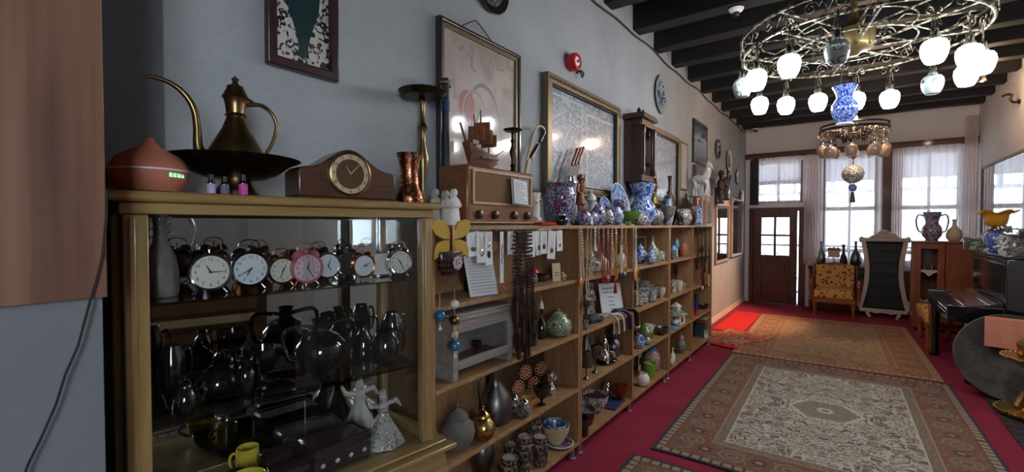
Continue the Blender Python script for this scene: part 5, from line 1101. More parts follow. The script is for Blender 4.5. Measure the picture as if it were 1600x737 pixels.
MB().lathe([(0, .0005), (dr*.72, .0005), (dr*.72, .004), (0, .004)], 40, T).build('dial', M['cdial'], T0); MB().lathe([(dr*.722, .0005), (dr*.96, .0005), (dr*.95, .006), (dr*.722, .005)], 48, T).build('chapter_ring', M['cring'], T0)
MB().lathe([(dr*.962, .0005), (dr*1.06, .0005), (dr*1.05, .01), (dr*.97, .012)], 48, T).build('bezel', M['brass'], T0)
b = MB()
for k in range(1, 13): a = 2*pi*k/12; b.text(str(k), dr*.23, tr(-.004+dr*.84*sin(a), -.0062, hh*.52+dr*.84*cos(a)) @ rot('X', R(90)), .0003)
b.build('numerals', M['ink'], T0, smooth=0)
for nm, a, L_ in (('hour_hand', 2*pi*.92, .42), ('minute_hand', 2*pi*.12, .68)): MB().prism([(-.002, 0), (.002, 0), (.001, dr*L_), (-.001, dr*L_)], .001, tr(-.004, -.0065 if nm[0] == 'h' else -.008, hh*.52) @ rot('Y', a)).build(nm, M['cring'], T0, smooth=0)
# copper vase on the case
def rimdots(t, r, h): pass
p = ct(640, .09); V('copper_vase', 'engraved copper waisted vase at the right end of the display case', 'vase', 640, 0, 0, 78, 46, 'waist', Mt('engraved_copper').m, pos=p, rz=CR)
q_ = bpy.data.materials['engraved_copper']; M['copper']
o = bpy.data.objects['copper_vase']; mm = Mt('engraved_copper_leaf'); c = mm.mix(mm.noise(scale=55, dist=2).gt(.55), srgb(120, 66, 44), srgb(206, 150, 112)); o.data.materials[0] = mm.fin(c, .28, 1)
# ============================================================ ON TOP OF THE BOOKCASES
Z = TOPZ
candlestick('tall_brass_candlestick', 'tall brass candlestick with a very wide dark drip pan behind the copper vase', 661, -1.565, Z, 218, 76, M['brass'], pan=M['dbrass'], base=.42)
Y = at(690, -1.62, Z)
t = thing('black_cane', 'upright black wrapped stick with blue bands beside the tall candlestick', 'cane', (-1.59, Y, Z), R(90)); hs = 218*depth((-1.63, Y, Z))/720
MB().tube([(0, 0, 0), (0, 0, hs)], [.018, .018], 14).build('shaft', M['blackmatte'], t); MB().tube([(-.05, 0, hs-.004), (0, 0, hs+.01), (.03, 0, hs-.012)], [.012, .02, .012], 10).build('grip', M['darkwood'], t)
for f in (.22, .80): MB().lathe([(.0182, 0), (.0205, .002), (.0205, .055), (.0182, .057)], 16, tr(0, 0, hs*f)).build('blue_band', M['navy'], t)
pr = (('pale seated figurine in profile, leftmost of the white trio', 681, -1.45, 58, 24, 'robe', 'bisque'), ('pale little figurine holding its hands together, middle of the white trio', 697, -1.42, 56, 24, 'robe', 'bisque'), ('bluish white robed figurine with veil, rightmost of the white trio', 710, -1.435, 58, 22, 'robe', 'white'))
for lb, px, X, hp, wp, ps, mt in pr:
    ff = person_fig('ceramic_figurine', lb, 'figurine', px, X, Z, hp, wp, M[mt], ps, group='white figurines beside the radio')
# radio
ry0, ry1 = 1.590, 2.140; rw = ry1-ry0; rh = .285
rd = thing('wooden_radio', 'old brown wooden radio with cloth front and four knobs', 'radio', (-1.42, ry0, Z), R(90))
MB().box(0, 0, .006, rw, .19, rh).build('cabinet', M['brownwood'], rd, bevel=.012); MB().box(.01, .01, 0, rw-.01, .18, .0058).build('base', M['blackmatte'], rd)
MB().rectring(.03, .10, rw-.03, rh-.02, .012, .010, y=-.0105).box(rw*.72, -.0105, .112, rw*.72+.010, -.0005, rh-.032).build('front_molding', M['lightwood'], rd, bevel=.002)
M['grille'] = plain('woven_gold_cloth', srgb(118, 86, 52), .8, scale=400); MB().box(.0425, -.004, .1125, rw*.72-.001, -.0005, rh-.0325).build('speaker_cloth', M['grille'], rd, smooth=0)
MB().box(rw*.72+.0105, -.004, .1125, rw-.0425, -.0005, rh-.0325).build('dial_glass', plain('dial_panel', srgb(110, 76, 48), .3), rd, smooth=0)
for k, x in enumerate((.08, .20, .36, .48)): MB().lathe([(0, 0), (.022, 0), (.020, .016), (.014, .02), (0, .02)], 24, tr(x, -.0005, .052) @ rot('X', R(90))).build('knob', M['darkwood'], rd)
MB().box(0.0, -.002, .012, rw, -.0003, .018).build('trim_line', M['lightwood'], rd)
t = thing('radio_booklet', 'dark folder with white printed page leaning on the radio front', 'booklet', (-1.396, ry0+.30, Z+.108), R(90)); T = rot('X', R(-7)) @ rot('Y', R(4))
MB().box(0, -.0125, 0, .15, -.0085, .14, T).build('folder', M['blackmatte'], t); MB().box(.02, -.0145, .008, .14, -.0127, .132, T).build('page', M['paper'], t, smooth=0)
b = MB()
for k in range(9): b.box(.03, -.0155, .02+.012*k, .13-.02*(k % 3), -.0147, .023+.012*k, T)
b.build('printed_lines', plain('grey_print', (.2, .22, .25), .6), t, smooth=0)
# ship
ZRd = Z+rh
px0 = at(750, -1.53, ZRd); sh = thing('model_ship', 'wooden model sailing ship with brown sails on top of the radio', 'model ship', (-1.52, px0, ZRd), R(90)); M['hull'] = wood('ship_wood', srgb(94, 58, 40), srgb(136, 92, 66), 'x', 3, .5); M['sail'] = plain('brown_sail', srgb(140, 84, 52), .6)
b = MB(); vs = []; fs = []; n = 10
for i in range(n+1):
    u = i/n; x = -.10+.23*u; wdt = .036*sin(pi*min(1, .15+.85*u))**.6*(1-u**4*.9)+.002; deck = .075+.05*(1-u)**3+.012*u*u; keel = .008+.03*u**6
    vs += [(x-.02*(1-u), -wdt, deck), (x, -wdt*.8, (deck+keel)/2), (x, 0, keel), (x, wdt*.8, (deck+keel)/2), (x-.02*(1-u), wdt, deck)]
for i in range(n):
    for j in range(4): fs.append((5*i+j, 5*i+j+1, 5*i+6+j, 5*i+5+j))
    fs.append((5*i, 5*i+5, 5*i+9, 5*i+4))
fs += [(0, 4, 3, 2, 1), tuple(5*n+j for j in range(5))]
b.add(vs, fs).box(-.10, -.03, .115, -.055, .03, .135).box(-.05, -.012, 0, .07, .012, .012); b.build('hull', M['hull'], sh)
b = MB()
for k in range(8): b.box(-.04+.018*k, -.0415, .052, -.03+.018*k, -.030, .060)
b.build('gun_ports', M['darkwood'], sh, smooth=0)
for x, hh_ in ((-.045, .27), (.005, .30), (.06, .24)): MB().tube([(x, 0, .07), (x-.012, 0, hh_)], [.0045, .003], 8).build('mast', M['hull'], sh)
for x, z0, z1, w_ in ((-.045, .15, .215, .036), (.005, .14, .20, .044), (.003, .205, .245, .034), (.06, .13, .185, .032)):
    vs = []; fs = []
    for j in range(5):
        for i in range(5): u, v = i/4-.5, j/4; vs.append((x+.016*sin(pi*v)*cos(pi*u)+.006-u*w_*.8, u*w_*2.3, z0-.01+(z1-z0)*1.15*v))
    for j in range(4):
        for i in range(4): a = j*5+i; fs.append((a, a+1, a+6, a+5))
    mbs = MB().add(vs, fs); oo = mbs.build('sail', M['sail'], sh, smooth=80); md = oo.modifiers.new('solid', 'SOLIDIFY'); md.thickness = .0015
MB().tube([(.12, 0, .085), (.19, 0, .12)], [.004, .002], 6).tube([(-.11, 0, .11), (-.16, 0, .21)], [.008, .006], 6).build('bowsprit', M['hull'], sh)
b = MB()
for a, c in (((-.057, 0, .27), (-.11, .0, .12)), ((-.007, 0, .30), (-.057, 0, .20)), ((-.007, 0, .30), (.06, .03, .09)), ((.05, 0, .24), (.18, 0, .115)), ((-.057, 0, .26), (0, -.03, .09)), ((.05, 0, .23), (.1, -.02, .09))): b.tube([a, c], .0009, 4)
b.build('rigging', M['blackmatte'], sh)
candlestick('dark_candlestick', 'dark turned candlestick with flat pan on the right end of the radio', 801, -1.50, ZRd, 72, 30, M['dbrass'], pan=M['dbrass'], base=.55)
# ivory handled dagger / walking stick handle behind radio
Yk = at(828, -1.63, Z); t = thing('curved_handle_cane', 'cane with dark grip and bent ivory coloured handle leaning behind the radio', 'cane', (-1.612, Yk, Z), R(90)); k_ = depth((-1.63, Yk, 1.7))/720
P2 = lambda a, c: ((a-822)*k_*1.5, 0, (352-c)*k_)
MB().tube([P2(800, 352), P2(812, 262), P2(822, 246), P2(830, 228)], [.010, .013, .014, .013], 10).build('shaft', M['bone'], t); MB().tube([P2(817, 250), P2(832, 226)], .016, 12).tube([P2(836, 219), P2(845, 201)], .013, 10).build('dark_grip', M['darkwood'], t)
MB().tube([P2(844, 204), P2(845, 197), P2(838, 194), P2(830, 198), P2(824, 212), P2(818, 232), P2(812, 252)], .007, 8).build('bent_handle', M['bone'], t)
# small things right of the radio
tag(MB().lathe([(0, 0), (.05, 0), (.054, .004), (.054, .014), (.048, .018), (0, .018)], 4, sc(2.0, .9, 1) @ rot('Z', R(45))).build('red_box_lid', M['red'], bevel=.002, loc=(-1.41, at(850, -1.41, Z), Z), rz=R(90)), 'flat red plastic box lid below the white boot vase', 'box')
def boot(name, label, px, X, Zb, hpx, mat):
    Y, h, r = dims(px, X, Zb, hpx, 10); t = thing(name, label, 'vase', (X, Y, Zb), R(90)); b = MB()
    b.tube([(.0, 0, h), (.0, 0, h*.75), (.01*h/.12, 0, h*.4), (0, 0, h*.14)], [h*.22, h*.19, h*.16, h*.17], 16).tube([(-.0, 0, h*.12), (h*.16, -.0, h*.12), (h*.38, 0, h*.09)], [h*.14, h*.13, h*.08], 12); b.build('boot', mat, t)
    MB().lathe([(0, 0), (h*.235, 0), (h*.235, h*.05), (h*.2, h*.05), (0, h*.02)], 18, tr(0, 0, h)).build('rim', mat, t); b = MB()
    for a in (-.4, .3): b.lathe([(0, 0), (h*.07, 0), (h*.03, .003), (0, .003)], 6, tr(a*h*.3, -h*.185, h*(.75+a*.1)) @ rot('X', R(90)))
    b.build('painted_flower', M['redbead'], t)
boot('boot_vase', 'white boot shaped vase with a red painted flower beside the radio', 848, -1.42, Z+.019, 44, M['white'])
V('floral_urn', 'large dark blue floral vase with wide rim right of the radio', 'vase', 869, -1.55, Z, 64, 52, 'bigvase', M['bwdark'])
M['steel'] = plain('knife_steel', srgb(76, 82, 90), .45, .3)
# knives in a blue vase
Yk = at(886, -1.595, Z); t = thing('long_knives', 'bundle of three long knives with brown wooden handles standing before the gilt relief', 'knives', (-1.595, Yk, Z), R(90)); k_ = depth((-1.63, Yk, 1.7))/720
P2 = lambda a, c, y=0: ((a-880)*k_*1.7, y, (352-c)*k_)
for i, (dx, dy) in enumerate(((0, 0), (9, 3), (18, 7))):
    a, c = P2(868+dx, 349, .012*(i-1)), P2(886+dx, 258-dy, .012*(i-1)); d_ = (Vector(c)-Vector(a)); T, L_ = frame_to(a, c)
    MB().box(-.022, -.0015, 0, .022, .0015, L_, Matrix.Translation(a) @ Matrix(((d_.normalized().z, 0, d_.normalized().x), (0, 1, 0), (-d_.normalized().x, 0, d_.normalized().z))).to_4x4()).build('blade', M['steel'], t, bevel=.0005)
    MB().tube([c, P2(893+dx, 240-dy, .012*(i-1)), P2(897+dx, 230-dy, .012*(i-1))], [.012, .010, .013], 10).build('handle', M['redwood'], t)
V('blue_pattern_jar', 'small round blue patterned jar at the front edge below the knives', 'jar', 903, -1.42, Z, 24, 26, 'round', M['bwdark'])
def checker(t, r, h):
    MB().box(-r*.55, -r*.55, h*.34, r*.55, r*.55, h*.78).build('chequered_column', M['chk'], t, bevel=.001); MB().lathe([(0, h*.70), (r*1.0, h*.78), (r*1.1, h*.86), (r*.9, h*.93), (0, h)], 16).build('crystal_top', M['chrome'], t)
m = Mt('chequer'); x, y, z = m.xyz(); f = (((x*70).floor()+(z*70).floor()+(y*70).floor())*.5).frac().gt(.25); M['chk'] = m.fin(m.mix(f, (.7, .7, .7), (.03, .03, .04)), .2)
V('crystal_candlestick', 'chequered crystal candlestick between the floral vase and brown statue', 'candlestick', 893, -1.49, Z, 78, 20, 'goblet', M['chrome'], extra=checker)
person_fig('brown_statue', 'reddish brown carved wooden statue of a standing person', 'statue', 908, -1.52, Z, 80, 24, M['redwood'], 'stand', base=M['blackmatte'])
V('castle_tankard', 'pale relief tankard shaped like a tower, right of the brown statue', 'tankard', 925, -1.55, Z, 56, 30, 'pitcher', plain('grey_relief', (.5, .5, .48), .5, vary=.35, scale=50), handles=1, lid=M['white'])
V('black_round_pot', 'small round black and silver pot at the front edge left of the tag', 'pot', 888, -1.405, Z, 22, 22, 'round', M['black'], lid=M['chrome'])
V('black_round_pot', 'small round dark pot with floral rim below the brown statue', 'pot', 914, -1.41, Z, 22, 26, 'round', M['bwdark'])
tag(MB().box(-.022, -.0008, 0, .022, .0008, .045, rot('Y', R(35))).build('price_tag', M['paper'], loc=(-1.393, at(924, -1.39, Z), Z+.012), rz=R(90)), 'small white blank price tag tilted before the dark floral pot', 'tag')
V('blue_marbled_cup', 'dark blue swirled cup at the front edge below the left blue plate', 'cup', 937, -1.41, Z, 30, 24, 'round', M['bwdark'], handles=1)
plate('standing_plate', 'smaller oval blue and white plate on a stand, left of the tall one', -1.55, at(944, -1.55, Z), Z, 44*depth((-1.55, at(944, -1.55, Z), Z))/720/2, M['bwbig'], rim=M['white'])
plate('standing_plate', 'larger blue and white plate on a stand, tilted before the big blue vase', -1.54, at(970, -1.54, Z), Z, 66*depth((-1.54, at(970, -1.54, Z), Z))/720/2, M['bwbig'], rim=M['white'])
V('blue_jug', 'blue and white jug in front of the larger standing plate', 'jug', 960, -1.47, Z, 40, 24, 'goblet', M['bwdark'])
V('pale_blue_vase', 'pale blue white squat vase at the front between jug and green bowl', 'vase', 968, -1.42, Z, 28, 28, 'jar', M['bw'])
V('pale_blue_vase', 'small bluish white pot left of the pale squat vase', 'vase', 951, -1.41, Z, 24, 20, 'round', M['iznik'])
V('big_blue_vase', 'big blue and white double bellied vase in the middle of the bookcase top', 'vase', 996, -1.54, Z, 64, 44, 'flare', M['bwbig'])
V('green_bowl', 'shallow olive green bowl on a dark pot at the front edge', 'bowl', 993, -1.425, Z, 22, 38, 'footed', M['green'])
V('lidded_tureen', 'black and white swirled tureen at the front, right of the green bowl', 'tureen', 1014, -1.43, Z, 26, 28, 'round', M['iznik'], lid=M['iznik'])
person_fig('brass_statue', 'slender brass statue of a woman raising one arm', 'statue', 1020, -1.53, Z, 80, 26, M['brass'], 'stand', base=M['blackmatte'])
V('lidded_urn', 'grey white lidded urn right of the brass statue', 'urn', 1037, -1.52, Z, 54, 24, 'vase', M['silverflo'], lid=M['pewter'])
V('lidded_urn', 'tall bluish lidded urn in front of the brass vase with long neck', 'urn', 1043, -1.47, Z, 48, 18, 'jar', M['bw'], lid=M['bw'])
V('long_neck_vase', 'brown brass vase with very long thin neck before the gilt frame edge', 'vase', 1050, -1.54, Z, 76, 22, 'bottle', M['dbrass'])
V('swirled_bowl', 'silvery swirled round bowl at the front below the brass statue', 'bowl', 1031, -1.41, Z, 26, 30, 'round', M['silverflo'])
V('swirled_bowl', 'white and grey slipper shaped bowl before the lidded urns', 'bowl', 1046, -1.42, Z, 30, 24, 'footed', M['silverflo'])
t = thing('silver_bird', 'silver bird with sloping tail before the brown gourd', 'figurine', (-1.44, at(1056, -1.44, Z), Z), R(90)); MB().tube([(-.08, 0, .13), (-.06, 0, .16), (-.03, 0, .10), (.02, 0, .07), (.08, 0, .03), (.13, 0, .01)], [.008, .018, .03, .035, .02, .006], 12).ball((0, 0, .02), (.03, .03, .02), 12).build('body', M['pewter'], t, remesh=.004)
V('brown_gourd', 'dark brown carved gourd with pale arched opening', 'gourd', 1067, -1.54, Z, 50, 34, 'onion', M['darkwood'])
V('blue_pillar_vase', 'blue vase with flat dark rim, right of the brown gourd', 'vase', 1076, -1.49, Z, 44, 18, 'goblet', M['blue'])
V('floral_pot', 'black and green floral round pot at the front below the gourd', 'pot', 1069, -1.42, Z, 26, 26, 'round', M['iznik'])
V('blue_square_pot', 'small blue and white square pot left of the little wooden frame', 'pot', 1084, -1.44, Z, 30, 16, 'box', M['bwbig'])
# horse on a wooden box
Yh = at(1086, -1.60, Z); tb = thing('wooden_box', 'red brown wooden box carrying the white horse', 'box', (-1.58, Yh, Z), R(90)); kb = depth((-1.58, Yh, Z))/720
bx = 24*kb; MB().box(-bx, -.07, .004, bx, .07, 42*kb).build('box_body', M['redwood'], tb, bevel=.004); MB().box(-bx-.004, -.074, 42*kb+.0005, bx+.004, .074, 42*kb+.01).build('lid', M['redwood'], tb, bevel=.003); MB().box(-.01, -.078, 38*kb, .01, -.0745, 46*kb).build('clasp', M['brass'], tb)
hz = Z+42*kb+.0105; th = thing('white_horse', 'white ceramic horse figure standing on the red brown box', 'horse figurine', (-1.53, Yh, hz), R(152)); H = 56*kb; b = MB()
L = H*.50
b.tube([(L*.42, 0, H*.50), (L*.22, 0, H*.53), (-L*.05, 0, H*.50), (-L*.30, 0, H*.53)], [H*.10, H*.115, H*.12, H*.105], 14)
b.tube([(-L*.30, 0, H*.55), (-L*.44, 0, H*.68), (-L*.50, 0, H*.80), (-L*.50, 0, H*.88)], [H*.11, H*.085, H*.062, H*.055], 12)
b.tube([(-L*.48, 0, H*.90), (-L*.60, 0, H*.86), (-L*.72, 0, H*.76)], [H*.062, H*.05, H*.034], 10)
for s in (-1, 1):
    b.tube([(-L*.48, s*H*.03, H*.94), (-L*.47, s*H*.035, H*1.0)], [H*.018, H*.006], 6)
    b.tube([(-L*.30, s*H*.055, H*.48), (-L*.36-(s > 0)*L*.14, s*H*.055, H*.27+(s > 0)*H*.05), (-L*.32-(s > 0)*L*.06, s*H*.05, H*.13), (-L*.33, s*H*.05, H*.02)], [H*.055, H*.036, H*.024, H*.028], 8)
    b.tube([(L*.36, s*H*.055, H*.50), (L*.30, s*H*.055, H*.34), (L*.44, s*H*.05, H*.22), (L*.40, s*H*.05, H*.02)], [H*.075, H*.05, H*.028, H*.028], 8)
b.tube([(L*.48, 0, H*.56), (L*.60, 0, H*.48), (L*.62, 0, H*.25)], [H*.02, H*.035, H*.012], 8)
b.tube([(-L*.40, 0, H*.95), (-L*.36, 0, H*.80), (-L*.26, 0, H*.66)], [H*.02, H*.03, H*.02], 6)
b.build('body', M['white'], th, remesh=.0045)
fr = thing('small_wood_easel', 'small open wooden frame with a dark row of figures, on the far end', 'frame', (-1.46, at(1103, -1.46, Z), Z), R(90)); k_ = depth((-1.46, fr.location.y, Z))/720
MB().rectring(-18*k_, 0, 16*k_, 46*k_, .022, .02).build('frame', M['lightwood'], fr, bevel=.002); MB().rectring(-16*k_, 0, 14*k_, 40*k_, .02, .02, tr(0, .05, 0)).build('rear_frame', M['lightwood'], fr, bevel=.002)
MB().box(-.05, .021, .02, .04, .045, .045).build('dark_figures', M['blackmatte'], fr, bevel=.003)
tag(MB().box(-.12, -.03, 0, .10, .03, .012).box(-.10, -.025, .012, .07, .025, .022).build('flat_booklets', M['greywood'], loc=(-1.425, at(1098, -1.42, Z), Z), rz=R(90), bevel=.002), 'flat grey booklets lying at the far front corner of the bookcase top', 'booklets')
# ============================================================ HANGING ON THE BOOKCASE FRONTS
XH = XS-.0; 
# yellow butterfly
Y = ray(703, 372, 'X', -1.36).y; t = thing('yellow_butterfly', 'translucent yellow butterfly ornament hanging on the first bookcase post', 'butterfly ornament', (-1.345, Y, 1.47), R(90)); m = Mt('yellow_translucent'); c = m.mix(m.noise(scale=40), srgb(214, 176, 50), srgb(186, 146, 40)); M['ybf'] = m.fin(c, .3, 0, .5, Transmission_Weight=.2)
def wing(pts, s): return MB().prism([(s*x*1.3, z*1.05) for x, z in pts], .008)
up_ = [(.008, -.0), (.03, .045), (.065, .055), (.085, .048), (.09, .02), (.075, -.01), (.04, -.025), (.008, -.03)]; lo_ = [(.008, -.03), (.04, -.03), (.068, -.04), (.078, -.065), (.08, -.105), (.06, -.095), (.035, -.098), (.012, -.07)]
for s in (-1, 1):
    for nm, pp in (('upper_wing', up_), ('lower_wing', lo_)): wing(pp, s).build(nm, M['ybf'], t, bevel=.003)
MB().tube([(0, -.004, .03), (0, -.006, 0), (0, -.004, -.09)], [.006, .008, .004], 10).build('body', M['amber'], t)
# jewelled pot
t = thing('beaded_evil_eye_pot', 'dark wall pot covered in gold beads with a lilac lace flower and eye bead', 'pot', (-1.352, ray(703, 430, 'X', -1.35).y, 1.295), R(90)); MB().lathe([(0, 0), (.035, 0), (.055, .03), (.06, .08), (.055, .088), (.05, .08), (0, .03)], 28, sc(1.2, .55, 1.1)).build('pot', M['garnet'], t)
b = MB()
for j in range(4):
    for k in range(14): a = pi+pi*(k+.5)/14; r_ = (.047, .056, .06, .058)[j]; b.ball((1.2*r_*cos(a), r_*.57*sin(a), .02+.023*j), .0045, 6)
b.build('gold_beads', M['brass'], t); b = MB()
for k in range(8): a = 2*pi*k/8; b.ball((.02*cos(a)+.012, -.036, .05+.02*sin(a)), (.011, .003, .011), 10)
b.build('lace_flower', plain('lilac_lace', srgb(186, 156, 172), .6), t); MB().ball((.012, -.040, .05), (.009, .003, .009), 14).build('eye_bead', M['white'], t); MB().ball((.012, -.0435, .05), (.005, .002, .005), 10).build('pupil', M['black'], t)
MB().tube([(-.05, 0, .08), (0, .0, .10), (.05, 0, .08)], .0015, 5).build('hanging_cord', M['darkwood'], t)
def hang_string(label, px, py0, py1, balls, X=-1.362):
    Yy = ray(px, py0, 'X', X).y; z0 = ray(px, py0, 'X', X).z; k_ = depth((X, Yy, z0))/720; t = thing('hanging_bead_string', label, 'bead string', (X, Yy, z0), R(90))
    MB().tube([(0, 0, .0), (0, 0, -(py1-py0)*k_)], .0014, 5).build('cord', M['bone'], t)
    for py, r_, mt in balls: MB().ball((0, 0, -(py-py0)*k_), r_*k_, 16).build('ball', M[mt], t)
    b = MB()
    for k in range(3): b.tube([(0, 0, -(py1-py0)*k_), ((k-1)*.007, -.002, -(py1-py0)*k_-.02)], [.002, .004], 6)
    b.build('bells', M['bone'], t)
hang_string('string with one turquoise ball hanging on the first post', 687, 455, 508, [(493, 9, 'blue')], -1.364)
hang_string('longer string with turquoise balls and pale charms beside the grey cabinet', 710, 452, 552, [(475, 7, 'white'), (500, 8, 'brass'), (523, 6, 'bone'), (540, 9, 'blue')], -1.364)
# jewellery cards on the hooks
MB_ = MB().tube([(0, 0, 0), (.95, 0, 0)], .004, 6); hr_ = MB_.build('hook_rail', M['chrome'], loc=(-1.376, 1.50, 1.475), rz=R(90)); tag(hr_, 'thin rail with hooks along the top edge of the first bookcase', 'rail')
cards = [(738, 400, 20, 'grey hooded necklace card, leftmost on the rail', 'pewter'), (752, 410, 16, 'white earring card with round dark pendant, second on the rail', 'chrome'), (764, 392, 12, 'pale card hidden third on the rail', 'chrome'), (762, 414, 13, 'long white card showing a ring shaped earring', 'iron'), (799, 398, 14, 'translucent packet with curved clip right of the white strap', 'chrome'), (831, 402, 16, 'white card with silver chain, just right of the dark prayer beads', 'chrome'), (841, 400, 11, 'narrow white card between two chained cards', 'pewter'), (850, 398, 14, 'white card with oval black pendant', 'iron'), (863, 406, 16, 'white card with a long silver drop pendant', 'pewter'), (874, 394, 12, 'rightmost white card on the rail', 'chrome')]
for i, (px, pb, wp, lb, pm) in enumerate(cards):
    X = -1.368+.005*(i % 3); Yy = at(px, X, 1.46); k_ = depth((X, Yy, 1.46))/720; hh = (pb-362)*k_; w = wp*k_*1.45; t = thing('jewellery_card', lb, 'jewellery card', (X, Yy, 1.47), R(90), 'white jewellery cards on the hook rail')
    MB().box(-w/2, -.001, -hh, w/2, .001, 0, rot('Y', R((i*37 % 11)-5))).build('card', M['white_plastic'] if i % 3 else M['paper'], t, bevel=.0004)
    T = rot('Y', R((i*37 % 11)-5)); b = MB().tube([(-w*.2, -.002, -hh*.15), (0, -.003, -hh*.55), (w*.2, -.002, -hh*.15)], .0009, 5, T); b.build('chain', M['chrome'], t); MB().ball((0, -.003, -hh*.68), (w*.22, .002, hh*.12), 12, T).build('pendant', M[pm], t); MB().tube([(0, .002, .006), (0, -.004, .004), (0, -.003, -.004)], .001, 5).build('hook', M['chrome'], t)
t = thing('white_strap', 'long white strap printed with a black wavy line, hanging on the rail', 'strap', (-1.362, at(784, -1.362, 1.4), 1.47), R(90)); k_ = depth((-1.362, t.location.y, 1.4))/720
MB().box(-.014, -.001, -80*k_, .014, .001, 0).build('strap', M['white_plastic'], t, bevel=.0004); MB().tube([(.005*sin(z_*1.6), -.002, -.06-.012*z_) for z_ in range(9)], .0018, 6).build('wavy_line', M['ink'], t)
def pend(label, px, py, rr_, X=-1.366, Zt=1.47):
    Yy = at(px, X, 1.4); k_ = depth((X, Yy, 1.4))/720; t = thing('orange_pendant', label, 'pendant', (X, Yy, Zt), R(90)); zc = -(py-360)*k_; b = MB()
    for k in range(6): a = 2*pi*k/6; b.tube([(rr_*k_*(.5*cos(a)+.45*cos(q)), 0, zc+rr_*k_*(.5*sin(a)+.45*sin(q))) for q in [2*pi*j/12 for j in range(12)]], .0016, 5, closed=True)
    b.build('lace_ring', M['clay'], t); MB().tube([(0, 0, 0), (0, 0, zc+rr_*k_)], .0012, 5).build('cord', M['darkwood'], t)
pend('small orange flower pendant near the top of the rail', 773, 382, 8); pend('large orange openwork pendant hanging lowest beside the white strap', 786, 446, 13)
# dark prayer beads bundle
X = -1.352; Yb = at(815, X, 1.4); k_ = depth((X, Yb, 1.4))/720
for i, (dx, ln, lb) in enumerate(((-12, 128, 'dark garnet prayer beads, leftmost strand of the thick bundle'), (-6, 150, 'dark garnet prayer beads, second strand of the thick bundle'), (0, 138, 'dark garnet prayer beads, middle strand of the thick bundle'), (6, 158, 'dark garnet prayer beads, fourth strand with the longest tassel'), (12, 132, 'dark garnet prayer beads, rightmost strand of the thick bundle'))):
    bead_string('prayer_beads', lb, 816+dx*.9, X+.016*(i % 2)-.004, 1.465, ln+50, 20, M['garnet'], .0082, tassel=M['garnet'], group='dark prayer beads bundle', cat='prayer beads')
for i, (px, ln, lb) in enumerate(((808, 168, 'dark tassel strand hanging behind the left of the bead bundle'), (826, 176, 'dark tassel strand hanging behind the right of the bead bundle'))): bead_string('prayer_beads', lb, px, -1.374, 1.465, ln+20, 16, M['garnet'], .006, tassel=M['darkwood'], group='dark prayer beads bundle', cat='prayer beads')
# middle bookcase strands
ns = [(908, 92, 'bone', 'amber', 'wide cream and gold necklace with oval medallion, leftmost in the second bookcase', 10, .006), (917, 128, 'bone', 'garnet', 'long necklace with pale dangling beads next to the oval medallion', 8, .004), (923, 75, 'bone', None, 'thin cream cord strand beside the white beads', 6, .003), (929, 34, 'white', None, 'short string of white pearls', 5, .005), (935, 50, 'redbead', None, 'short dark red bead string left of the bright red ones', 8, .004), (942, 84, 'redbead', None, 'bright red bead string, left of the red tassel strand', 9, .005), (950, 88, 'redbead', 'redbead', 'red bead string overlapping the cream beads', 8, .005), (956, 62, 'bone', None, 'string of large cream beads beside the red strands', 8, .006), (962, 102, 'amber', 'red', 'amber bead string ending in a bright red tassel', 7, .005), (971, 78, 'bone', 'pewter', 'brown and cream shell necklace, right of the red tassel', 10, .005), (977, 82, 'amber', 'pewter', 'mixed stone necklace nearest the middle divider', 9, .005)]
for i, (px, ln, mt, ts, lb, wd, br) in enumerate(ns):
    bead_string('bead_necklace', lb, px, -1.372+.006*(i % 2), 1.478, ln, wd, M[mt], br*1.25, tassel=M['red'] if ts == 'red' else None, pendant=M[ts] if ts and ts != 'red' else None, group='bead necklaces on the second bookcase')
t = bead_string('owl_pendant_string', 'string with a yellow owl shaped pendant on the middle divider', 993, -1.372, 1.475, 64, 5, M['white'], .006, cat='bead string'); k_ = depth(t.location)/720
MB().ball((0, -.004, -72*k_), (.042, .016, .055), 16).build('owl_body', M['amber'], t); MB().ball((.014, -.018, -70*k_), (.022, .006, .034), 12).build('silver_face', M['pewter'], t)
bead_string('bead_string', 'thin string of pale beads hanging below the yellow owl', 995, -1.374, 1.10, 46, 4, M['bone'], .006, cat='bead string')
for i, (px, ln, ts, lb) in enumerate(((1090, 66, 'garnet', 'black tassel necklace, leftmost of the dark group on the far bookcase'), (1096, 80, 'redbead', 'black necklace with dark red tassel on the far bookcase'), (1102, 70, 'darkwood', 'black necklace with brown tassel on the far bookcase'), (1108, 92, 'bone', 'long dark necklace with pale pendant, rightmost of the dark group'))):
    bead_string('dark_necklace', lb, px, -1.368, 1.478, ln, 7, M['blackmatte'], .008, tassel=M[ts], group='dark tassel necklaces on the far bookcase')
bead_string('dark_necklace', 'low hanging dark chain with white charms below the tassels', 1098, -1.374, 1.10, 48, 10, M['garnet'], .009, pendant=M['white'], group='dark tassel necklaces on the far bookcase')
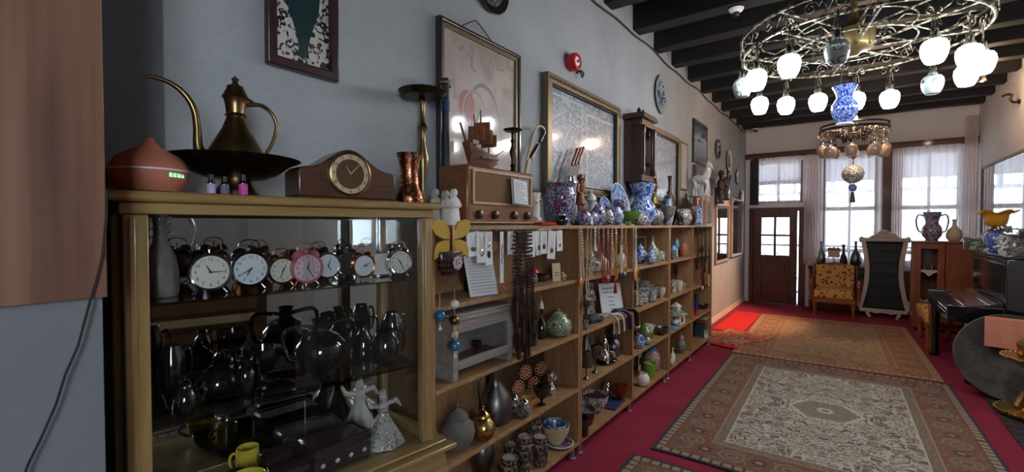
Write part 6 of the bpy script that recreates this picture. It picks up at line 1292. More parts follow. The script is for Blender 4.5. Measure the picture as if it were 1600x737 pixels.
# ============================================================ INSIDE THE BOOKCASES (k = compartment, 3 is the top one)
def s(k): return shz(k)+.0004
def sheet(label, px, X, k, wpx, hpx, lean=12, turn=0, lines=9, mat='paper'):
    Yy = at(px, X, s(k)); k_ = depth((X, Yy, s(k)))/720; w, h = wpx*k_*1.12, hpx*k_; t = thing('printed_sign', label, 'sign', (X, Yy, s(k)), R(90+turn)); T = tr(0, 0, .001) @ rot('X', R(-lean))
    MB().box(-w/2, 0, 0, w/2, .002, h, T).build('sheet', M[mat], t, smooth=0); return t, T, w, h
t, T, w, h = sheet('white sheet of small print leaning in the first bookcase, top compartment', 754, -1.45, 3, 50, 64, 16, -12); b = MB()
for i in range(11): b.box(-w*.42, -.001, h*(.08+.075*i), w*(.42-.1*(i % 4 == 0)), -.0002, h*(.08+.075*i)+.0025, T)
b.build('printed_lines', M['greyink'] if 'greyink' in M else plain('grey_ink', (.25, .27, .3), .6), t, smooth=0)
t, T, w, h = sheet('framed white notice with bold black heading in the second bookcase', 958, -1.50, 2, 36, 46, 14, -30); b = MB()
for i, (tx, sz) in enumerate((('ÇINARLIHÖYÜK', .021), ('HEDİYE SATILIKTIR', .017), ('FİYATLARI', .012), ('SORUNUZ', .010), ('TEŞEKKÜRLER', .010), ('EDERİZ', .010))): b.text(tx, sz, T @ tr(0, -.0012, h*(.84-.135*i-(.03 if i > 1 else 0))) @ rot('X', R(90)), .0004)
b.build('lettering', M['ink'], t, smooth=0); MB().rectring(-w/2-.002, -.002, w/2+.002, h+.002, .004, .005, T @ tr(0, -.002, .002)).build('clear_frame', M['white_plastic'], t)
# --- first bookcase, top
V('black_mask_jar', 'dark smoky glass jar behind the leaning white sheet', 'jar', 740, -1.58, s(3), 66, 46, 'jar', M['black'])
t = thing('mushroom_figurine', 'small figurine with a red pointed hat, top compartment of the first bookcase', 'figurine', (-1.50, at(836, -1.5, s(3)), s(3)), R(90)); MB().lathe([(0, 0), (.022, 0), (.028, .03), (.018, .06), (0, .065)], 20).build('body', M['silverflo'], t); MB().lathe([(0, .0655), (.034, .0655), (.022, .085), (0, .105)], 20).build('red_hat', M['red'], t)
tag(MB().lathe([(0, 0), (.06, 0), (.085, .02), (.09, .04), (.085, .04), (.07, .015), (0, .01)], 32).build('dark_bowl', M['black'], loc=(-1.56, at(838, -1.56, s(3)), s(3))), 'dark shallow bowl behind the red hatted figurine', 'bowl')
t, T, w, h = sheet('small cream card standing next to the little bird', 869, -1.45, 3, 13, 28, 6, -30, mat='card') if 'card' in M else (M.update(card=plain('cream_card', srgb(206, 190, 156), .6)) or sheet('small cream card standing next to the little bird', 869, -1.45, 3, 13, 28, 6, -30, mat='card'))
MB().box(-w*.25, -.001, h*.3, w*.3, -.0002, h*.34, T).box(-w*.3, -.001, h*.45, w*.25, -.0002, h*.49, T).build('printed_lines', M['ink'], t, smooth=0)
t = thing('bird_figurine', 'tiny brown and white bird at the right end of the top compartment', 'figurine', (-1.46, at(881, -1.46, s(3)), s(3)), R(90)); MB().ball((0, 0, .022), (.022, .014, .016), 14).ball((-.015, 0, .042), .010, 12).tube([(-.024, 0, .042), (-.034, 0, .040)], [.004, .001], 6).tube([(.015, 0, .022), (.042, 0, .014)], [.01, .003], 6).lathe([(0, 0), (.012, 0), (.008, .01), (0, .012)], 12).build('body', M['bone'], t)
# --- first bookcase, second row
gw = thing('grey_wall_cabinet', 'small weathered grey wooden cabinet with dark glass front', 'cabinet', (-1.40, at(708, -1.40, s(2)), s(2)), R(90)); g1 = at(800, -1.40, s(2))-gw.location.y; gh = .295
MB().box(0, 0, 0, .035, .18, gh-.03).box(g1-.035, 0, 0, g1, .18, gh-.03).box(.0355, 0, gh-.085, g1-.0355, .02, gh-.03).box(.0355, 0, .045, g1-.0355, .02, .085).box(.0355, .165, .045, g1-.0355, .18, gh-.03).build('frame', M['greywood'], gw, bevel=.003); MB().box(-.012, -.012, gh-.0295, g1+.012, .185, gh-.012).box(-.004, -.004, gh-.012, g1+.004, .18, gh).build('top', M['greywood'], gw, bevel=.003)
MB().box(.036, .008, .086, g1-.036, .012, gh-.086).build('glass_front', M['glass'], gw, smooth=0); MB().box(.036, .013, .05, g1-.036, .16, .06).build('inner_floor', M['darkwood'], gw)
V('dark_goblet', 'small dark ornate goblet inside the grey cabinet', 'goblet', 745, -1.46, s(2)+.061, 22, 16, 'goblet', M['black'])
V('dark_glass_mug', 'dark smoky mug behind the long bead tassels', 'mug', 830, -1.48, s(2), 42, 22, 'mug', M['black'], handles=1)
V('dark_flask', 'slender black vase with white bird stopper, left of the green lidded pot', 'vase', 846, -1.52, s(2), 66, 20, 'bottle', M['black'], lid=M['white'])
V('green_lidded_pot', 'pale green lidded pot painted with dark flowers', 'pot', 873, -1.47, s(2), 42, 42, 'round', M['greenflo'], lid=M['greenflo'], lh=.26)
V('small_basket_pot', 'tiny brown pot with pale rim beside the grey cabinet foot', 'pot', 812, -1.43, s(2), 22, 20, 'bowl', M['bone'], inside=M['darkwood'])
# --- first bookcase, third row
V('dark_metal_ewer', 'dark metal ewer with curved handle and tall neck', 'ewer', 772, -1.52, s(1), 96, 54, 'pitcher', M['pewter'], handles=1, rz=R(-90))
plate('dark_metal_tray', 'round dark metal tray lying under the ewer and silver pots', -1.50, at(785, -1.5, s(1)), s(1), .001, M['pewter'], 'stand') if 0 else None
V('clay_jug', 'rough grey clay jug at the left end of the third row', 'jug', 722, -1.47, s(1), 68, 56, 'jar', plain('grey_clay', (.13, .12, .11), .7, vary=.3), lid=plain('grey_clay_lid', (.12, .11, .10), .7))
V('golden_sugar_bowl', 'shiny golden bell shaped sugar bowl with a finial lid', 'sugar bowl', 754, -1.43, s(1), 52, 40, 'round', M['brightbrass'], lid=M['brightbrass'], lh=.35, foot=M['brightbrass'])
V('silver_filigree_pot', 'silver filigree pot left of the glass footed bowl', 'pot', 801, -1.47, s(1), 34, 20, 'round', M['silverflo'], lid=M['chrome'], handles=1)
V('silver_filigree_pot', 'smaller silver filigree pot in front, nearer the golden bowl', 'pot', 815, -1.44, s(1), 30, 18, 'jar', M['silverflo'], lid=M['chrome'])
V('amber_glass_bowl', 'small amber glass bowl beside the brass footed bowl', 'bowl', 829, -1.46, s(1), 18, 24, 'bowl', M['amber'])
V('brass_footed_bowl', 'blue black bowl on a bright brass foot', 'bowl', 843, -1.43, s(1), 30, 28, 'footed', M['black'], foot=M['brightbrass'])
V('silver_sprinkler', 'silver rose water sprinkler standing at the right end of the third row', 'sprinkler', 862, -1.47, s(1), 38, 14, 'bottle', M['chrome'], lid=M['chrome'])
plate('silver_dish', 'small silver dish standing upright behind the sprinkler', -1.56, at(858, -1.56, s(1)), s(1), .05, M['chrome'])
M['palecoral'] = plain('pale_coral_lace', srgb(222, 160, 132), .6)
# orange crocheted coasters on the back panel
for i, (px, py) in enumerate(((816, 579), (840, 574), (864, 570), (805, 603), (829, 597), (853, 593))):
    X = XBK+.016; pp = ray(px, py, 'X', -1.655); r_ = 11.8*depth(pp)/720
    t = thing('lace_coaster', ['upper left', 'upper middle', 'upper right', 'lower left', 'lower middle', 'lower right'][i]+' of six orange openwork rosettes on the dark board', 'coaster', (-1.622, pp.y-.01, pp.z), R(70), 'orange openwork rosettes'); b = MB()
    for k in range(10): a = 2*pi*k/10; b.tube([(r_*(.74*cos(a)+.22*cos(q)), 0, r_*(.74*sin(a)+.22*sin(q))) for q in [2*pi*j/10 for j in range(10)]], .0022, 5, closed=True)
    for q_ in (.5, .26): b.tube([(r_*q_*cos(2*pi*j/20), 0, r_*q_*sin(2*pi*j/20)) for j in range(20)], .0028, 5, closed=True)
    b.tube([(0, -.001, -r_*.5), (0, -.001, r_*.5)], .0015, 4).tube([(-r_*.5, -.001, 0), (r_*.5, -.001, 0)], .0015, 4).build('rosette', M['palecoral'], t)
pa, pb = ray(795, 620, 'X', -1.655), ray(872, 560, 'X', -1.655)
tag(MB().box(0, -.006, 0, pb.y-pa.y, 0, .26).build('dark_backing_board', M['darkwood'], loc=(-1.650, min(pa.y, 2.612-(pb.y-pa.y)), s(1)+.0005), rz=R(90)), 'dark board behind the six orange rosettes', 'board')
# --- first bookcase, bottom row: stacks of tealight cups
cp = [(796, -1.44, 5, 'front left'), (820, -1.47, 6, 'tall middle'), (844, -1.44, 5, 'front right'), (836, -1.56, 6, 'rear right'), (798, -1.56, 4, 'rear left')]
M['cupclay'] = china('striped_clay_cup', (.04, .035, .03), (.36, .30, .25), 30, .25); M['wax'] = plain('tealight_wax', (.35, .32, .30), .5)
for (px, X, n, nm) in cp:
    Yy = at(px, X, s(0)); dd = depth((X, Yy, s(0))); r_ = .045
    for k in range(n):
        top = k == n-1; zc = s(0)+k*.0335; lb = ('top cup with a tealight on the %s stack' if top else ('cup in the %s stack of dark striped cups')) % nm
        t = thing('tealight_cup', lb, 'cup', (X+.002*sin(k*2), Yy+.002*cos(k*3), zc), k*1.1, 'dark striped cups of the %s stack' % nm) if not top else thing('tealight_cup', lb, 'cup', (X, Yy, zc), 0)
        MB().lathe([(0, 0), (r_*.78, 0), (r_, .016), (r_*.98, .033), (r_*.9, .033), (r_*.86, .018), (0, .018)], 22).build('cup', M['cupclay'], t)
        if top: MB().lathe([(0, .0182), (r_*.84, .0182), (r_*.84, .028), (r_*.8, .025), (0, .025)], 20).build('tealight', M['wax'], t); MB().tube([(0, 0, .0252), (.001, 0, .042)], .0012, 5).build('wick', M['bone'], t)
V('blue_flower_bowl', 'white bowl with blue flowers resting in the beige clay bowl', 'bowl', 858, -1.50, s(0)+.075, 26, 38, 'bowl', M['bwbig'])
V('beige_clay_bowl', 'beige clay bowl holding the blue flowered bowl', 'bowl', 868, -1.50, s(0)+.0, 30, 44, 'bowl', M['bone'])
o = bpy.data.objects['blue_flower_bowl']; o.location = bpy.data.objects['beige_clay_bowl'].location+Vector((0, 0, .034))
t = thing('rimmed_plate', 'plate with a pale rim lying at the bottom right of the first bookcase', 'plate', (-1.47, at(884, -1.47, s(0)), s(0)), R(90)); MB().lathe([(0, 0), (.05, 0), (.085, .012), (.084, .016), (.05, .005), (0, .005)], 36).build('dish', M['bwdark'], t); MB().lathe([(.080, .0125), (.088, .013), (.088, .017), (.080, .0165)], 36).build('rim', M['white'], t)
t = bpy.data.objects['rimmed_plate']; t.location.y = 2.52
V('white_bowl', 'white bowl in the bottom row, cut by the lower picture edge', 'bowl', 757, -1.46, s(0), 30, 40, 'bowl', M['white'])
V('dark_urn', 'dark brown urn in the shadow at the bottom left of the first bookcase', 'urn', 752, -1.58, s(0), 86, 40, 'vase', M['pewter'])
# --- second bookcase, left bay
V('seashell', 'brown and white seashell, left in the top compartment of the second bookcase', 'shell', 924, -1.52, s(3), 34, 30, 'onion', M['iznik'])
V('seashell', 'pale grey seashell in the middle of the second bookcase top row', 'shell', 940, -1.50, s(3), 30, 26, 'onion', M['bone'])
V('small_white_vase', 'small white rounded vase at the right of the second bookcase top row', 'vase', 973, -1.47, s(3), 36, 20, 'bottle', M['white'])
t = person_fig('doll_figurine', 'little doll with dark hat and pale dress beside the notice', 'doll', 921, -1.54, s(2), 62, 24, M['silverflo'], 'robe'); kd = depth(t.location)/720; MB().lathe([(0, 62*kd*.96), (.045, 62*kd*.96), (.04, 62*kd*1.0), (.02, 62*kd*1.08), (0, 62*kd*1.08)], 16).build('hat', M['darkwood'], t)
tag(MB().tube([(-.08, 0, .02), (-.03, 0, .035), (.03, 0, .03), (.09, 0, .02)], [.018, .03, .03, .015], 12).ball((.05, -.02, .02), (.04, .02, .018), 12).build('grey_cloth_bundle', plain('slate_cloth', srgb(62, 70, 84), .9), loc=(-1.46, at(930, -1.46, s(2)), s(2)), rz=R(90)), 'crumpled slate grey cloth below the doll', 'cloth')
V('small_tin', 'small round pale tin at the left front corner under the doll', 'tin', 913, -1.42, s(2), 15, 12, 'box', M['silverflo'])
for i, (px, dz, mt, lb) in enumerate(((944, .02, 'bone', 'pink and cream chain draped over the shelf edge'), (953, .0, 'white', 'pale chain with pink links hanging from the shelf edge'), (963, .01, 'navy', 'navy cloth strip spilling over the shelf edge'), (974, .0, 'blackmatte', 'black and white scarf end hanging over the edge at the divider'))):
    Yy = at(px, -1.44, s(2)); t = thing('draped_scarf', lb, 'scarf', (-1.422, Yy, s(2)+.004), R(90)); b = MB()
    pts = [(-.10+.02*i, .03, .02+dz), (-.05, .0, .035+dz), (.0, -.03, .032+dz), (.03, -.055, .022), (.05, -.068, -.01), (.06, -.07, -.06), (.065, -.068, -.11)]
    if i < 2: b = beads_on([tuple(Vector(pts[j]).lerp(Vector(pts[j+1]), f)) for j in range(6) for f in (0, .25, .5, .75)], .0095, 8)
    else: b.tube([(-.12+.02*i, .03, .02)]+pts[1:], [.02, .028, .026, .022, .022, .02, .014], 12, flat=.5)
    b.build('strand', M[mt], t)
def goblets():
    for px, X, lb in ((916, -1.43, 'silver goblet, left one of the pair at the front of the third row'), (930, -1.44, 'silver goblet, right one of the pair at the front of the third row')): V('silver_goblet', lb, 'goblet', px, X, s(1), 44, 14, 'goblet', M['pewter'], group='silver goblets')
goblets()
V('tall_silver_jug', 'tall dark silver jug with curved handle behind the goblets', 'jug', 917, -1.56, s(1), 66, 22, 'pitcher', M['pewter'], handles=1)
t = thing('silver_tray', 'dark oval tray carrying the small silver coffee pot', 'tray', (-1.49, at(947, -1.49, s(1)), s(1)), R(90)); MB().lathe([(0, 0), (.08, 0), (.105, .010), (.103, .013), (.08, .004), (0, .004)], 36, sc(1.1, .7, 1)).build('tray_plate', M['black'], t)
V('silver_coffee_pot', 'small silver coffee pot with spout on the dark tray', 'coffee pot', 945, -1.49, s(1)+.0045, 42, 18, 'pitcher', M['chrome'], lid=M['chrome'], spout=1, handles=1)
V('silver_cup', 'tiny silver cup on the tray, right of the coffee pot', 'cup', 957, -1.47, s(1)+.0045, 12, 10, 'cup', M['chrome'])
V('double_gourd_vase', 'dull silver double gourd vase by the middle divider', 'vase', 972, -1.52, s(1), 84, 26, 'gourd', M['pewter'])
# bottom row left bay
V('dark_blue_jar', 'rounded dark blue jar at the back left of the bottom row', 'jar', 926, -1.58, s(0), 40, 36, 'round', plain('slate_glaze', (.03, .04, .07), .3), lid=M['black'])
V('patterned_bowl', 'white bowl with black patterned band in the bottom row', 'bowl', 947, -1.52, s(0), 26, 40, 'bowl', M['iznik'], inside=M['darkwood'])
V('tin_bowl', 'dull metal bowl holding a cup, front left of the bottom row', 'bowl', 932, -1.45, s(0), 30, 34, 'bowl', M['pewter'], inside=M['silverflo'])
V('dark_mug', 'black mug standing in front of the dull metal bowl', 'mug', 927, -1.42, s(0), 26, 22, 'mug', M['black'], handles=1)
t = thing('blue_flat_case', 'flat dark blue case with gilt edge lying in the bottom row', 'case', (-1.46, at(962, -1.46, s(0)), s(0)), R(90+4)); MB().box(-.12, -.045, 0, .12, .07, .012).build('case', M['navy'], t, bevel=.002); MB().box(-.12, -.049, .001, .12, -.0455, .010).build('gilt_edge', M['gold'], t)
candlestick('silver_candlestick', 'small silver candlestick at the back of the bottom row', 958, -1.56, s(0), 44, 14, M['chrome'])
V('silver_creamer', 'polished silver creamer left of the copper kettle', 'creamer', 971, -1.51, s(0), 26, 16, 'round', M['chrome'], lid=M['chrome'], handles=1)
V('copper_kettle', 'small brownish copper pot by the divider in the bottom row', 'pot', 981, -1.46, s(0), 24, 20, 'bowl', M['copper'], handles=1)
# --- second bookcase, right bay
t = thing('leaning_picture', 'dark painting in thin wooden frame behind the blue teapots', 'picture', (-1.615, 4.08, s(3)), R(90)); w = .34; T = rot('X', R(-3)); MB().rectring(0, 0, w, .24, .018, .015, T @ tr(0, -.015, 0)).build('frame', M['lightwood'], t, bevel=.002); MB().box(.015, -.006, .015, w-.015, -.002, .225, T).build('canvas', plain('dark_painting', srgb(66, 62, 50), .5, vary=.5, scale=12), t)
V('blue_white_teapot', 'blue and white teapot at the left of the top row, right bay', 'teapot', 1004, -1.50, s(3), 32, 22, 'round', M['bwbig'], lid=M['bw'], spout=1, handles=1)
V('blue_white_teapot', 'blue and white little teapot in front with tall lid', 'teapot', 1011, -1.45, s(3), 26, 16, 'round', M['bw'], lid=M['bwbig'], spout=1)
V('green_bottle_vase', 'pale green bottle vase with long neck before the dark painting', 'vase', 1021, -1.50, s(3), 40, 24, 'bottle', M['greenflo'])
V('floral_box', 'small dark floral box with pale dots, right in the top row', 'box', 1035, -1.46, s(3), 16, 14, 'box', M['iznik'])
for i, (px, X, hp, wp, lb) in enumerate(((997, -1.45, 24, 18, 'black and white spotted cup, left in the second row right bay'), (1006, -1.46, 24, 16, 'black and white spotted cup, centre in the second row right bay'), (1014, -1.46, 22, 16, 'black and white spotted cup, third in the second row right bay'))): V('spotted_cup', lb, 'cup', px, X, s(2), hp, wp, 'cup', M['iznik'], group='spotted cups', handles=1)
V('stacked_dishes', 'pale dish with wide brim standing behind the spotted cups', 'dish', 1003, -1.56, s(2), 32, 30, 'bowl', M['silverflo'])
V('stacked_dishes', 'low silvery dish right of the spotted cups', 'dish', 1027, -1.50, s(2), 20, 26, 'bowl', M['silverflo'])
V('stacked_dishes', 'low speckled dish nearest the bay end, second row', 'dish', 1037, -1.45, s(2), 16, 14, 'bowl', M['bone'])
V('green_melon_pot', 'green and brown mottled round pot in the third row right bay', 'pot', 1010, -1.50, s(1), 26, 28, 'round', china('green_mottle', srgb(84, 110, 66), srgb(120, 80, 50), 20), lid=M['green'])
V('blue_white_cup', 'blue and white fish shaped cup at the front left, third row right bay', 'cup', 999, -1.43, s(1), 22, 18, 'round', M['bwbig'], handles=1)
V('small_green_cup', 'small grey green cup right of the blue fish cup', 'cup', 1011, -1.42, s(1), 12, 14, 'round', M['greenflo'])
for i, (px, X, wp, lb) in enumerate(((1024, -1.57, 26, 'shallow pale rimmed bowl, rear one in the third row right bay'), (1036, -1.53, 24, 'shallow pale rimmed bowl, right one in the third row right bay'), (1030, -1.46, 26, 'shallow dark bowl with pale rim, front one in the third row right bay'))): V('shallow_bowl', lb, 'bowl', px, X, s(1), 12, wp*.8, 'bowl', M['white'] if i < 2 else M['pewter'], group='shallow bowls')
t = thing('picture_card', 'small card with a printed picture standing at the back of the bottom row', 'card', (-1.60, at(1001, -1.6, s(0)), s(0)), R(90)); MB().box(-.05, 0, 0, .05, .002, .20).build('card', M['bone'], t); MB().box(-.03, -.001, .06, .03, -.0002, .13).build('print', M['pewter'], t)
V('white_round_pot', 'white round pot with brown side at the front of the bottom row', 'pot', 1005, -1.43, s(0), 20, 21, 'round', M['white'])
V('green_cup', 'bright green cup behind the white round pot', 'cup', 1015, -1.47, s(0), 22, 20, 'cup', plain('bright_green_glaze', srgb(110, 160, 56), .25, 0, .5), inside=M['bone'])
V('purple_lidded_jar', 'purple patterned jar with a blue knob in the bottom row', 'jar', 1025, -1.52, s(0), 44, 28, 'round', china('mauve_floral', srgb(120, 84, 96), srgb(190, 170, 150), 40), lid=M['blue'])
# --- third bookcase
def smurfish(px, X, lb, hp, wp, mt='blue'):
    Yy, h, r = dims(px, X, s(3), hp, wp); t = thing('mushroom_ornament', lb, 'ornament', (X, Yy, s(3)), R(90)); MB().lathe([(0, 0), (r*.6, 0), (r*.5, h*.3), (r*.4, h*.55), (0, h*.55)], 18).build('stem', M['white'], t); MB().lathe([(0, h*.5), (r, h*.52), (r*1.02, h*.66), (r*.75, h*.86), (r*.3, h), (0, h)], 22).build('cap', M[mt], t)
M['skyblue'] = plain('sky_blue_glaze', srgb(92, 164, 206), .25, 0, .5)
smurfish(1052, -1.48, 'sky blue capped ornament at the left of the far bookcase top row', 20, 10, 'skyblue'); smurfish(1057, -1.55, 'slim sky blue ornament with pointed tip, second in the far top row', 28, 9, 'skyblue'); smurfish(1068, -1.5, 'larger sky blue mushroom cap ornament in the far top row', 26, 12, 'skyblue')
V('brown_jug_ornament', 'brown jug with white bird head beside the sky blue cap', 'jug', 1076, -1.47, s(3), 20, 12, 'round', M['clay'], handles=1)
V('grey_box', 'pale grey box below the sky blue ornaments', 'box', 1052, -1.43, s(3), 14, 10, 'box', M['silverflo'])
V('white_brown_cup', 'white and brown cup, left in the second row of the far bookcase', 'cup', 1052, -1.46, s(2), 20, 12, 'cup', M['iznik'])
V('white_brown_cup', 'white and brown cup with rim, right of its pair in the far second row', 'cup', 1061, -1.45, s(2), 16, 12, 'cup', M['bone'])
V('wooden_pillar', 'thin dark wooden pillar candle holder in the far second row', 'candle holder', 1061, -1.56, s(2), 34, 7, 'goblet', M['darkwood'])
V('silver_saucer', 'little silver dish at the right of the far second row', 'dish', 1074, -1.48, s(2), 10, 16, 'bowl', M['chrome'])
t = thing('bird_house', 'small white pagoda shaped bird house with a pointed roof', 'bird house', (-1.46, 4.98, s(1)), R(80)); k_ = depth(t.location)/720; w = 10*k_; hh = 34*k_
MB().box(-w, -w, 0, w, w, hh*.42).build('walls', M['white'], t, bevel=.002); MB().add([(-w*1.4, -w*1.4, hh*.421), (w*1.4, -w*1.4, hh*.421), (w*1.4, w*1.4, hh*.421), (-w*1.4, w*1.4, hh*.421), (-w*.6, -w*.6, hh*.62), (w*.6, -w*.6, hh*.62), (w*.6, w*.6, hh*.62), (-w*.6, w*.6, hh*.62)], [(3, 2, 1, 0), (0, 1, 5, 4), (1, 2, 6, 5), (2, 3, 7, 6), (3, 0, 4, 7), (4, 5, 6, 7)]).build('lower_roof', M['greenflo'], t); MB().box(-w*.5, -w*.5, hh*.621, w*.5, w*.5, hh*.78).build('lantern', M['white'], t); MB().lathe([(0, hh*.781), (w*.95, hh*.781), (w*.5, hh*.88), (w*.12, hh*.95), (0, hh)], 4, rot('Z', R(45))).build('upper_roof', M['white'], t); MB().box(-w*.3, -w*1.02, hh*.08, w*.3, -w*1.002, hh*.3).build('window', M['blackmatte'], t)
V('round_tray_pot', 'dark round pot on a tray left of the white bird house', 'pot', 1054, -1.44, s(1), 16, 16, 'round', M['iznik'], lid=M['pewter'])
tag(MB().box(-.06, -.04, 0, .06, .04, .018).build('blue_booklet', M['skyblue'], loc=(-1.43, at(1054, -1.43, s(1))-.02, s(1)), rz=R(95), bevel=.002), 'blue booklet at the front left of the far third row', 'booklet')
V('ginger_jar', 'grey white patterned jar with pink lid in the far bottom row', 'jar', 1064, -1.47, s(0), 32, 18, 'jar', M['silverflo'], lid=M['pink'])
t = thing('elephant_figurine', 'grey elephant like figurine with raised trunk behind the patterned jar', 'figurine', (-1.58, 4.92, s(0)), R(90)); b = MB().ball((0, 0, .13), (.08, .05, .055), 14).ball((.07, 0, .16), (.035, .035, .035), 12).tube([(.1, 0, .16), (.14, 0, .15), (.16, 0, .19), (.15, 0, .22)], [.018, .014, .01, .008], 8)
for x in (-.05, .04):
    for y_ in (-.025, .025): b.tube([(x, y_, .11), (x, y_, 0)], .018, 8)
b.build('body', M['pewter'], t, remesh=.005)
V('small_bottle', 'little white bottle at the left of the far bottom row', 'bottle', 1051, -1.44, s(0), 22, 9, 'bottle', M['white'])
V('pear_jar', 'small brownish pear shaped jar nearest the divider of the far bottom row', 'jar', 1049, -1.41, s(0), 16, 8, 'onion', M['bone'])
V('blue_red_canister', 'tall canister with blue top and red base, far right bay third row', 'canister', 1088, -1.47, s(1), 28, 7, 'mug', M['navy'], foot=M['red'])
V('red_tin', 'small orange red tin before the tall canister', 'tin', 1088, -1.42, s(1), 8, 6, 'box', M['red'])
V('brown_jewel_case', 'dark brown object lying at the right of the far third row', 'box', 1099, -1.46, s(1), 8, 18, 'bowl', M['darkwood'])
V('dark_bird', 'small dark vase in the far top row behind the necklaces', 'vase', 1106, -1.5, s(3), 10, 6, 'vase', M['blackmatte'])
t = thing('book_box', 'marbled wooden box on top of the teal box, far bottom row', 'box', (-1.48, at(1096, -1.48, s(0)), s(0)+.185), R(92)); k_ = depth(t.location)/720; MB().box(-.06, -.06, 0, .08, .06, .045).build('box_body', M['redwood'], t, bevel=.003); MB().box(-.062, -.062, .0455, .082, .062, .055).build('lid', M['bone'], t, bevel=.002)
tag(MB().box(-.05, -.05, 0, .07, .06, .1845).build('teal_box', plain('dark_teal', (.02, .06, .07), .4), loc=(-1.49, at(1095, -1.49, s(0)), s(0)), rz=R(90), bevel=.003), 'dark teal box under the marbled box, far bottom row', 'box')
t = thing('white_toy_house', 'tiny white house shaped ornament beside the teal box', 'ornament', (-1.425, at(1103, -1.425, s(0)), s(0)), R(90)); MB().box(-.03, -.02, 0, .03, .02, .06).build('walls', M['white'], t, bevel=.002); MB().prism([(-.036, .0605), (.036, .0605), (0, .10)], .044, tr(0, -.022, 0)).build('roof', M['greenflo'], t)
# ============================================================ RIGHT SIDE AND BACK
ZP = 1.2325
def rp(px, Y, Zz): p = ray(px, 360, 'Y', Y); return (p.x, Y, Zz)
V('large_blue_vase', 'wide mouthed dark blue and white vase on the glazed cabinet', 'vase', 1456, 0, 0, 45, 34, 'flare', M['bwdark'], pos=rp(1456, 8.86, 1.2805), handles=2, rz=0)
V('beige_bottle_vase', 'beige round bottle vase with narrow neck on the glazed cabinet', 'vase', 1491, 0, 0, 34, 28, 'bottle', M['bone'], pos=rp(1491, 8.88, 1.2805), rz=0)
V('tulip_glass_vase', 'yellow orange glass vase with fluted flaring rim above the piano', 'vase', 0, 0, 0, 1, 1, 'vase', M['amber'], pos=(1.35, 7.0, ZP)) if 0 else None
q0 = Vector(rp(1556, 6.75, 0)); k_ = depth((q0.x, 6.75, ZP))/720
t = thing('oil_lamp', 'blue lattice oil lamp with a yellow glass tulip shade on the piano', 'lamp', (1.28, 6.72, ZP)); 
t.location = (q0.x, 6.75, ZP)
MB().lathe([(0, 0), (.05, 0), (.055, .012), (.04, .02), (.085, .07), (.095, .12), (.085, .17), (.05, .20), (0, .20)], 32).build('font', M['bwcup'], t); MB().lathe([(0, .2005), (.055, .2005), (.09, .215), (.05, .235), (.03, .26), (0, .26)], 28).build('burner', M['chrome'], t)
m = Mt('yellow_glass'); M['yglass'] = m.fin(srgb(236, 168, 30), .25, 0, .4, Transmission_Weight=.25)
b = MB(); prof = [(.05, .262), (.075, .28), (.085, .33), (.09, .37), (.12, .405), (.155, .41)]; n = 40; vs = []; fs = []
for i, (r_, z_) in enumerate(prof):
    for k in range(n): a = 2*pi*k/n; w_ = (i/5)**2; q = r_*(1+.10*w_*cos(6*a)); vs.append((q*cos(a), q*sin(a), z_+.018*w_*cos(6*a+.6)))
for i in range(len(prof)-1):
    for k in range(n): fs.append((i*n+k, i*n+(k+1) % n, (i+1)*n+(k+1) % n, (i+1)*n+k))
oo = b.add(vs, fs).build('tulip_shade', M['yglass'], t, smooth=80); md = oo.modifiers.new('solid', 'SOLIDIFY'); md.thickness = .003
def flowers(name, label, px, Y, n, rad, mt, hh, seed):
    p = rp(px, Y, ZP); t = thing(name, label, 'flower ornament', p); rr = random.Random(seed); b = MB()
    for i in range(n):
        c = Vector((rr.uniform(-1, 1)*rad, rr.uniform(-.6, .6)*rad, .03+rr.random()*hh)); nrm = rot('Z', rr.uniform(0, 6)) @ rot('X', rr.uniform(.2, 1.4))
        for k in range(5): a = 2*pi*k/5; b.ball((.018*cos(a), .018*sin(a), 0), (.015, .011, .005), 8, tr(*c) @ nrm @ rot('Z', a) @ tr(0, 0, 0) @ rot('Z', -a))
        b.ball((0, 0, .004), .008, 8, tr(*c) @ nrm)
    b.build('porcelain_petals', M[mt], t); MB().lathe([(0, 0), (rad*.8, 0), (rad*.9, .02), (rad*.6, .05+hh*.4), (0, .06+hh*.5)], 16, sc(1, .6, 1)).build('base', M[mt], t)
flowers('porcelain_flowers', 'pale porcelain flower cluster left of the oil lamp', 1527, 6.95, 22, .06, 'greenflo', .10, 1)
flowers('porcelain_flowers', 'white green porcelain flower ornament directly before the oil lamp', 1572, 6.45, 26, .06, 'white', .14, 2)
flowers('porcelain_flowers', 'large grey porcelain flower heap at the right picture edge', 1592, 6.25, 40, .09, 'silverflo', .22, 3)
t = thing('photo_frame', 'small silver picture frame standing at the far end of the piano', 'picture frame', rp(1520, 7.1, ZP), R(10)); MB().rectring(-.07, 0, .07, .14, .014, .012, rot('X', R(-8))).build('frame', M['chrome'], t, bevel=.002); MB().box(-.06, .003, .01, .06, .006, .13, rot('X', R(-8))).build('picture', M['silverflo'], t)
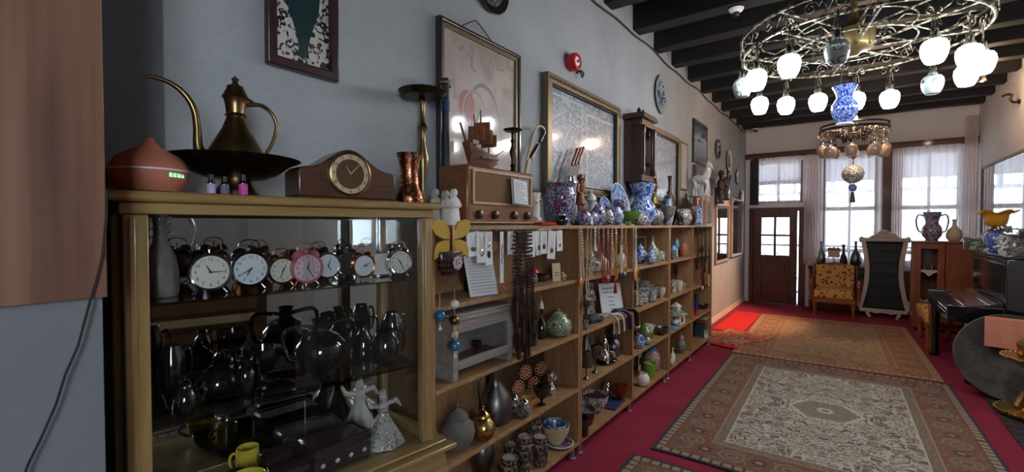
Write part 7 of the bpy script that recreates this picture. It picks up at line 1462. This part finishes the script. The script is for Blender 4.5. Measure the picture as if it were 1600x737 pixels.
# black chest under the window with ornaments
bc = thing('black_console', 'long black console with white inlay under the window', 'console', (-.58, 9.80, 0)); MB().box(0, 0, .66, .86, .30, .76).build('body', M['piano'], bc, bevel=.006); MB().box(-.02, -.02, .7605, .88, .30, .785).build('top', M['piano'], bc, bevel=.005)
for x in (.03, .78):
    for y_ in (.02, .24): MB().box(x, y_, 0, x+.05, y_+.04, .6595).build('leg', M['piano'], bc, bevel=.004)
b = MB()
for k in range(7): b.tube([(.30+.05*k+.018*cos(q), -.002, .71+.018*sin(q)*(1 if k % 2 else .6)) for q in [2*pi*j/10 for j in range(10)]], .004, 5, closed=True)
b.build('inlay', M['white'], bc)
def bp(px, Y=9.92): p = ray(px, 400, 'Y', Y); return (p.x, Y, .7855)
V('dark_vase', 'slim grey vase with long neck, left on the black console', 'vase', 1283, 0, 0, 38, 15, 'bottle', M['pewter'], pos=bp(1283, 9.86), rz=0)
V('dark_vase', 'small dark vase before the window, third on the black console', 'vase', 1324, 0, 0, 34, 12, 'pitcher', M['blackmatte'], pos=bp(1318), rz=0)
V('dark_vase', 'larger dark round vase, rightmost on the black console', 'vase', 1331, 0, 0, 40, 18, 'bottle', M['pewter'], pos=bp(1337), rz=0)
t = thing('tabletop_sign', 'small sign on a pole with red scalloped top, on the black console', 'sign', bp(1303)); MB().lathe([(0, 0), (.05, 0), (.05, .012), (.012, .018), (.010, .15), (0, .15)], 18).build('stand', M['chrome'], t); MB().box(-.085, -.006, .15, .085, .006, .27).build('board', M['bone'], t, bevel=.003); b = MB()
b.prism([(-.09, .2705), (.09, .2705), (.10, .30), (.06, .33), (.03, .31), (0, .335), (-.03, .31), (-.06, .33), (-.10, .30)], .02, tr(0, -.01, 0)); b.build('scalloped_top', M['redwood'], t, bevel=.003)
tag(MB().rectring(-.055, 0, .055, .22, .012, .015).box(-.043, .004, .012, .043, .010, .208).build('small_wall_picture', M['darkwood'], loc=(ray(1267, 345, 'Y', YB-.17).x, YB-.018, 1.50), bevel=.002), 'small narrow dark framed picture right of the door', 'picture')
# old radio and gramophone opposite, seen in the mirror back
t = thing('table_radio_cabinet', 'long old radio with light dial strip, seen mirrored in the display case', 'radio', (1.58, .95, .0), R(-90)); MB().box(0, -.40, .05, .95, -.02, 1.15).build('cabinet', M['clockwood'], t, bevel=.008)
MB().box(.08, -.412, .78, .87, -.4005, 1.06).build('speaker_cloth', M['grille'], t); MB().box(.10, -.42, .68, .85, -.4005, .74).build('dial_strip', M['bone'], t)
for x in (.06, .89): MB().lathe([(0, 0), (.02, 0), (.02, .016), (0, .016)], 16, tr(x, -.4005, .71) @ rot('X', R(90))).build('knob', M['darkwood'], t)
for x in (.04, .86): MB().box(x, -.38, 0, x+.05, -.05, .0495).build('foot', M['darkwood'], t)
t = thing('gramophone', 'brass horned gramophone, seen mirrored in the display case', 'gramophone', (1.35, .55, 1.163)); MB().box(-.15, -.15, 0, .15, .15, .14).build('box', M['redwood'], t, bevel=.006); vs = []; MB().lathe([(0, 0), (.14, 0), (.14, .012), (0, .012)], 32, tr(0, 0, .141)).build('turntable', M['blackmatte'], t)
MB().tube([(.0, .12, .14), (0, .15, .28), (0, .10, .42), (-.02, .02, .46)], [.012, .014, .022, .03], 12).build('tone_arm', M['chrome'], t); MB().lathe([(.03, 0), (.05, .08), (.09, .16), (.17, .24), (.24, .28), (.235, .285), (.16, .25), (.08, .165), (.04, .085), (.02, 0)], 36, tr(-.02, .02, .46) @ rot('Y', R(-50)), lobes=9, amp=.03).build('horn', M['brass'], t)
o = bpy.data.objects['table_radio_cabinet']; o.location.y = 1.2; o.location.z = .0125
# ============================================================ SETTLE: nudge neighbours on one shelf apart so that nothing touches through
bpy.context.view_layer.update()
def kids(o): return [c for c in COL.objects if c.parent == o]
def aabb(o):
    P = [q.matrix_world @ v.co for q in [o]+kids(o) if q.type == 'MESH' for v in q.data.vertices]
    return [min(p[i] for p in P) for i in range(3)]+[max(p[i] for p in P) for i in range(3)]
SKIP = ('hook_rail', 'draped_scarf', 'hanging', 'yellow_butterfly', 'beaded', 'jewellery', 'white_strap', 'orange_pendant', 'prayer', 'bead', 'owl', 'dark_necklace', 'lace_coaster', 'bookcase', 'price_tag', 'radio_booklet', 'wall', 'dark_backing', 'curved', 'long_knives', 'display_case', 'brass_basin', 'brass_ewer', 'tealight', 'dark_goblet', 'blue_flower', 'beige_clay', 'silver_coffee_pot', 'silver_cup', 'book_box', 'teal_box', 'white_horse', 'tall_brass', 'black_cane', 'ceramic_figurine', 'wooden_radio', 'model_ship')
ITEMS = []
for o in list(COL.objects):
    if o.parent or 'category' not in o.keys() or o.name.startswith(SKIP): continue
    x, y, z = o.location
    if not (-1.68 < x < -1.1 and 0 < y < 6.2): continue
    zone = None
    for k in range(4):
        if abs(z-s(k)) < .012 and y > 1.33: zone = ('shelf', k, min(range(5), key=lambda i: max(BAYS[i][0]-y, y-BAYS[i][1], 0)))
    if abs(z-TOPZ) < .03 and y > 1.33: zone = ('top',)
    for k in range(3):
        if y < 1.33 and abs(z-CS[k]-(.0247 if k == 0 else 0)) < .006: zone = ('case', k)
    if zone: ITEMS.append([o, aabb(o), zone])
for it in range(60):
    moved = False
    for i in range(len(ITEMS)):
        for j in range(i+1, len(ITEMS)):
            a, b = ITEMS[i], ITEMS[j]
            if a[2] != b[2]: continue
            A, B = a[1], b[1]; px_ = min(A[3], B[3])-max(A[0], B[0]); py_ = min(A[4], B[4])-max(A[1], B[1]); pz_ = min(A[5], B[5])-max(A[2], B[2])
            if px_ <= .001 or py_ <= .001 or pz_ <= .001: continue
            fa = (A[3]-A[0])*(A[4]-A[1]); fb = (B[3]-B[0])*(B[4]-B[1]); wa = fb**2/(fa**2+fb**2)
            cr_ = 1 if py_ <= px_*1.6 else 0; d_ = (py_ if cr_ else px_)+.001; d_ *= .55
            sg = 1 if (A[cr_]+A[cr_+3]) > (B[cr_]+B[cr_+3]) else -1
            for q, w_ in ((a, wa*sg), (b, -(1-wa)*sg)):
                m_ = d_*w_; q[0].location[cr_] += m_; q[1][cr_] += m_; q[1][cr_+3] += m_
            moved = True
    for q in ITEMS:
        o, A, zn = q
        if zn[0] == 'case': lim = None; continue
        ylo, yhi = BAYS[zn[2]] if zn[0] == 'shelf' else (1.345, 6.15)
        for c, lo, hi in ((0, -1.663 if zn[0] == 'shelf' else -1.618, -1.372), (1, ylo, yhi)):
            m_ = max(0, lo-A[c]); m_ = m_ or -max(0, A[c+3]-hi)
            if m_: o.location[c] += m_; A[c] += m_; A[c+3] += m_
    if not moved: break
# fine pieces belong to the part that carries them
SUBP = {'numerals': 'dial', 'hour_hand': 'dial', 'minute_hand': 'dial', 'label': 'bottle', 'door_glass': 'door', 'door_knob': 'door', 'pupil': 'eye_bead', 'wick': 'tealight', 'fallboard_strip': 'fallboard', 'page': 'folder', 'printed_lines': 'sheet', 'lettering': 'sheet', 'clasp': 'box_body', 'hammer': 'carry_handle', 'chain': 'card', 'pendulum': 'dial', 'window': 'walls', 'glass': 'picture', 'painted_flower': 'boot', 'gun_ports': 'hull', 'dish_beads': 'upper_dish', 'base_beads': 'base'}
for o in list(COL.objects):
    if o.parent and o.parent.type == 'EMPTY' and o.name.split('.')[0] in SUBP and 'label' in o.parent.keys():
        hostn = SUBP[o.name.split('.')[0]]
        h_ = [c for c in COL.objects if c.parent == o.parent and c.name.split('.')[0] == hostn]
        if h_ and h_[0].matrix_basis == Matrix.Identity(4): o.parent = h_[0]
